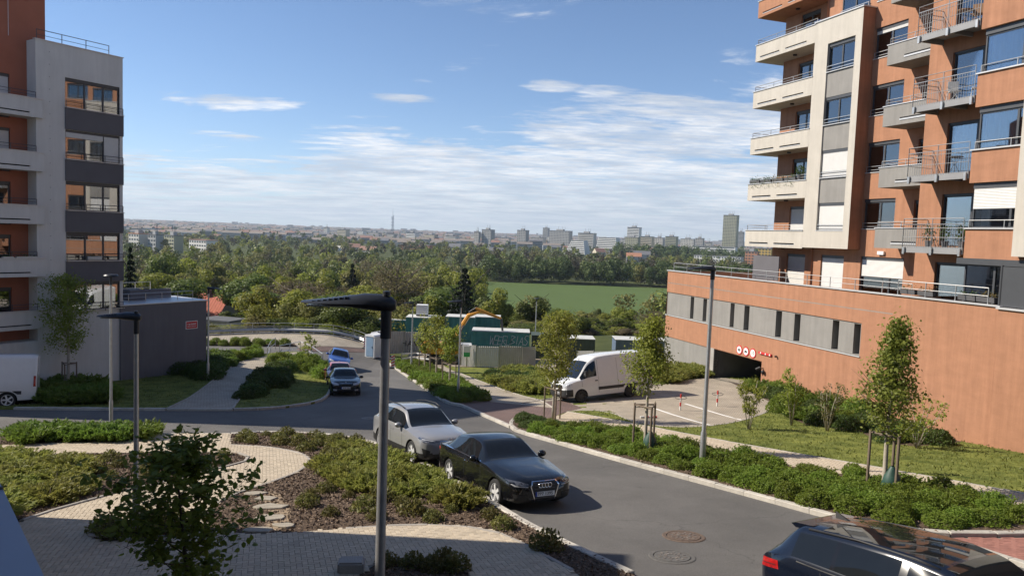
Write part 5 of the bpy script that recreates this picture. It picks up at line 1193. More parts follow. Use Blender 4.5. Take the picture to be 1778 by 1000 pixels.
def board(label, px, rz):
    g = G(*px); t = thing('warning_board', label, 'warning board', g, rz, 'red and white warning boards'); MB().box(-.15, .15, -.02, .02, .12, 1.12).build('panel', M_chev, t)
    for k in range(4):
        z = .16 + .25 * k; MB().add; m = MB(); m.prism([(-.148, z), (.148, z + .16), (.148, z + .28), (-.148, z + .12)], -.026, -.0215, axis='Y'); m.build('stripe', M_red, t)
    MB().box(-.3, .3, -.2, .2, 0, .12).build('foot', M_trim, t)
board('striped warning board at the end of the guard rail', (634, 606), 0); board('striped warning board leaning before the portable toilet', (649, 622), 0); board('striped warning board at the corner of the planting bed', (682, 640), 0)
# ------------------------------------------------------------------ building site
def on_yard(px, py, y): p = AT(px, py, y); return Vector((p.x, p.y, gz(p.x, p.y) + .14))
M_green = mat('container_green', (.045, .20, .175), .6, var=.2, scale=1.5); M_roofm = mat('container_roof', (.52, .52, .49), .7, var=.15, scale=2); M_dkgreen = mat('container_olive', (.05, .07, .055), .7, var=.2, scale=1.5)
M_graf = mat('graffiti_white', (.62, .66, .63), .7, var=.1, scale=6)
def container(label, px0, px1, y, depth=2.45, h=2.6, m=None, roof=None, graf=None, rz=0., dz=0., gs=1.3, gm=None):
    a = on_yard(px0, 620, y); b = on_yard(px1, 620, y); L = (b - a).length; t = thing('site_container', label, 'container', (a.x, a.y, min(a.z, b.z) + dz), math.atan2(b.y - a.y, b.x - a.x) + rz, 'containers on the building site'); m = m or M_green
    n = int(L / .14); P = []
    for i in range(n + 1): P.append((L * i / n, .03 if (i // 2) % 2 else 0.))
    mb = MB()
    for (x0, y0), (x1, y1) in zip(P, P[1:]): mb.quad((x0, y0, .12), (x1, y1, .12), (x1, y1, h - .12), (x0, y0, h - .12))
    n2 = int(depth / .14); P2 = [(.03 if (i // 2) % 2 else 0., depth * i / n2) for i in range(n2 + 1)]
    for xx in (0, L):
        for (x0, y0), (x1, y1) in zip(P2, P2[1:]): mb.quad((xx + x0 * (1 if xx == 0 else -1), y0, .12), (xx + x1 * (1 if xx == 0 else -1), y1, .12), (xx + x1 * (1 if xx == 0 else -1), y1, h - .12), (xx + x0 * (1 if xx == 0 else -1), y0, h - .12))
    mb.quad((0, depth, .12), (L, depth, .12), (L, depth, h), (0, depth, h)); mb.build('corrugated_wall', m, t)
    f = MB().box(0, L, -.03, .06, 0, .13).box(0, L, -.03, .06, h - .13, h)
    for x in (0, L - .1): f.box(x - .01, x + .11, -.032, .09, .13, h - .13)
    f.build('frame', m, t); MB().box(-.03, L + .03, -.05, depth + .03, h, h + .05).build('roof', roof or M_roofm, t)
    if graf:
        GL = dict(W=[[(0, 1), (.25, 0), (.5, .8), (.75, 0), (1, 1)]], E=[[(.9, 1), (0, 1), (0, 0), (.9, 0)], [(0, .5), (.7, .5)]], R=[[(0, 0), (0, 1), (.8, .95), (.8, .55), (0, .5), (.85, 0)]], U=[[(0, 1), (.05, .1), (.5, 0), (.9, .15), (.9, 1)]], B=[[(0, 0), (0, 1), (.8, .85), (.1, .52), (.9, .25), (0, 0)]], I=[[(.4, 1), (.4, 0)]], A=[[(0, 0), (.5, 1), (1, 0)], [(.2, .4), (.8, .4)]], S=[[(.9, .9), (.3, 1), (.1, .7), (.8, .35), (.6, 0), (0, .1)]])
        rg_ = random.Random(3); x0 = L * .30
        for k, ch in enumerate(graf):
            mb = MB(); z0 = h * .60 + rg_.uniform(-.06, .08); sc = gs * rg_.uniform(.85, 1.15)
            for pl_ in GL[ch]:
                for (a1, b1), (a2, b2) in zip(pl_, pl_[1:]): mb.bar((x0 + (a1 * .55 + b1 * .18) * sc, -.04, z0 + b1 * sc), (x0 + (a2 * .55 + b2 * .18) * sc, -.04, z0 + b2 * sc), .03, .035)
            mb.build('graffiti_letter', gm or M_graf, t); x0 += L * .66 / len(graf)
    return t
container('green site container left of the excavator with a white tank on its roof', 703, 760, 73, h=3.4); container('green site container with a pale roof behind the excavator arm', 772, 822, 75, h=3.3); container('green container farthest back with a pale weathered roof', 822, 866, 78, h=3.0)
container('green container with large white graffiti above the grey hoarding', 818, 918, 67, h=2.9, graf='WEERUBIAS', gs=.8)
container('dark olive container right of the graffiti one', 922, 958, 70, h=2.2, m=M_dkgreen, roof=M_dkgreen); container('dark olive container behind the left maple of the court', 985, 1032, 68, h=2.2, m=M_dkgreen); container('blue-grey container with a pale ribbed roof beside the orange podium', 1068, 1160, 67, h=2.3, m=mat('container_blue', (.10, .14, .2), .6, var=.15, scale=2), roof=M_roofm)
container('low green container behind the portable toilets', 655, 703, 78, h=2.5)
p = on_yard(733, 545, 74); t = thing('water_tank', 'white cube water tank standing on the green container roof', 'tank', (p.x - .6, p.y, p.z + 3.45)); MB().box(0, 1.1, 0, 1., .12, 1.1).build('tank', M_signw, t)
for k in range(5): MB().box(-.02, 1.12, -.03, 0, .15 + .22 * k, .18 + .22 * k).build('cage_bar', M_steel, t)
MB().box(0, 1.1, 0, 1., 0, .11).build('pallet', M_trim, t)
# hoarding panels
M_hoard = mat('hoarding_zinc', (.42, .41, .39), .55, metal=.45, var=.14, scale=1.2); M_hoardw = mat('hoarding_pale', (.56, .55, .53), .6, var=.1, scale=1.2)
def hoard(label, pts, hgt=2.0, pale=(), graf=None):
    t = thing('site_hoarding', label, 'hoarding'); P = [G(*p) + Vector((0, 0, .12)) for p in pts]; k = 0
    for a, b in zip(P, P[1:]):
        L = (b - a).length; n = max(1, round(L / 2.2))
        for i in range(n):
            p = a.lerp(b, i / n); q = a.lerp(b, (i + 1) / n); d = (q - p); w = d.length; d.normalize(); nn = Vector((d.y, -d.x, 0)).normalized(); m = 22; mb = MB(); rr = random.Random(k)
            S_ = [p + d * (.03 + (w - .06) * j / m) + nn * (.025 if j % 2 else -.025) for j in range(m + 1)]; dz = rr.uniform(-.04, .04)
            for s, e in zip(S_, S_[1:]): mb.quad(s + Vector((0, 0, .05)), e + Vector((0, 0, .05)), e + Vector((0, 0, hgt + dz)), s + Vector((0, 0, hgt + dz)))
            o = mb.build('sheet_panel', M_hoardw if k in pale else M_hoard, t); k += 1
            MB().bar(p, p + Vector((0, 0, hgt + .06)), .05).build('post', M_steel, t)
            if graf and graf[0] == k - 1:
                g = link('graffiti', text_mesh('graffiti', graf[1], .75, M_black), t, (p + q) / 2 + nn * .04 + Vector((0, 0, 1.0))); g.rotation_euler = (math.pi / 2, 0, math.atan2(d.y, d.x)); g.scale = (1.2, 1, 1)
hoard('grey corrugated hoarding with dark scrawls beside the portable toilets', [(655, 618), (700, 616.5), (735, 617)], 2.2, graf=(1, 'HAVO')); hoard('grey corrugated hoarding along the grass right of the excavator', [(800, 638), (826, 640), (866, 641), (905, 642), (930, 641)], 1.9, pale=(0, 1))
hoard('low grey hoarding behind the white court van', [(1000, 650), (1060, 652), (1110, 650)], 1.6)
# portable toilets
for px, lab, m in (((648, 621), 'white and blue portable toilet nearest the road bend', mat('toilet_white', (.6, .62, .64), .5, var=.05, scale=2)), ((658, 616), 'second portable toilet with a blue roof behind the lamp pole', mat('toilet_blue', (.10, .17, .28), .5, var=.05, scale=2))):
    g = G(*px); t = thing('portable_toilet', lab, 'toilet', g, -.5, 'portable toilets'); MB().box(-.55, .55, -.55, .55, .1, 2.05).build('cabin', m, t); MB().prism([(-.6, 2.05), (.6, 2.05), (.5, 2.2), (0, 2.3), (-.5, 2.2)], -.6, .6, axis='Y').build('roof', M_signw if 'white' in lab else MATS['toilet_white'], t)
    d = MB().box(-.4, .4, -.575, -.555, .2, 1.95).build('door', mat('toilet_door', (.20, .30, .42), .5, var=.05, scale=2), t); MB().box(.28, .34, -.6, -.575, 1.0, 1.15).build('handle', M_trim, d)
# site barrier rails
for k, (a, b) in enumerate((((697, 636), (722, 634)), ((722, 634), (745, 637)))):
    P = [G(*a) + Vector((0, 0, .14)), G(*b) + Vector((0, 0, .14))]; t = thing('barrier_rail', ('left' if k == 0 else 'right') + ' timber barrier rail before the yellow excavator', 'barrier', group='barrier rails of the site entrance')
    for h in (.55, .95): MB().bar(P[0] + Vector((0, 0, h)), P[1] + Vector((0, 0, h)), .04, .12).build('board', M_chev, t)
    for p in P: MB().bar(p, p + Vector((0, 0, 1.05)), .07).build('post', M_plinth, t)
# excavator
M_yel = mat('excavator_yellow', (.60, .27, .015), .45, var=.1, scale=2, coat=.3)
g = G(768, 636) + Vector((0, 1.5, .12)); ex = thing('excavator', 'yellow tracked excavator with its arm raised behind the young trees', 'excavator', g, .05)
for s in (-1, 1):
    n = 16; P = []
    for i in range(n): a = 2 * math.pi * i / n; P.append(((1.25 if math.cos(a) > 0 else -1.25) + .36 * math.cos(a), .38 + .36 * math.sin(a)))
    tr = MB().prism(P, s * .95 - .22, s * .95 + .22, axis='Y').build('track', M_trim, ex)
    for x in (-1.2, -.6, 0, .6, 1.2): MB().cyl((x, s * .95 - .25, .38), (x, s * .95 + .25, .38), .2, n=14).build('roller', M_dsteel, tr)
MB().lathe([(0, .75), (.55, .75), (.55, .9), (0, .9)], 20).build('slew_ring', M_dsteel, ex)
MB().prism([(-2.0, .9), (1.1, .9), (1.1, 1.15), (.2, 1.75), (-1.8, 1.85), (-2.1, 1.5)], -1.1, 1.05, axis='Y').build('engine_housing', M_yel, ex)
cb = MB().prism([(.1, 1.0), (1.35, 1.0), (1.4, 1.7), (1.1, 2.65), (.1, 2.65)], -1.12, -.25, axis='Y').build('cab', M_yel, ex)
MB().prism([(.22, 1.55), (1.26, 1.55), (1.28, 1.7), (1.04, 2.5), (.22, 2.5)], -1.14, -.23, axis='Y').build('cab_window', M_cglass, cb)
A0 = Vector((.9, .3, 1.4)); A1 = Vector((2.1, .3, 4.3)); A2 = Vector((3.2, .3, 4.75)); A3 = Vector((5.1, .3, 4.1)); A4 = Vector((5.35, .3, 2.0))
MB().tube([A0, (1.2, .3, 2.8), A1, A2], [.17, .21, .2, .13], 8).build('boom', M_yel, ex, 'auto'); MB().tube([A2 + Vector((-.5, 0, .25)), A2, A3], [.1, .17, .1], 8).build('stick', M_yel, ex, 'auto')
MB().cyl((.9, .1, 1.6), (1.7, .1, 3.4), .07).build('ram', M_dsteel, ex); MB().cyl(A1 + Vector((0, 0, .3)), A2 + Vector((-.4, 0, .3)), .06).build('ram', M_dsteel, ex)
MB().tube([A3, A4], [.12, .1], 6).prism([(5.0, 2.1), (5.6, 2.0), (5.75, 1.3), (5.3, 1.1), (4.95, 1.5)], 0, .6, axis='Y').build('bucket', M_dsteel, ex)
g = G(800, 634) + Vector((0, .6, .12)); t = thing('site_van', 'white pick-up bed trailer with green notice beside the hoarding', 'trailer', g, .02); MB().box(-1.3, .9, -.7, .7, .5, 1.75).build('box', M_signw, t)
for x in (-.7, .3): MB().cyl((x, -.75, .32), (x, -.55, .32), .32, n=16).build('wheel', M_tyre, t)
g = G(803, 639) + Vector((.35, -.1, .12)); t = thing('site_notice', 'white and green notice board hanging on the pale hoarding', 'notice', g, .02); MB().box(-.28, .28, -.04, -.01, .9, 1.85).build('board', M_signw, t); MB().box(-.27, .27, -.046, -.041, .92, 1.3).build('green_field', mat('notice_green', (.05, .4, .12), .6, var=.05, scale=3), t); MB().box(-.03, .03, -.01, .02, 0, .9).build('post', M_steel, t)
# planters and furniture on balconies
M_pot = mat('planter_grey', (.09, .09, .095), .7, var=.1, scale=4); M_potw = mat('planter_white', (.55, .55, .53), .6, var=.06, scale=4); M_wood = mat('teak', (.22, .12, .06), .7, var=.2, scale=6, stretch=(1, 8, 1))
M_fl = leafmat('planter_leaf', (.03, .07, .015), (.10, .16, .03), 9); M_fly = leafmat('planter_dry', (.16, .12, .04), (.25, .2, .06), 9)
def planter(loc, rz, L, label, m=M_pot, lm=None, hang=0., seed=0, dens=1., group='planter boxes on the balconies'):
    t = thing('planter_box', label, 'planter', loc, rz, group); MB().prism([(-.09, 0), (.09, 0), (.12, .2), (-.12, .2)], -L / 2, L / 2, axis='X').build('box', m, t)
    rg_ = np.random.default_rng(seed); n = int(160 * L * dens); P = np.stack([rg_.uniform(-L / 2, L / 2, n), rg_.normal(0, .08, n), .2 + abs(rg_.normal(0, .10, n))], 1)
    if hang: k = n // 3; P[:k, 1] = -.14 - rg_.random(k) * .06; P[:k, 2] = .2 - rg_.random(k) * hang
    tag(link('plants', leaf_mesh('plants', P, .07, lm or M_fl, seed=seed), t), kind='stuff')
wds = ('first', 'second', 'third', 'fourth')
for k, u in enumerate((8.3, 9.4, 10.5, 11.6)): planter(rloc(u, 1.0, 5.03 + sg * 1 + 1.05), ANG, .95, 'trailing planter box on the third-lowest cream balcony parapet, %s from the left' % wds[k], hang=.55, seed=k, lm=M_fly if k == 2 else None)
p = rloc(12.3, 1.05, 5.03 + sg + 1.05); t = thing('potted_shrub', 'small clipped round shrub at the right end of the planted balcony', 'plant', p); MB().lathe([(0, 0), (.13, 0), (.17, .28), (0, .28)], 12).build('pot', M_pot, t); rg_ = np.random.default_rng(2); P = rg_.normal(size=(500, 3)); P /= np.linalg.norm(P, axis=1)[:, None]; link('foliage', leaf_mesh('foliage', P * .3 * rg_.uniform(.6, 1, (500, 1)) + [0, 0, .55], .07, M_fl), t)
for k, (u, s_) in enumerate(((23.5, .4), (24.4, .8), (26.3, .5), (27.1, .8))): planter(rloc(u, -2.2, 3.3), ANG, .75, 'dark terrace planter on the near orange podium, %s from the left' % wds[k], seed=20 + k, dens=s_, lm=M_fly if k % 2 else None)
for k, u in enumerate((-3.0, -2.35, -1.85)): planter(lloc(u, -.12, 2.9), ANL, .5, 'white planter box on a shaded balcony of the pale block, %s from the left' % wds[k], m=M_potw, seed=40 + k, dens=.5)
planter(lloc(1.5, -.1, wz[1] + .06), ANL, .8, 'white planter on the sill of a loggia window of the pale block', m=M_potw, seed=50, dens=.6)
def chair(loc, rz, label, m):
    t = thing('balcony_chair', label, 'chair', loc, rz, 'chairs on the steel balconies'); MB().box(-.2, .2, -.2, .2, .42, .45).build('seat', m, t); MB().box(-.2, .2, .18, .21, .5, .9).build('backrest', m, t)
    for a, b in ((-1, -1), (1, -1), (-1, 1), (1, 1)): MB().bar((a * .2, b * .22, 0), (-a * .12 if b < 0 else a * .19, b * .19, .45), .025).build('leg', m, t)
def table(loc, label, m):
    t = thing('bistro_table', label, 'table', loc); MB().lathe([(0, .70), (.3, .70), (.3, .73), (0, .73)], 18).build('top', m, t)
    for a in range(3): MB().tube([(.25 * math.cos(2.1 * a), .25 * math.sin(2.1 * a), 0), (.03 * math.cos(2.1 * a), .03 * math.sin(2.1 * a), .4), (.2 * math.cos(2.1 * a), .2 * math.sin(2.1 * a), .7)], .012, 6).build('leg', m, t)
chair(rloc(24.6, -.9, dz[3]), ANG + .5, 'wooden folding chair on the topmost steel balcony', M_wood); table(rloc(24.1, -.95, dz[3]), 'wooden bistro table on the topmost steel balcony', M_wood)
chair(rloc(23.9, -1.0, dz[2]), ANG + 1, 'pale green folding chair on the steel balcony below the topmost', M_potw); chair(rloc(24.9, -.9, dz[2]), ANG - .8, 'white shell chair on the steel balcony below the topmost', M_signw)
table(rloc(24.2, -1.0, dz[1]), 'dark round bistro table on the second-lowest steel balcony', M_dsteel)
for k, (u, c) in enumerate(((23.3, 'left'), (24.1, 'middle'), (24.9, 'right'))):
    t = thing('potted_plant', 'potted plant on the lowest steel balcony, the %s one' % c, 'plant', rloc(u, -1.1, dz[0]), 0, 'potted plants on the lowest steel balcony'); MB().lathe([(0, 0), (.11, 0), (.15, .26), (0, .26)], 12).build('pot', M_pot, t); rg_ = np.random.default_rng(60 + k); link('foliage', leaf_mesh('foliage', rg_.normal(size=(160, 3)) * [.13, .13, .2] + [0, 0, .6], .1, M_fl), t)
# house with the red roof beyond the annex
y_ = 148.; a = AT(372, 575, y_); zg = gz(a.x, y_) - 1.
hs = thing('red_roof_house', 'house with an orange-red tiled roof beyond the annex', 'house', (a.x, y_, zg), -.35)
M_tile = mat('roof_tile', (.42, .12, .07), .85, var=.12, scale=1.5); M_hw = mat('house_render', (.30, .27, .24), .9, var=.1, scale=1)
ev_ = AT(372, 548, y_).z - zg; rd = AT(372, 511, y_).z - zg; hw = 3.4
MB().box(-5, 3.6, -hw, hw, 0, ev_).prism([(-hw, ev_), (hw, ev_), (0, rd - .15)], -4.9, 3.5, axis='X').build('wall', M_hw, hs)
nb_ = 14
rf = link('roof', None, hs)
for s in (-1, 1):
    for k in range(nb_):
        x0 = -5.4 + 9.4 * k / nb_; x1 = x0 + 9.4 / nb_; P = []
        for xx, hh in ((x0, .0), (x0 + .1, .06), (x1 - .12, .06), (x1, 0)): P.append((xx, hh))
        mb = MB()
        for (xa, ha), (xb, hb) in zip(P, P[1:]): mb.quad((xa, s * (hw + .5), ev_ - .35 + ha), (xb, s * (hw + .5), ev_ - .35 + hb), (xb, 0, rd + hb), (xa, 0, rd + ha))
        mb.build('tile_course', M_tile, rf)
MB().box(-1.2, -.6, -.7, -.1, rd - .6, rd + .9).build('chimney', mat('chimney_brick', (.16, .08, .06), .9, var=.2, scale=4), rf); MB().box(-3.2, -2.3, -hw * .62, -hw * .38, rd - 1.25, rd - 1.15).build('roof_light', M_signw, rf)
for x in (-2.5, .5): w_ = MB().box(x, x + 1., -hw - .03, -hw + .02, 1.2, 2.4).build('window', M_signw, hs); MB().box(x + .08, x + .92, -hw - .04, -hw - .031, 1.28, 2.32).build('pane', M_slot, w_)
# low shed below it
a = AT(386, 575, 93.); t = thing('shed', 'small grey shed in front of the red-roofed house', 'shed', (a.x, 93, gz(a.x, 93) - .2), -.3); MB().box(-2.2, 2.2, -1.5, 1.5, 0, 2.1).build('wall', M_plinth, t); MB().box(-2.5, 2.5, -1.9, 1.9, 2.1, 2.3).build('roof', mat('shed_roof', (.10, .10, .10), .8, var=.1, scale=2), t)
for x in (-1.4, .6): MB().box(x, x + .9, -1.53, -1.5, .7, 1.7).build('window', M_slot, t)

# ------------------------------------------------------------------ vegetation
M_bark = mat('bark', (.16, .125, .095), .9, var=.25, scale=8, bump=.6, bscale=30, stretch=(1, 1, .2)); M_barkw = mat('pale_bark', (.36, .32, .26), .9, var=.2, scale=8); M_barkd = mat('dark_bark', (.07, .055, .045), .9, var=.25, scale=8)
M_stake = mat('stake_wood', (.17, .13, .095), .85, var=.25, scale=5, stretch=(4, 4, .6))
L_young = leafmat('young_maple_leaf', (.14, .19, .03), (.30, .34, .065), 2.2, .45); L_oak = leafmat('yellow_green_leaf', (.17, .21, .03), (.34, .36, .065), 2.2, .45)
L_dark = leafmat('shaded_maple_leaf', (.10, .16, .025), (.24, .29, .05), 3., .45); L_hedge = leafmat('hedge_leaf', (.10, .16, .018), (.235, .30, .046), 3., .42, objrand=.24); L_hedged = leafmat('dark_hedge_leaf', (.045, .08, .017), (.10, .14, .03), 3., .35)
L_jun = leafmat('juniper_spray', (.15, .18, .036), (.35, .34, .085), 2.5, .42); L_jung = leafmat('green_juniper_spray', (.085, .15, .022), (.20, .27, .045), 2.5, .4); L_low = leafmat('low_plant_leaf', (.08, .10, .026), (.22, .19, .06), 4., .35)
L_red = leafmat('reddish_leaf', (.10, .06, .03), (.17, .13, .04), 4., .3)
def leaf2_mesh(name, pts, size, m, seed=0, droop=-.35):
    """bigger leaves, folded along the midrib"""
    rg = np.random.default_rng(seed); pts = np.asarray(pts, float); n = len(pts)
    a = rg.normal(size=(n, 3)); a[:, 2] = a[:, 2] * .5 + droop; a /= np.linalg.norm(a, axis=1)[:, None]
    b = np.cross(a, rg.normal(size=(n, 3)) * .5 + [0, 0, 1]); b /= np.linalg.norm(b, axis=1)[:, None]; c = np.cross(a, b)
    s = (size * rg.uniform(.6, 1.25, n))[:, None]; V = np.empty((n, 6, 3))
    for k, (u, v, w) in enumerate(((0, 0, 0), (.28, .30, .07), (.62, .26, .06), (1, 0, -.06), (.62, -.26, .06), (.28, -.30, .07))): V[:, k] = pts + (a * u + b * v + c * w) * s
    idx = (np.array([[0, 1, 2, 3], [0, 3, 4, 5]])[None] + (np.arange(n) * 6)[:, None, None]).reshape(-1)
    me = bpy.data.meshes.new(name); me.vertices.add(6 * n); me.loops.add(8 * n); me.polygons.add(2 * n); me.vertices.foreach_set('co', V.reshape(-1).astype(np.float32)); me.loops.foreach_set('vertex_index', idx.astype(np.int32)); me.polygons.foreach_set('loop_start', np.arange(0, 8 * n, 4, dtype=np.int32)); me.update(); me.materials.append(m); return me
def skeleton(H, clear, rad, seed, nl=16, lean=.02, shape='oval', trunk=.05, twigs=5, up=.75):
    """tapered trunk with limbs and twigs; returns the wood and points along the twigs"""
    rr = random.Random(seed); mb = MB(); pts = []
    tr = [Vector((lean * H * math.sin(3 * t + seed) * t, lean * H * math.cos(2 * t + seed) * t, H * t)) for t in [i / 8 for i in range(9)]]
    mb.tube(tr, [trunk * (1 - .85 * i / 8) for i in range(9)], 7)
    for k in range(nl):
        t = clear / H + (1 - clear / H) * (k + rr.random()) / nl * .95; i = min(7, int(t * 8)); p = tr[i].lerp(tr[i + 1], t * 8 - i)
        f = (t - clear / H) / (1 - clear / H)
        w = {'oval': math.sin(math.pi * (.18 + .75 * f)) ** .8, 'cone': (1 - f) * .95 + .08, 'col': .6 * math.sin(math.pi * (.2 + .7 * f)) + .3 * (1 - f)}[shape]; L = rad * w * rr.uniform(.75, 1.12); a = k * 2.4 + rr.uniform(-.5, .5)
        d = Vector((math.cos(a), math.sin(a), up * rr.uniform(.6, 1.2))); q1 = p + d * L * .5 + Vector((0, 0, -.02)); q2 = p + d * L + Vector((0, 0, L * .12))
        mb.tube([p, q1, q2], [trunk * .34 * (1 - t * .6), trunk * .2 * (1 - t * .5), trunk * .05], 5); pts += [p.lerp(q1, rr.uniform(.4, 1)) for _ in range(3)]
        for j in range(twigs):
            s = p.lerp(q2, rr.uniform(.35, 1)); e = s + Vector((rr.gauss(0, 1), rr.gauss(0, 1), rr.gauss(.25, .7))) * L * .30; mb.tube([s, e], [trunk * .09, trunk * .03], 4); pts += [s.lerp(e, rr.uniform(.2, 1.05)) for _ in range(5)]
    pts += [tr[-1] + Vector((rr.gauss(0, .06), rr.gauss(0, .06), rr.uniform(-.3, .12))) for _ in range(14)]
    return mb, pts
def cluster(pts, n, spread, seed):
    rg = np.random.default_rng(seed); P = np.array([tuple(p) for p in pts]); Q = P[rg.integers(0, len(P), n)] + rg.normal(size=(n, 3)) * spread
    global OUT; OUT = Q * [1, 1, 0]; OUT = OUT / (np.linalg.norm(OUT, axis=1)[:, None] + .05) + [0, 0, .45]; return Q
def young_tree(label, px, top, wpx, clear, seed, n=5200, leaf=.11, m=None, shape='oval', h=.11, bark=None, group='young staked street trees', nl=18):
    g = G(*px, h); H = AT(px[0], top, g.y).z - g.z; rad = wpx / FPX * g.y / 2; t = thing('young_tree', label, 'tree', g, seed * 1.3, group)
    wood, pts = skeleton(H, clear * H, rad, seed, nl=nl, shape=shape, trunk=.016 * H, up=.9); wood.build('trunk', bark or M_barkw, t, True)
    c_ = link('crown', leaf_mesh('crown', cluster(pts, n, .055 * H * .6, seed), leaf, m or L_young, .62, seed=seed, nrm=OUT, ruff=1.2), t); return g
def stakes(label, g, h=1.55, bag=None, r=.42):
    t = thing('tree_stakes', label, 'tree stakes', g, .4, 'stake frames round the young trees')
    P = [Vector((r * math.cos(a), r * math.sin(a), 0)) for a in (.3, 2.4, 4.5)]
    for p in P: MB().cyl(p - Vector((0, 0, .1)), p + Vector((0, 0, h)), .038, n=8).build('stake', M_stake, t, 'auto')
    for a, b in zip(P, P[1:] + P[:1]): MB().cyl(a + Vector((0, 0, h - .06)), b + Vector((0, 0, h - .06)), .03, n=6).build('crossbar', M_stake, t)
    MB().tube([P[0] + Vector((0, 0, h - .15)), (0, .05, h - .12), P[1] + Vector((0, 0, h - .15))], .015, 5).build('tie_strap', M_plinth, t)
    if bag:
        o = MB().lathe([(0, 0), (.2, 0), (.26, .12), (.2, .45), (.07, .66), (.05, .7)], 12, Matrix.Translation((.1, -.12, 0))); o.build('watering_bag', mat('bag_green', (.02, .06, .045), .55, var=.2, scale=5), t, True)
g = young_tree('slim young tree in front of the pale block of flats', (118, 676), 490, 80, .33, 1, m=L_young, leaf=.125, n=5200); stakes('timber stakes round the tree by the pale block', g, 1.5)
g = young_tree('young tree with a tall loose crown before the white court van', (960, 728), 553, 74, .28, 2, m=L_oak, leaf=.10); stakes('timber stakes round the tree before the white van', g, 1.45)
g = young_tree('young tree with a broad skirt of leaves by the parking bays', (1120, 782), 557, 82, .42, 3, m=L_oak, leaf=.095, shape='cone'); stakes('timber stakes with a green watering bag by the parking bays', g, 1.6, True)
g = young_tree('young maple with a dead brown branch before the orange podium', (1535, 852), 562, 122, .31, 4, m=L_young, leaf=.10, shape='cone', n=5600, nl=24); stakes('timber stakes round the maple by the orange podium', g, 1.6, True)
rr = random.Random(8); mb = MB()
for k in range(9):
    p = Vector((0, 0, 1.9 + .08 * k)); a = math.pi + rr.uniform(-.3, .3); q = p + Vector((math.cos(a) * .6, math.sin(a) * .5, .35 + .1 * rr.random())); e = q + Vector((math.cos(a) * .35, rr.uniform(-.3, .3), .35)); mb.tube([p, q, e], [.012, .009, .003], 4)
o = mb.build('dead_branches', mat('dead_twig', (.2, .12, .07), .9, var=.2, scale=6), objs('young_tree')[3], True); o.rotation_euler = (0, 0, -4 * 1.3)
for k, (px, top, w, lab) in enumerate((((737, 645), 570, 34, 'young tree in the roadside bed, farthest of three'), ((757, 655), 556, 46, 'young tree in the roadside bed, middle of three'), ((780, 668), 576, 44, 'young tree in the roadside bed, nearest of three'))):
    g = young_tree(lab, px, top, w, .42, 10 + k, n=1800, leaf=.15, m=L_oak); stakes('timber stakes in the roadside bed, ' + lab.split(', ')[1], g, 1.5, r=.5)
young_tree('thin sapling with few leaves above the lawn edge planting', (535, 634), 585, 30, .1, 15, n=420, leaf=.16, m=L_oak, group='saplings and tall shrubs')
# tall open shrubs by the court and the podium
for k, (px, top, w, n, lab) in enumerate((((1300, 745), 650, 62, 1500, 'open multi-stemmed shrub at the corner of the parking court'), ((1374, 738), 643, 54, 2000, 'upright leafy shrub second from the garage mouth'), ((1436, 748), 660, 56, 900, 'thin airy shrub third from the garage mouth'), ((1592, 778), 690, 120, 1100, 'wide sparse shrub behind the staked maple'))):
    g = G(*px, .1); H = AT(px[0], top, g.y).z - g.z; rad = w / FPX * g.y / 2; t = thing('tall_shrub', lab, 'shrub', g, k, 'tall shrubs before the podium'); rr = random.Random(30 + k); mb = MB(); pts = []
    for j in range(7):
        a = j * 2.4 + k; e = Vector((math.cos(a) * rad * rr.uniform(.3, 1), math.sin(a) * rad * rr.uniform(.3, 1), H * rr.uniform(.7, 1))); m_ = e * .5 + Vector((rr.gauss(0, .05), rr.gauss(0, .05), .1)); mb.tube([(0.04 * math.cos(a), .04 * math.sin(a), 0), m_, e], [.022, .014, .005], 5)
        for q in range(7):
            s = m_.lerp(e, rr.random()) if q > 1 else m_ * rr.uniform(.5, 1); f = s + Vector((rr.gauss(0, .16), rr.gauss(0, .16), rr.gauss(.12, .12))); mb.tube([s, f], [.007, .003], 4); pts += [s.lerp(f, rr.uniform(.3, 1.1)) for _ in range(5)]
    mb.build('stems', M_barkw, t, True); link('foliage', leaf_mesh('foliage', cluster(pts, n, .06, k), .085, L_oak if k != 2 else L_low, .6, seed=k), t)
# the dark maple in the shade at the lower left
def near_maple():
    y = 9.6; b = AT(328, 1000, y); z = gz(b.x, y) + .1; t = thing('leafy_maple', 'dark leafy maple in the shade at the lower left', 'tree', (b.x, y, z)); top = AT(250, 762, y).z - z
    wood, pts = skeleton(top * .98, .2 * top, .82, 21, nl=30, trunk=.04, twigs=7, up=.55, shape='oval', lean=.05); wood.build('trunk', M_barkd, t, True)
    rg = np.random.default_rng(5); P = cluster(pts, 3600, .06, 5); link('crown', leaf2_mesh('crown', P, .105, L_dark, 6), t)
near_maple()
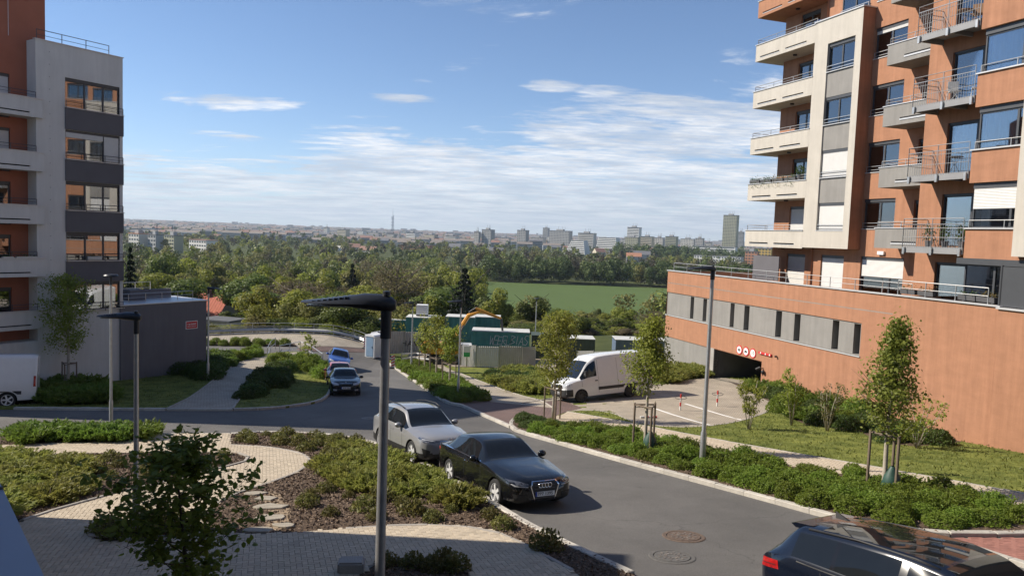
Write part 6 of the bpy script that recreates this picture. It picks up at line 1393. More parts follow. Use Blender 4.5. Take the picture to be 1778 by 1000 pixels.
# shrubs: a few meshes shared by many
def dome(n, r, h, seed, lump=.22, shell=.72):
    rg = np.random.default_rng(seed); d = rg.normal(size=(n, 3)); d[:, 2] = np.abs(d[:, 2]) * .9 + .02; d /= np.linalg.norm(d, axis=1)[:, None]
    c = rg.normal(size=(14, 3)); c[:, 2] = abs(c[:, 2]); c /= np.linalg.norm(c, axis=1)[:, None]; f = 1 + lump * ((d @ c.T).max(1) - .8) * 2.2
    global NRM; NRM = d + [0, 0, .25]
    q = f * (shell + (1 - shell) * rg.random(n) ** .5); return d * q[:, None] * [r, r, h]
def hedge_pts(k):
    P = dome(2000, .54, .60, k, .5, .6); r_ = np.random.default_rng(k + 70); Q = []; N_ = [NRM]
    for _ in range(26):
        a = r_.uniform(0, 6.28); q = r_.random() ** .6 * .5; b = np.array([q * math.cos(a), q * math.sin(a), .45 * (1 - q)]); L = r_.uniform(.18, .38); d = np.array([math.cos(a) * .35 + r_.normal() * .2, math.sin(a) * .35 + r_.normal() * .2, 1.])
        for t in r_.random(22): Q.append(b + d * L * t + r_.normal(size=3) * .03)
    Q = np.array(Q); return np.concatenate([P, Q]), np.concatenate([NRM, r_.normal(size=Q.shape)])
ME_hedge = []
for k in range(5): hp, hn = hedge_pts(k); ME_hedge.append(leaf_mesh('foliage', hp, .078, L_hedge, .62, seed=k, nrm=hn, ruff=1.7))
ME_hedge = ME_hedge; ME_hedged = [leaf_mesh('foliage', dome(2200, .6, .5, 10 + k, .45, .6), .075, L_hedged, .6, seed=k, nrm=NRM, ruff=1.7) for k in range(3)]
def stemmesh(): 
    mb = MB()
    for k in range(6): a = k * 1.05; mb.tube([(0, 0, -.05), (.12 * math.cos(a), .12 * math.sin(a), .2), (.3 * math.cos(a), .3 * math.sin(a), .45)], [.02, .014, .006], 4)
    return mb.mesh('stems', M_bark)
ME_stem = stemmesh()
def spray(n_br, r, h, seed, m, blade=.16, per=46):
    rg = np.random.default_rng(seed); P = []; D = []
    for k in range(n_br):
        a = rg.uniform(0, 2 * math.pi); L = r * rg.uniform(.45, 1.1); hh = h * rg.uniform(.5, 1.15) * (1.15 - .5 * L / r); ts = rg.uniform(.12, 1, per)
        for t in ts:
            x = L * t; z = hh * math.sin(min(1.35, t * 1.45)) ; c = np.array([x * math.cos(a), x * math.sin(a), z]) + rg.normal(size=3) * .035; P.append(c); D.append([math.cos(a) + rg.normal() * .55, math.sin(a) + rg.normal() * .55, .75 + rg.normal() * .35])
    return leaf_mesh('foliage', P, blade, m, .26, dirs=D, seed=seed)
ME_jun = [spray(150, 1.0, .62, k, L_jun) for k in range(3)]; ME_jung = [spray(120, .8, .6, 20 + k, L_jung, .17, 40) for k in range(3)]
ME_low = [leaf_mesh('foliage', dome(420, .26, .26, 40 + k, .4, .3), .075, L_low, .5, seed=k) for k in range(3)]
def shrub(name, label, cat, group, p, mes, sc, rg, sz=None):
    t = thing(name, label, cat, p, rg.uniform(0, 6.28), group); t.scale = (sc, sc, sz or sc); link('foliage', rg.choice(mes), t)
    if mes is not ME_low: link('stems', ME_stem, t)
    return t
def scatter(poly, sp, rg, n=4000, inset=0.25, avoid=(), ymax=999):
    xs = [p[0] for p in poly]; ys = [p[1] for p in poly]; out = []
    for _ in range(n):
        x = rg.uniform(min(xs), max(xs)); y = rg.uniform(min(ys), min(max(ys), ymax))
        if not inpoly((x, y), poly) or any((x - a) ** 2 + (y - b) ** 2 < sp * sp for a, b in out) or any((x - a) ** 2 + (y - b) ** 2 < r * r for a, b, r in avoid): continue
        if any(not inpoly((x + dx, y + dy), poly) for dx, dy in ((inset, 0), (-inset, 0), (0, inset), (0, -inset))): continue
        if abs(x) > .78 * y: continue
        out.append((x, y))
    return out
rg = random.Random(77)
av = [(o.location.x, o.location.y, .5) for o in bpy.data.objects if o.parent is None and o.name.split('.')[0] in ('young_tree', 'street_lamp')]
for x, y in scatter(bed2, .58, rg, 9000, .42, av):
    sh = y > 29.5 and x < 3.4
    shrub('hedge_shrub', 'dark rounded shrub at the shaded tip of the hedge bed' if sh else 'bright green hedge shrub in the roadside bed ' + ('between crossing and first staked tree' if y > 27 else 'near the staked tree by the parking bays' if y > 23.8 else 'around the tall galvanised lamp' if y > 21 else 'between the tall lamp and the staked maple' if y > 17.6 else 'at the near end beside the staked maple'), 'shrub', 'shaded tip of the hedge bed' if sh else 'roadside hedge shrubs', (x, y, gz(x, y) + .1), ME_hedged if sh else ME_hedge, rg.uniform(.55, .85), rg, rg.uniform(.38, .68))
for x, y in scatter(bed1, .9, rg, 3000, .3, av): shrub('bed_shrub', 'low green shrub in the far roadside bed under the young trees', 'shrub', 'shrubs of the far roadside bed', (x, y, gz(x, y) + .1), ME_hedge, rg.uniform(.85, 1.25), rg, rg.uniform(.6, .9))
hb = G2([(30, 757), (262, 757), (258, 768), (234, 771), (85, 775), (30, 777)])
for x, y in scatter(hb, .62, rg, 3000, .12): shrub('low_hedge_shrub', 'bright feathery low shrub in the hedge beside the left road', 'shrub', 'feathery hedge beside the left road', (x, y, gz(x, y) + .1), ME_jung, rg.uniform(.7, .95), rg)
jl = G2([(-40, 800), (60, 803), (130, 808), (160, 826), (145, 855), (100, 876), (30, 905), (-40, 925)])
for x, y in scatter(jl, .85, rg, 3000, .1): shrub('juniper', 'spreading olive juniper in the left mulch bed', 'shrub', 'junipers of the left bed', (x, y, gz(x, y) + .06), ME_jun, rg.uniform(.62, .9), rg, rg.uniform(.5, .75))
jc = G2([(600, 782), (650, 790), (700, 812), (755, 848), (800, 868), (835, 885), (820, 893), (770, 882), (700, 872), (610, 862), (560, 842), (575, 812)])
for x, y in scatter(jc, .8, rg, 3000, .15): shrub('juniper', 'spreading olive juniper in the middle bed beside the parked cars', 'shrub', 'junipers of the middle bed', (x, y, gz(x, y) + .06), ME_jun, rg.uniform(.55, .8), rg, rg.uniform(.5, .8))
low = G2([(410, 761), (500, 758), (570, 762), (630, 772), (600, 800), (560, 850), (545, 835), (545, 800), (520, 786), (470, 777), (406, 774)])
for x, y in scatter(low, .55, rg, 900, .15): shrub('low_plant', 'small sparse plant in the shaded bed at the junction corner', 'plant', 'sparse plants at the junction corner', (x, y, gz(x, y) + .09), ME_low, rg.uniform(.7, 1.4), rg)
for poly, nm, gp, sp in ((G2([(170, 796), (330, 793), (410, 796), (425, 803), (300, 832), (200, 850), (120, 872), (160, 840)]), 'small dry plant in the mulch of the left bed', 'dry plants of the left bed', .75), (G2([(540, 850), (620, 868), (720, 878), (860, 905), (940, 945), (985, 985), (930, 955), (860, 922), (780, 914), (690, 914), (560, 925), (520, 890)]), 'small dry plant in the mulch along the lower path', 'dry plants along the lower path', .7), (isl, 'small plant on the lamp island', 'plants of the lamp island', .45), (G2([(800, 995), (779, 980), (720, 981), (664, 987), (640, 1003), (805, 1003)]), 'dark leafy plant in the shaded bed at the bottom edge', 'plants of the bottom bed', .4)):
    for x, y in scatter(poly, sp, rg, 700, .08): shrub('low_plant', nm, 'plant', gp, (x, y, gz(x, y) + (.1 if 'island' not in nm else .13)), ME_low, rg.uniform(.55, 1.3), rg)
nb1 = G2([(150, 640), (215, 628), (360, 628), (362, 655), (300, 650), (220, 648)]); 
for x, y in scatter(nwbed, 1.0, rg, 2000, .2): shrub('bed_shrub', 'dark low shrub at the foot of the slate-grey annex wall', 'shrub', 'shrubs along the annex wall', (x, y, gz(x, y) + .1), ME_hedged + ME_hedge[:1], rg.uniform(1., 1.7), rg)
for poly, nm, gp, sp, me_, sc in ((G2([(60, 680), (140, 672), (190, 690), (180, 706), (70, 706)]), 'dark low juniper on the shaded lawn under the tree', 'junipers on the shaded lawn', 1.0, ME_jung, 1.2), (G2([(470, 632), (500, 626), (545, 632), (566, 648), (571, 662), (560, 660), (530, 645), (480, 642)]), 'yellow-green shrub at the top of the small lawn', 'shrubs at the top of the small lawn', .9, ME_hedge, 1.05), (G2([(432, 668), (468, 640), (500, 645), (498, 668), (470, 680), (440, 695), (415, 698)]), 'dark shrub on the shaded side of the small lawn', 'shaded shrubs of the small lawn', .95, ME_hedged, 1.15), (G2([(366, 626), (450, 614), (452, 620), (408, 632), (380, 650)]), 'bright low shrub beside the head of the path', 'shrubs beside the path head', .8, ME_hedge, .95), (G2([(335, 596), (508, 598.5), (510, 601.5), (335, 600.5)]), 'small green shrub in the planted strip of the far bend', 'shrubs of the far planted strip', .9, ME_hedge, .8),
        (G2([(845, 655), (905, 648), (960, 660), (955, 688), (905, 686), (860, 670)]), 'low olive shrub between the pavement and the grey hoarding', 'shrubs before the grey hoarding', 1.1, ME_hedged + ME_jun, 1.1), (G2([(1150, 655), (1200, 645), (1232, 655), (1180, 664), (1155, 668)]), 'brownish shrub at the foot of the grey podium wall', 'shrubs at the podium corner', .9, ME_jun, 1.1)):
    for x, y in scatter(poly, sp, rg, 1500, .1): shrub('bed_shrub', nm, 'shrub', gp, (x, y, gz(x, y) + .1), me_, rg.uniform(.8, 1.2) * sc, rg)
for x, y in scatter(wallbed, .85, rg, 2500, .2, [(15.2, 47, 3.5)], 46): shrub('wall_shrub', 'low mixed shrub in the bed along the orange podium wall', 'shrub', 'shrubs along the podium wall', (x, y, gz(x, y) + .1), rg.choice((ME_hedged, ME_hedged, ME_jung, ME_hedge)), rg.uniform(.7, 1.25), rg)
M_redl = [leaf_mesh('foliage', dome(900, .45, .75, 60 + k, .4, .35), .1, L_red, .55, seed=k) for k in range(2)]
for px in ((1650, 762), (1695, 758), (1725, 762), (1765, 764)): g = G(*px); shrub('wall_shrub', 'reddish-tipped shrub at the right end of the podium wall', 'shrub', 'reddish shrubs by the podium wall', (g.x, g.y, g.z + .1), M_redl, 1.2, rg)
for k, (px, h, lab) in enumerate((((12, 640), 1.9, 'bare dark shrub with seed heads at the left edge'), ((165, 640), 1.8, 'airy dark shrub with seed heads right of the staked tree'), ((185, 645), 1.9, 'dark twiggy shrub before the pale block corner'))):
    g = G(*px, .1); t = thing('twiggy_shrub', lab, 'shrub', g, k, 'twiggy shrubs before the pale block'); rr = random.Random(50 + k); mb = MB(); P = []
    for j in range(22): a = rr.uniform(0, 6.28); e = Vector((math.cos(a) * rr.uniform(.3, 1.1), math.sin(a) * rr.uniform(.3, 1.1), h * rr.uniform(.6, 1.15))); mb.tube([(0, 0, 0), e * .5 + Vector((0, 0, .25)), e], [.02, .012, .006], 4); P += [tuple(e + Vector((rr.gauss(0, .05), rr.gauss(0, .05), rr.gauss(0, .04)))) for _ in range(12)] + [tuple(e * rr.uniform(.3, .9) + Vector((rr.gauss(0, .15), rr.gauss(0, .15), .2))) for _ in range(40)]
    mb.build('stems', M_barkd, t); link('foliage', leaf_mesh('foliage', P, .1, L_hedged, .6, seed=k), t)
# grass blades on the lawns
def grass():
    r_ = np.random.default_rng(9); P = []
    for poly, n in ((Rfull, 45000), (NWfull, 14000)):
        holes = [bed1, bed2, side1, side2, park, drive, wallbed] if poly is Rfull else [npath, nwbed]; k = 0; xs = [p[0] for p in poly]; ys = [p[1] for p in poly]
        while k < n:
            x = r_.uniform(min(xs), max(xs)); y = r_.uniform(max(12, min(ys)), min(58, max(ys)))
            if abs(x) > .75 * y or not inpoly((x, y), poly): k += .2; continue
            if any(inpoly((x, y), h) for h in holes): k += .2; continue
            P.append((x, y, gz(x, y) + .13)); k += 1
    d = r_.normal(size=(len(P), 3)) * .5 + [0, 0, .9]; tag(link('grass', leaf_mesh('grass', P, .11, leafmat('grass_blade', (.14, .16, .036), (.22, .235, .065), .8, .35), .3, dirs=d, seed=2)), 'short mown grass on the lawns', 'grass', kind='stuff')
grass()
# ------------------------------------------------------------------ the wooded valley
def crown_pts(n, seed, lobes=16, flat=1., lo=.22, r=.5):
    rg = np.random.default_rng(seed); C = []; 
    while len(C) < lobes:
        p = rg.uniform(-1, 1, 3)
        if .35 < np.linalg.norm(p) < .95: C.append(p)
    C = np.array(C); R_ = rg.uniform(.28, .50, lobes); k = rg.integers(0, lobes, n); d = rg.normal(size=(n, 3)); d /= np.linalg.norm(d, axis=1)[:, None]
    global NRM; NRM = d + C[k] * .35
    q = C[k] * .72 + d * (R_[k] * (.55 + .45 * rg.random(n) ** .6))[:, None]
    q[:, 0] *= r; q[:, 1] *= r; q[:, 2] = lo + (q[:, 2] + 1) / 2 * (1 - lo); return q
def conifer_pts(n, seed):
    rg = np.random.default_rng(seed); t = rg.random(n) ** .75; tier = np.floor(t * 13) / 13; fr = t * 13 - np.floor(t * 13); a = rg.integers(0, 9, n) * .7 + tier * 7 + rg.normal(size=n) * .16; rad = (1 - tier * .97) * .5 * rg.random(n) ** .6 * (.8 + .35 * np.sin(a * 3 + seed)); z = .06 + .94 * tier + .03 * fr - rad * .22
    return np.stack([rad * np.cos(a), rad * np.sin(a), z], 1)
LW = dict(bright=leafmat('spring_leaf', (.15, .18, .026), (.33, .33, .06), 3.2, .42), olive=leafmat('willow_leaf', (.15, .155, .042), (.31, .29, .085), 3., .42), deep=leafmat('deep_leaf', (.07, .10, .021), (.175, .21, .043), 3., .38), brown=leafmat('budding_twigs', (.10, .08, .045), (.22, .175, .095), 3., .3), conifer=leafmat('fir_needles', (.008, .016, .008), (.022, .034, .014), 4., .1))
def trunkmesh(nm, spread, m, nbr=9, seed=0):
    rr = random.Random(seed); mb = MB(); mb.tube([(0, 0, 0), (.01, 0, .3), (0, .01, .85)], [.026, .02, .006], 6)
    for k in range(nbr): a = k * 2.4; z = .2 + .55 * k / nbr; mb.tube([(0, 0, z), (spread * .25 * math.cos(a), spread * .25 * math.sin(a), z + .12), (spread * .45 * math.cos(a), spread * .45 * math.sin(a), min(.97, z + .28))], [.011, .007, .003], 4)
    return mb.mesh(nm, m)
WV = {}
for k, kd in enumerate(('bright', 'olive', 'deep', 'brown', 'conifer')):
    WV[kd] = []
    for j in range(3):
        s = 100 + 10 * k + j
        if kd == 'conifer': me = leaf_mesh('crown', conifer_pts(5200, s), .055, LW[kd], .4, seed=s, up=-.3)
        elif kd == 'brown': me = leaf_mesh('crown', crown_pts(4200, s, 22), .024, LW[kd], .5, seed=s, up=.4)
        else: me = leaf_mesh('crown', crown_pts(6000, s, 9 + 2 * j, lo=.12), .046, LW[kd], .75, seed=s, nrm=NRM)
        WV[kd].append((me, trunkmesh('trunk', 1., M_barkd if kd != 'brown' else M_bark, 9 if kd != 'brown' else 16, s)))
def wood_tree(label, px, top, y, wpx, kd, rr, group):
    p = AT(px, top, y); z0 = gz(p.x, y) - .2; H = p.z - z0; w = wpx / FPX * y; t = thing('conifer' if kd == 'conifer' else 'tree', label, 'tree', (p.x, y, z0), rr.uniform(0, 6.28), group)
    H = max(H, 2.5); t.scale = (w, w, H); a, b = rr.choice(WV[kd]); link('crown', a, t); link('trunk', b, t); return t
rr = random.Random(3)
for px, top, y, w, kd, lab in ((808, 462, 104, 86, 'conifer', 'large ragged dark fir behind the site containers'), (612, 455, 150, 46, 'conifer', 'dark fir in the valley left of the near lamp head'), (226, 425, 100, 48, 'conifer', 'dark fir at the right edge of the pale block'), (690, 445, 122, 120, 'brown', 'large brownish budding tree behind the near lamp head'), (455, 502, 100, 125, 'deep', 'dense green tree behind the guard rail, left of the lamp'), (560, 516, 101, 90, 'olive', 'olive tree behind the guard rail'), (620, 522, 101, 95, 'bright', 'yellow-green tree behind the guard rail near the toilets'), (745, 512, 112, 82, 'bright', 'bright tree left of the ragged fir'),
        (862, 498, 108, 74, 'bright', 'bright green tree right of the ragged fir'), (925, 505, 122, 72, 'deep', 'dark round tree before the green field'), (965, 540, 118, 60, 'deep', 'dark bush tree below the green field'), (1040, 548, 112, 86, 'deep', 'broad dark tree behind the court trees'), (1085, 528, 130, 52, 'bright', 'bright tree before the right end of the field'), (1128, 536, 118, 70, 'brown', 'brownish tree beside the podium corner'), (905, 560, 100, 60, 'brown', 'low brown thicket tree behind the graffiti container'), (990, 560, 104, 70, 'olive', 'olive thicket tree behind the left court tree'), (830, 530, 118, 60, 'olive', 'olive tree between the fir and the field'),
        (700, 545, 96, 70, 'deep', 'dark tree behind the green site container'), (650, 545, 97, 60, 'olive', 'olive bush behind the portable toilets'), (520, 540, 97, 70, 'bright', 'bright bush tree in the middle behind the guard rail'), (400, 540, 104, 40, 'deep', 'dark bush beside the red-roofed house'), (250, 470, 135, 60, 'olive', 'olive tree above the annex roof, leftmost'), (290, 478, 140, 70, 'bright', 'bright tree above the annex roof'), (325, 465, 170, 70, 'deep', 'dark tree above the annex roof'), (575, 470, 150, 60, 'deep', 'dark tree in the valley left of the fir'), (1010, 590, 92, 50, 'deep', 'dark bush behind the olive container'), (950, 585, 93, 50, 'bright', 'bright bush behind the olive container')):
    wood_tree(lab, px, top, y, w, kd, rr, 'trees beyond the site')
px = 366; k_ = 0
WB = {kd: [(leaf_mesh('crown', crown_pts(4200, 900 + j, 18, lo=-.05), .05, LW[kd], .75, seed=900 + j, nrm=NRM), WV[kd][0][1]) for j in range(2)] for kd in ('bright', 'olive', 'deep', 'brown')}
def bush(label, px, top, y, wpx, kd, group):
    p = AT(px, top, y); z0 = gz(p.x, y) - .3; t = thing('bush', label, 'bush', (p.x, y, z0), rr.uniform(0, 6.28), group); w = wpx / FPX * y; t.scale = (w, w, max(1.2, p.z - z0)); a, b = rr.choice(WB[kd]); link('crown', a, t); link('trunk', b, t)
gl_ = resample(GRp, 2.1)
for i_ in range(len(gl_) - 1):
    d = (gl_[i_ + 1] - gl_[i_]).normalized(); n = Vector((-d.y, d.x, 0))
    for off, hh in ((1.7, 2.0), (3.8, 3.4), (6.5, 5.0)):
        p = gl_[i_] + n * (off + rr.uniform(-.4, .6))
        if p.x / p.y < -.365 and off > 2: continue
        if p.x / p.y < -.365: hh = 1.0
        kd = rr.choice(('bright', 'olive', 'deep', 'bright', 'olive')); w = rr.uniform(2.8, 4.2) * (1 + off * .08)
        t = thing('bush', {'bright': 'yellow-green bush', 'olive': 'olive bush', 'deep': 'deep green bush'}[kd] + ' on the bank behind the guard rail', 'bush', (p.x, p.y, gz(p.x, p.y) - .25), rr.uniform(0, 6.28), 'bank bushes, ' + kd); t.scale = (w, w, hh * rr.uniform(.75, 1.3)); a, b = rr.choice(WB[kd]); link('crown', a, t); link('trunk', b, t)
px = 700
while px < 1170:
    for yy, tp in ((92, 590), (99, 580)): kd = rr.choice(('bright', 'olive', 'deep', 'brown', 'deep')); bush({'bright': 'yellow-green scrub bush', 'olive': 'olive scrub bush', 'deep': 'deep green scrub bush', 'brown': 'brown scrub bush'}[kd] + ' behind the site containers', px + rr.uniform(-10, 10), tp + rr.uniform(-12, 8) + (8 if px > 1000 else 0), yy, rr.uniform(40, 65), kd, 'scrub behind the site, ' + kd)
    px += rr.uniform(38, 60)
# more trees of the near valley, in loose rows
kinds = ['bright', 'olive', 'deep', 'brown', 'bright', 'olive', 'bright', 'deep']
for row, (y, top0) in enumerate(((118, 500), (138, 486), (160, 474), (185, 463))):
    px = 205 + row * 13
    while px < 850:
        if 322 < px < 425 and y < 150: px += 30; continue
        kd = rr.choice(kinds); t_ = -6 + top0 + rr.uniform(-14, 16) + .0367 * (px - 889) + 12; yy = y * rr.uniform(.93, 1.07)
        wood_tree({'bright': 'bright spring-green tree in the valley wood', 'olive': 'olive-green tree in the valley wood', 'deep': 'deep green tree in the valley wood', 'brown': 'brown budding tree in the valley wood'}[kd], px, t_, yy, 120 * 120 / yy * rr.uniform(.7, 1.2), kd, rr, 'valley wood, ' + kd); px += 58 * 130 / y * rr.uniform(.7, 1.2)
for row, (y, top0) in enumerate(((100, 575), (116, 556), (136, 545), (160, 541), (190, 535))):
    px = 850 + row * 9
    while px < 1190:
        kd = rr.choice(kinds); yy = y * rr.uniform(.95, 1.05); wood_tree({'bright': 'bright thicket tree between the site and the field', 'olive': 'olive thicket tree between the site and the field', 'deep': 'deep green thicket tree between the site and the field', 'brown': 'brown thicket tree between the site and the field'}[kd], px, top0 + rr.uniform(-10, 12) + .0367 * (px - 1000), yy, 70 * 120 / yy * rr.uniform(.8, 1.2), kd, rr, 'thicket below the field, ' + kd); px += 46 * 130 / y * rr.uniform(.7, 1.2)
# far woods as masses
def far_wood(name, label, spots, kd, n, leaf, seed, lo=.04):
    rg = np.random.default_rng(seed); base = []; nr = []; out = []; sz = []; no = []
    for j in range(5): base.append(crown_pts(n, seed + j, 9, lo=lo)); nr.append(NRM)
    for k, (x, y, h, w) in enumerate(spots):
        q = base[k % 5].copy(); a = rg.uniform(0, 6.28); c, s = math.cos(a), math.sin(a); q[:, :2] = q[:, :2] @ np.array([[c, s], [-s, c]]); nn_ = nr[k % 5].copy(); nn_[:, :2] = nn_[:, :2] @ np.array([[c, s], [-s, c]]); no.append(nn_); out.append(q * [w, w, h] + [x, y, gz(x, y) - .3]); sz.append(np.full(n, leaf * h))
    P = np.concatenate(out); S_ = np.concatenate(sz); me = leaf_mesh(name, P, S_, LW2[kd], .75, seed=seed, nrm=np.concatenate(no)); tag(link(name, me), label, 'wood', kind='stuff')
LW2 = dict(bright=leafmat('far_spring_leaf', (.145, .175, .03), (.29, .30, .06), .05, .25, objrand=0), olive=leafmat('far_willow_leaf', (.14, .145, .04), (.27, .26, .08), .05, .25, objrand=0), deep=leafmat('far_deep_leaf', (.045, .07, .02), (.12, .155, .038), .05, .2, objrand=0), brown=leafmat('far_twigs', (.055, .046, .03), (.115, .10, .058), .05, .2, objrand=0))
def spots(n, y0, y1, f0, f1, h0, h1, seed, ok=lambda x, y: True):
    r = random.Random(seed); o = []
    while len(o) < n:
        y = y0 + (y1 - y0) * r.random(); f = r.uniform(f0, f1); x = f * y
        if ok(x, y): h = r.uniform(h0, h1); o.append((x, y, h, h * r.uniform(.6, 1.0)))
    return o
FLD = lambda x, y: not (-.05 < x / y < .5 and 200 < y < 432)
for k, kd in enumerate(('bright', 'olive', 'deep', 'brown')):
    far_wood('valley_wood', 'mass of %s trees across the middle of the valley' % {'bright': 'bright green', 'olive': 'olive', 'deep': 'dark green', 'brown': 'brownish'}[kd], spots((170, 160, 130, 95)[k], 195, 460, -.62, .25, 9, 15, 200 + k, FLD), kd, 480, .062, 300 + k)
    far_wood('distant_wood', 'far belt of %s trees before the distant town' % {'bright': 'bright green', 'olive': 'olive', 'deep': 'dark green', 'brown': 'brownish'}[kd], spots((320, 280, 420, 200)[k], 470, 1500, -.66, .5, 9, 15, 400 + k), kd, 120, .14, 500 + k)
far_wood('field_row', 'row of dark trees along the far edge of the green field', spots(150, 425, 455, -.04, .36, 12, 17, 600), 'deep', 700, .06, 601)
far_wood('field_row_behind', 'brown bare trees behind the dark row at the field', spots(60, 455, 500, -.06, .36, 15, 19, 602), 'brown', 500, .05, 603)
sheet('field', [(-9, 205), (-14, 280), (-18, 422), (170, 422), (110, 205)], .12, M_field, step=8, skirt=.3)

# ------------------------------------------------------------------ the distant town
M_f = {k: mat('far_' + k, c, .9, var=.08, scale=.05) for k, c in dict(grey=(.36, .36, .355), pale=(.55, .53, .49), white=(.70, .69, .66), cream=(.52, .47, .36), olive=(.38, .37, .26), brown=(.25, .21, .18), orange=(.42, .2, .12), red=(.28, .16, .125), dark=(.16, .16, .17), rose=(.42, .40, .38), ochre=(.5, .34, .1)).items()}
M_fwin = mat('far_windows', (.06, .07, .08), .3, var=.2, scale=.2)
def block(label, x0, x1, top, y, kd, depth=14., storey=2.9, base=None, roof=None, cat='building', bands=False, fill=.55, steps=0, rz=0.):
    rz = -.55
    a = AT(x0, top, y); b = AT(x1, top, y); z0 = (gz(a.x, y) if base is None else AT(x0, base, y).z) - 1; H = (a.z + b.z) / 2 - z0; w = b.x - a.x; depth = min(depth, w * .55); w = (w - depth * .52) / .853
    t = thing('apartment_block', label, cat, ((a.x + b.x) / 2, y, z0), rz, 'blocks of the distant town'); n = max(1, int(H / storey)); mb = MB(); wn = MB()
    for k in range(n if steps else 1):
        f = 1 - steps * k / n; z_a, z_b = (H * k / n, H * (k + 1) / n) if steps else (0, H); mb.box(-w / 2 * f, w / 2 * f, (1 - f) * depth, depth, z_a, z_b)
    mb.build('wall', M_f[kd], t)
    cols = max(2, int(w / 3.2))
    for k in range(n):
        f = 1 - steps * k / n; z = H * (k + .35) / n; zz = z + storey * .5; yy = (1 - f) * depth
        if bands: wn.box(-w / 2 * f * .96, w / 2 * f * .96, yy - .12, yy - .02, z, zz)
        else:
            for c in range(cols): u = -w / 2 * f + w * f * (c + .5) / cols; wn.box(u - w * f / cols * fill / 2, u + w * f / cols * fill / 2, yy - .12, yy - .02, z, zz)
            for c in range(4): v = depth * (c + .5) / 4; wn.box(-w / 2 - .1, -w / 2 - .02, v - .9, v + .9, z, zz) if not steps else None
    tag(wn.build('windows', M_fwin, t), kind='stuff')
    MB().box(-w / 2 - .3, w / 2 + .3, depth * steps - .3, depth + .3, H, H + .6).build('roof', M_f[roof or 'dark'], t) if not steps else None
    if not steps and H > 20:
        MB().box(-w * .2, w * .15, depth * .3, depth * .7, H + .6, H + 3.4).build('lift_house', M_f['grey'], t)
        for u in (-.12, .08, .2): MB().cyl((w * u, depth * .5, H + 3), (w * u, depth * .5, H + 9), .18, n=4).build('mast', M_f['dark'], t)
    return t
block('grey tower block with a reddish left half right of the television tower', 833, 856, 399, 1350, 'grey'); block('narrow reddish tower joined to the grey tower block', 822, 833, 403, 1352, 'rose'); block('slim grey tower block left of the flat dark block', 895, 916, 400, 1400, 'grey'); block('small far glass tower on the skyline', 941, 953, 396, 2200, 'grey', bands=True)
block('wide grey panel block on the skyline', 951, 991, 401, 1420, 'grey'); block('low pale block beside the slim tower', 918, 945, 413, 1450, 'pale'); block('dark-topped stepped block right of the wide panel block', 1001, 1033, 405, 1380, 'pale', bands=True); block('bright white terraced block stepping up the slope', 974, 1022, 417, 1150, 'white', bands=True, steps=.45, depth=26); block('long pale terraced slab', 1028, 1076, 412, 1250, 'white', bands=True, steps=.25, depth=22)
block('pale tower with a flat top on the skyline', 1087, 1112, 395, 1500, 'white', bands=True); block('olive panel block below the pale tower', 1083, 1110, 412, 1380, 'olive'); block('second olive panel block', 1110, 1134, 411, 1400, 'cream', bands=True); block('pale panel block between the olive ones', 1134, 1153, 413, 1420, 'pale'); block('olive panel block at the right of the row', 1153, 1176, 411, 1380, 'olive', bands=True); block('cream block right of the olive row', 1206, 1222, 414, 1500, 'rose'); block('pale low block above the wooded slope', 1180, 1206, 415, 1550, 'pale'); block('brown terraced building on the slope', 1062, 1108, 430, 1050, 'brown', bands=True, steps=.5, depth=30)
block('tall olive hotel tower on the skyline beside the orange block', 1254, 1282, 374, 1500, 'olive', depth=22, fill=.7); block('blue glass building behind the hotel tower', 1280, 1292, 403, 1700, 'grey', bands=True); block('long low white hall on the wooded slope', 1203, 1275, 428, 1150, 'white', base=437, bands=True)
block('white row of houses left of the orange flats', 1205, 1285, 445, 900, 'white', base=466); block('orange flats beside the podium roof', 1292, 1317, 437, 820, 'orange', base=470); block('yellow flats behind the orange ones', 1315, 1341, 432, 860, 'ochre', base=470)
block('white and orange panel block beside the pale flats', 214, 250, 406, 620, 'pale', base=450, roof='orange'); block('grey end of the panel block on the left', 250, 277, 408, 615, 'grey', base=452); block('olive panel block far left', 277, 310, 409, 660, 'olive', base=448); block('white modern block with a dark red roof', 316, 370, 417, 680, 'white', base=446, roof='red'); block('orange and white block in the middle distance', 686, 752, 425, 1050, 'orange', base=442)
rq = random.Random(91); px_ = 560
while px_ < 1240:
    wq = rq.uniform(9, 26); block('pale apartment block of the far belt near the %s' % ('television tower' if px_ < 790 else 'grey towers' if px_ < 1000 else 'terraced blocks' if px_ < 1130 else 'hotel tower'), px_, px_ + wq, 408 + .0367 * (px_ - 889) + rq.uniform(-2, 7), rq.uniform(1450, 2100), rq.choice(('pale', 'white', 'cream', 'grey', 'pale', 'rose')), bands=rq.random() < .5); px_ += wq + rq.uniform(2, 22)
block('white hall with a rounded roof in the valley', 500, 560, 446, 760, 'white', base=453); block('far square tower on the left skyline', 538, 545, 392, 5200, 'grey', depth=30)
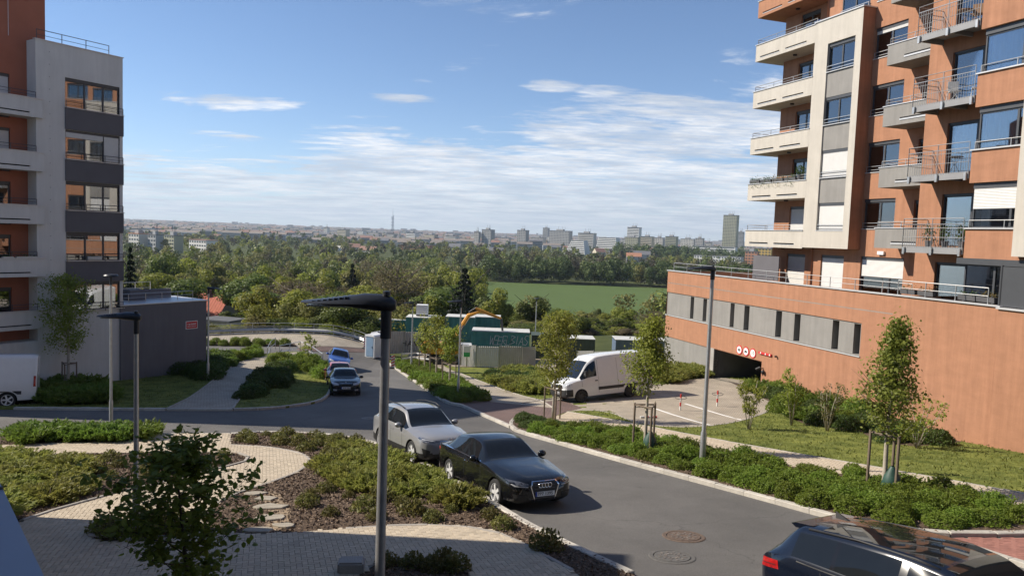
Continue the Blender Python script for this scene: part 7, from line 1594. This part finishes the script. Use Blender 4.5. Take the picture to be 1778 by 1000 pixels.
# small houses with tiled roofs at the far side of the field
def cottage(label, px, base, y, w, d, h, rz, wall, roof):
    p = AT(px, base, y); t = thing('cottage', label, 'house', (p.x, y, p.z), rz, 'cottages beyond the field'); MB().box(-w / 2, w / 2, -d / 2, d / 2, -3, h).prism([(-d / 2, h), (d / 2, h), (0, h + d * .42)], -w / 2, w / 2, axis='X').build('wall', M_f[wall], t)
    mb = MB()
    for s in (-1, 1): mb.quad((-w / 2 - .4, s * (d / 2 + .4), h - .3), (w / 2 + .4, s * (d / 2 + .4), h - .3), (w / 2 + .4, 0, h + d * .45), (-w / 2 - .4, 0, h + d * .45))
    r = mb.build('roof', M_f[roof], t); MB().box(-.5, .1, .6, 1.2, h + 1, h + d * .45 + 1.2).build('chimney', M_f['brown'], r)
    for k in range(3): u = -w / 2 + w * (k + .5) / 3; MB().box(u - .55, u + .55, -d / 2 - .08, -d / 2 - .02, h - 2.2, h - .9).build('window', M_fwin, t)
rr = random.Random(17)
for k, (px, b, y, lab) in enumerate(((1042, 482, 560, 'red-roofed house left of the long red roofs'), (1048, 470, 640, 'cream house with a red roof among the trees'), (1095, 487, 540, 'long house with a bright red roof beyond the field'), (1128, 484, 520, 'red-roofed house beside the podium corner'), (1070, 492, 500, 'pale house with a brown roof at the field corner'), (1132, 494, 480, 'long brown-roofed barn at the field edge'), (1040, 445, 900, 'red roof below the brown terraces'), (1114, 450, 850, 'grey-roofed house below the wooded slope'), (1100, 455, 800, 'orange gabled house on the slope'), (790, 437, 1000, 'white gabled house left of the tower blocks'), (860, 442, 980, 'dark-roofed white house below the tower blocks'), (615, 437, 900, 'red-roofed house in the middle distance'), (585, 440, 880, 'white house in the middle distance'), (640, 441, 860, 'small red-roofed house left of the orange block'))):
    cottage(lab, px, b, y, rr.uniform(12, 22), rr.uniform(8, 10), rr.uniform(4, 7), rr.uniform(-.4, .4), rr.choice(('white', 'cream', 'pale', 'rose')), ('red', 'red', 'red', 'red', 'brown', 'brown', 'red', 'dark', 'orange', 'dark', 'dark', 'red', 'pale', 'red')[k])
# television tower
p = AT(681.5, 399, 7300); t = thing('television_tower', 'slim television tower with an antenna on the skyline', 'tower', (p.x, 7300, p.z - 15)); M_tv = mat('tower_steel', (.42, .44, .46), .5, metal=.3, var=.05, scale=.1); Ht = AT(681.5, 361, 7300).z - p.z + 15
for k in range(3): a = 2.1 * k + .5; MB().cyl((8 * math.cos(a), 8 * math.sin(a), 0), (8 * math.cos(a), 8 * math.sin(a), Ht * (.62 if k else .70)), 3.6, n=10).build('shaft', M_tv, t)
for z, w in ((.24, 26), (.36, 24), (.50, 22), (.57, 24)): MB().box(-w / 2, w / 2, -w / 2, w / 2, Ht * z, Ht * z + 10).build('pod', M_tv, t)
MB().cyl((0, 0, Ht * .6), (0, 0, Ht), 3.0, .8, n=8).build('antenna', M_tv, t)
# the town itself, too far to count
def town():
    rg = np.random.default_rng(21)
    for kd, n, rf in (('pale', 900, 'brown'), ('grey', 700, 'dark'), ('rose', 700, 'red'), ('white', 600, 'brown')):
        mb = MB(); vs = []; fs = []; ms = []
        for _ in range(n):
            y = 1250 + 6200 * rg.random() ** .9; f = rg.uniform(-.68, .5); x = f * y
            w = rg.uniform(10, 34) * (1 + y / 9000); d = rg.uniform(10, 16); h = rg.uniform(7, 16) * (1.6 if (kd == 'grey' and rg.random() < .18) else 1); z = gz(x, y) - 2
            o = len(vs); vs += [(x + a * w / 2, y + b * d / 2, z + c) for c in (0, h) for a, b in ((-1, -1), (1, -1), (1, 1), (-1, 1))] + [(x - w / 2, y, z + h + 4), (x + w / 2, y, z + h + 4)]
            fs += [(o, o + 1, o + 5, o + 4), (o + 1, o + 2, o + 6, o + 5), (o + 2, o + 3, o + 7, o + 6), (o + 3, o, o + 4, o + 7), (o + 4, o + 5, o + 9, o + 8), (o + 6, o + 7, o + 8, o + 9)]; ms += [0, 0, 0, 0, 1, 1]
            nb_ = int(w / 4)
            for r in range(int(h / 3.2)):
                zz = z + 2.5 + r * 3.2; q = len(vs); vs += [(x - w * .45, y - d / 2 - .3, zz), (x + w * .45, y - d / 2 - .3, zz), (x + w * .45, y - d / 2 - .3, zz + 1.3), (x - w * .45, y - d / 2 - .3, zz + 1.3)]; fs.append((q, q + 1, q + 2, q + 3)); ms.append(2)
        mb.v = vs; mb.f = fs; mb.m = ms; o = mb.build('distant_town', [M_f[kd], M_f[rf], M_fwin], fix=False); tag(o, 'haze-softened %s roofs and walls of the distant town' % {'pale': 'pale', 'grey': 'grey', 'rose': 'pinkish', 'white': 'white'}[kd], 'town', kind='stuff')
town()
for k, kd in enumerate(('deep', 'bright')): far_wood('town_trees', 'dark trees between the distant houses' if kd == 'deep' else 'lighter trees between the distant houses', spots(1500 if kd == 'deep' else 700, 1300, 7200, -.68, .5, 11, 19, 700 + k), kd, 26, .30, 710 + k)
far_wood('slope_wood', 'dark wooded slope below the right-hand tower blocks', [(x, y, h * 1.4, w * 1.3) for x, y, h, w in spots(170, 900, 1330, .14, .36, 12, 18, 720)], 'deep', 200, .1, 721)

# ------------------------------------------------------------------ air between here and the town
hm = bpy.data.materials.new('haze'); hm.use_nodes = True; nt = hm.node_tree; nt.nodes.remove(nt.nodes['Principled BSDF'])
pv = nt.nodes.new('ShaderNodeVolumePrincipled'); pv.inputs['Density'].default_value = 9e-5; pv.inputs['Color'].default_value = (.74, .86, 1, 1); pv.inputs['Anisotropy'].default_value = .15
nt.links.new(pv.outputs[0], nt.nodes['Material Output'].inputs['Volume'])
tag(MB().box(-12000, 12000, -120, 12500, -32, 330).build('haze', hm), kind='stuff')
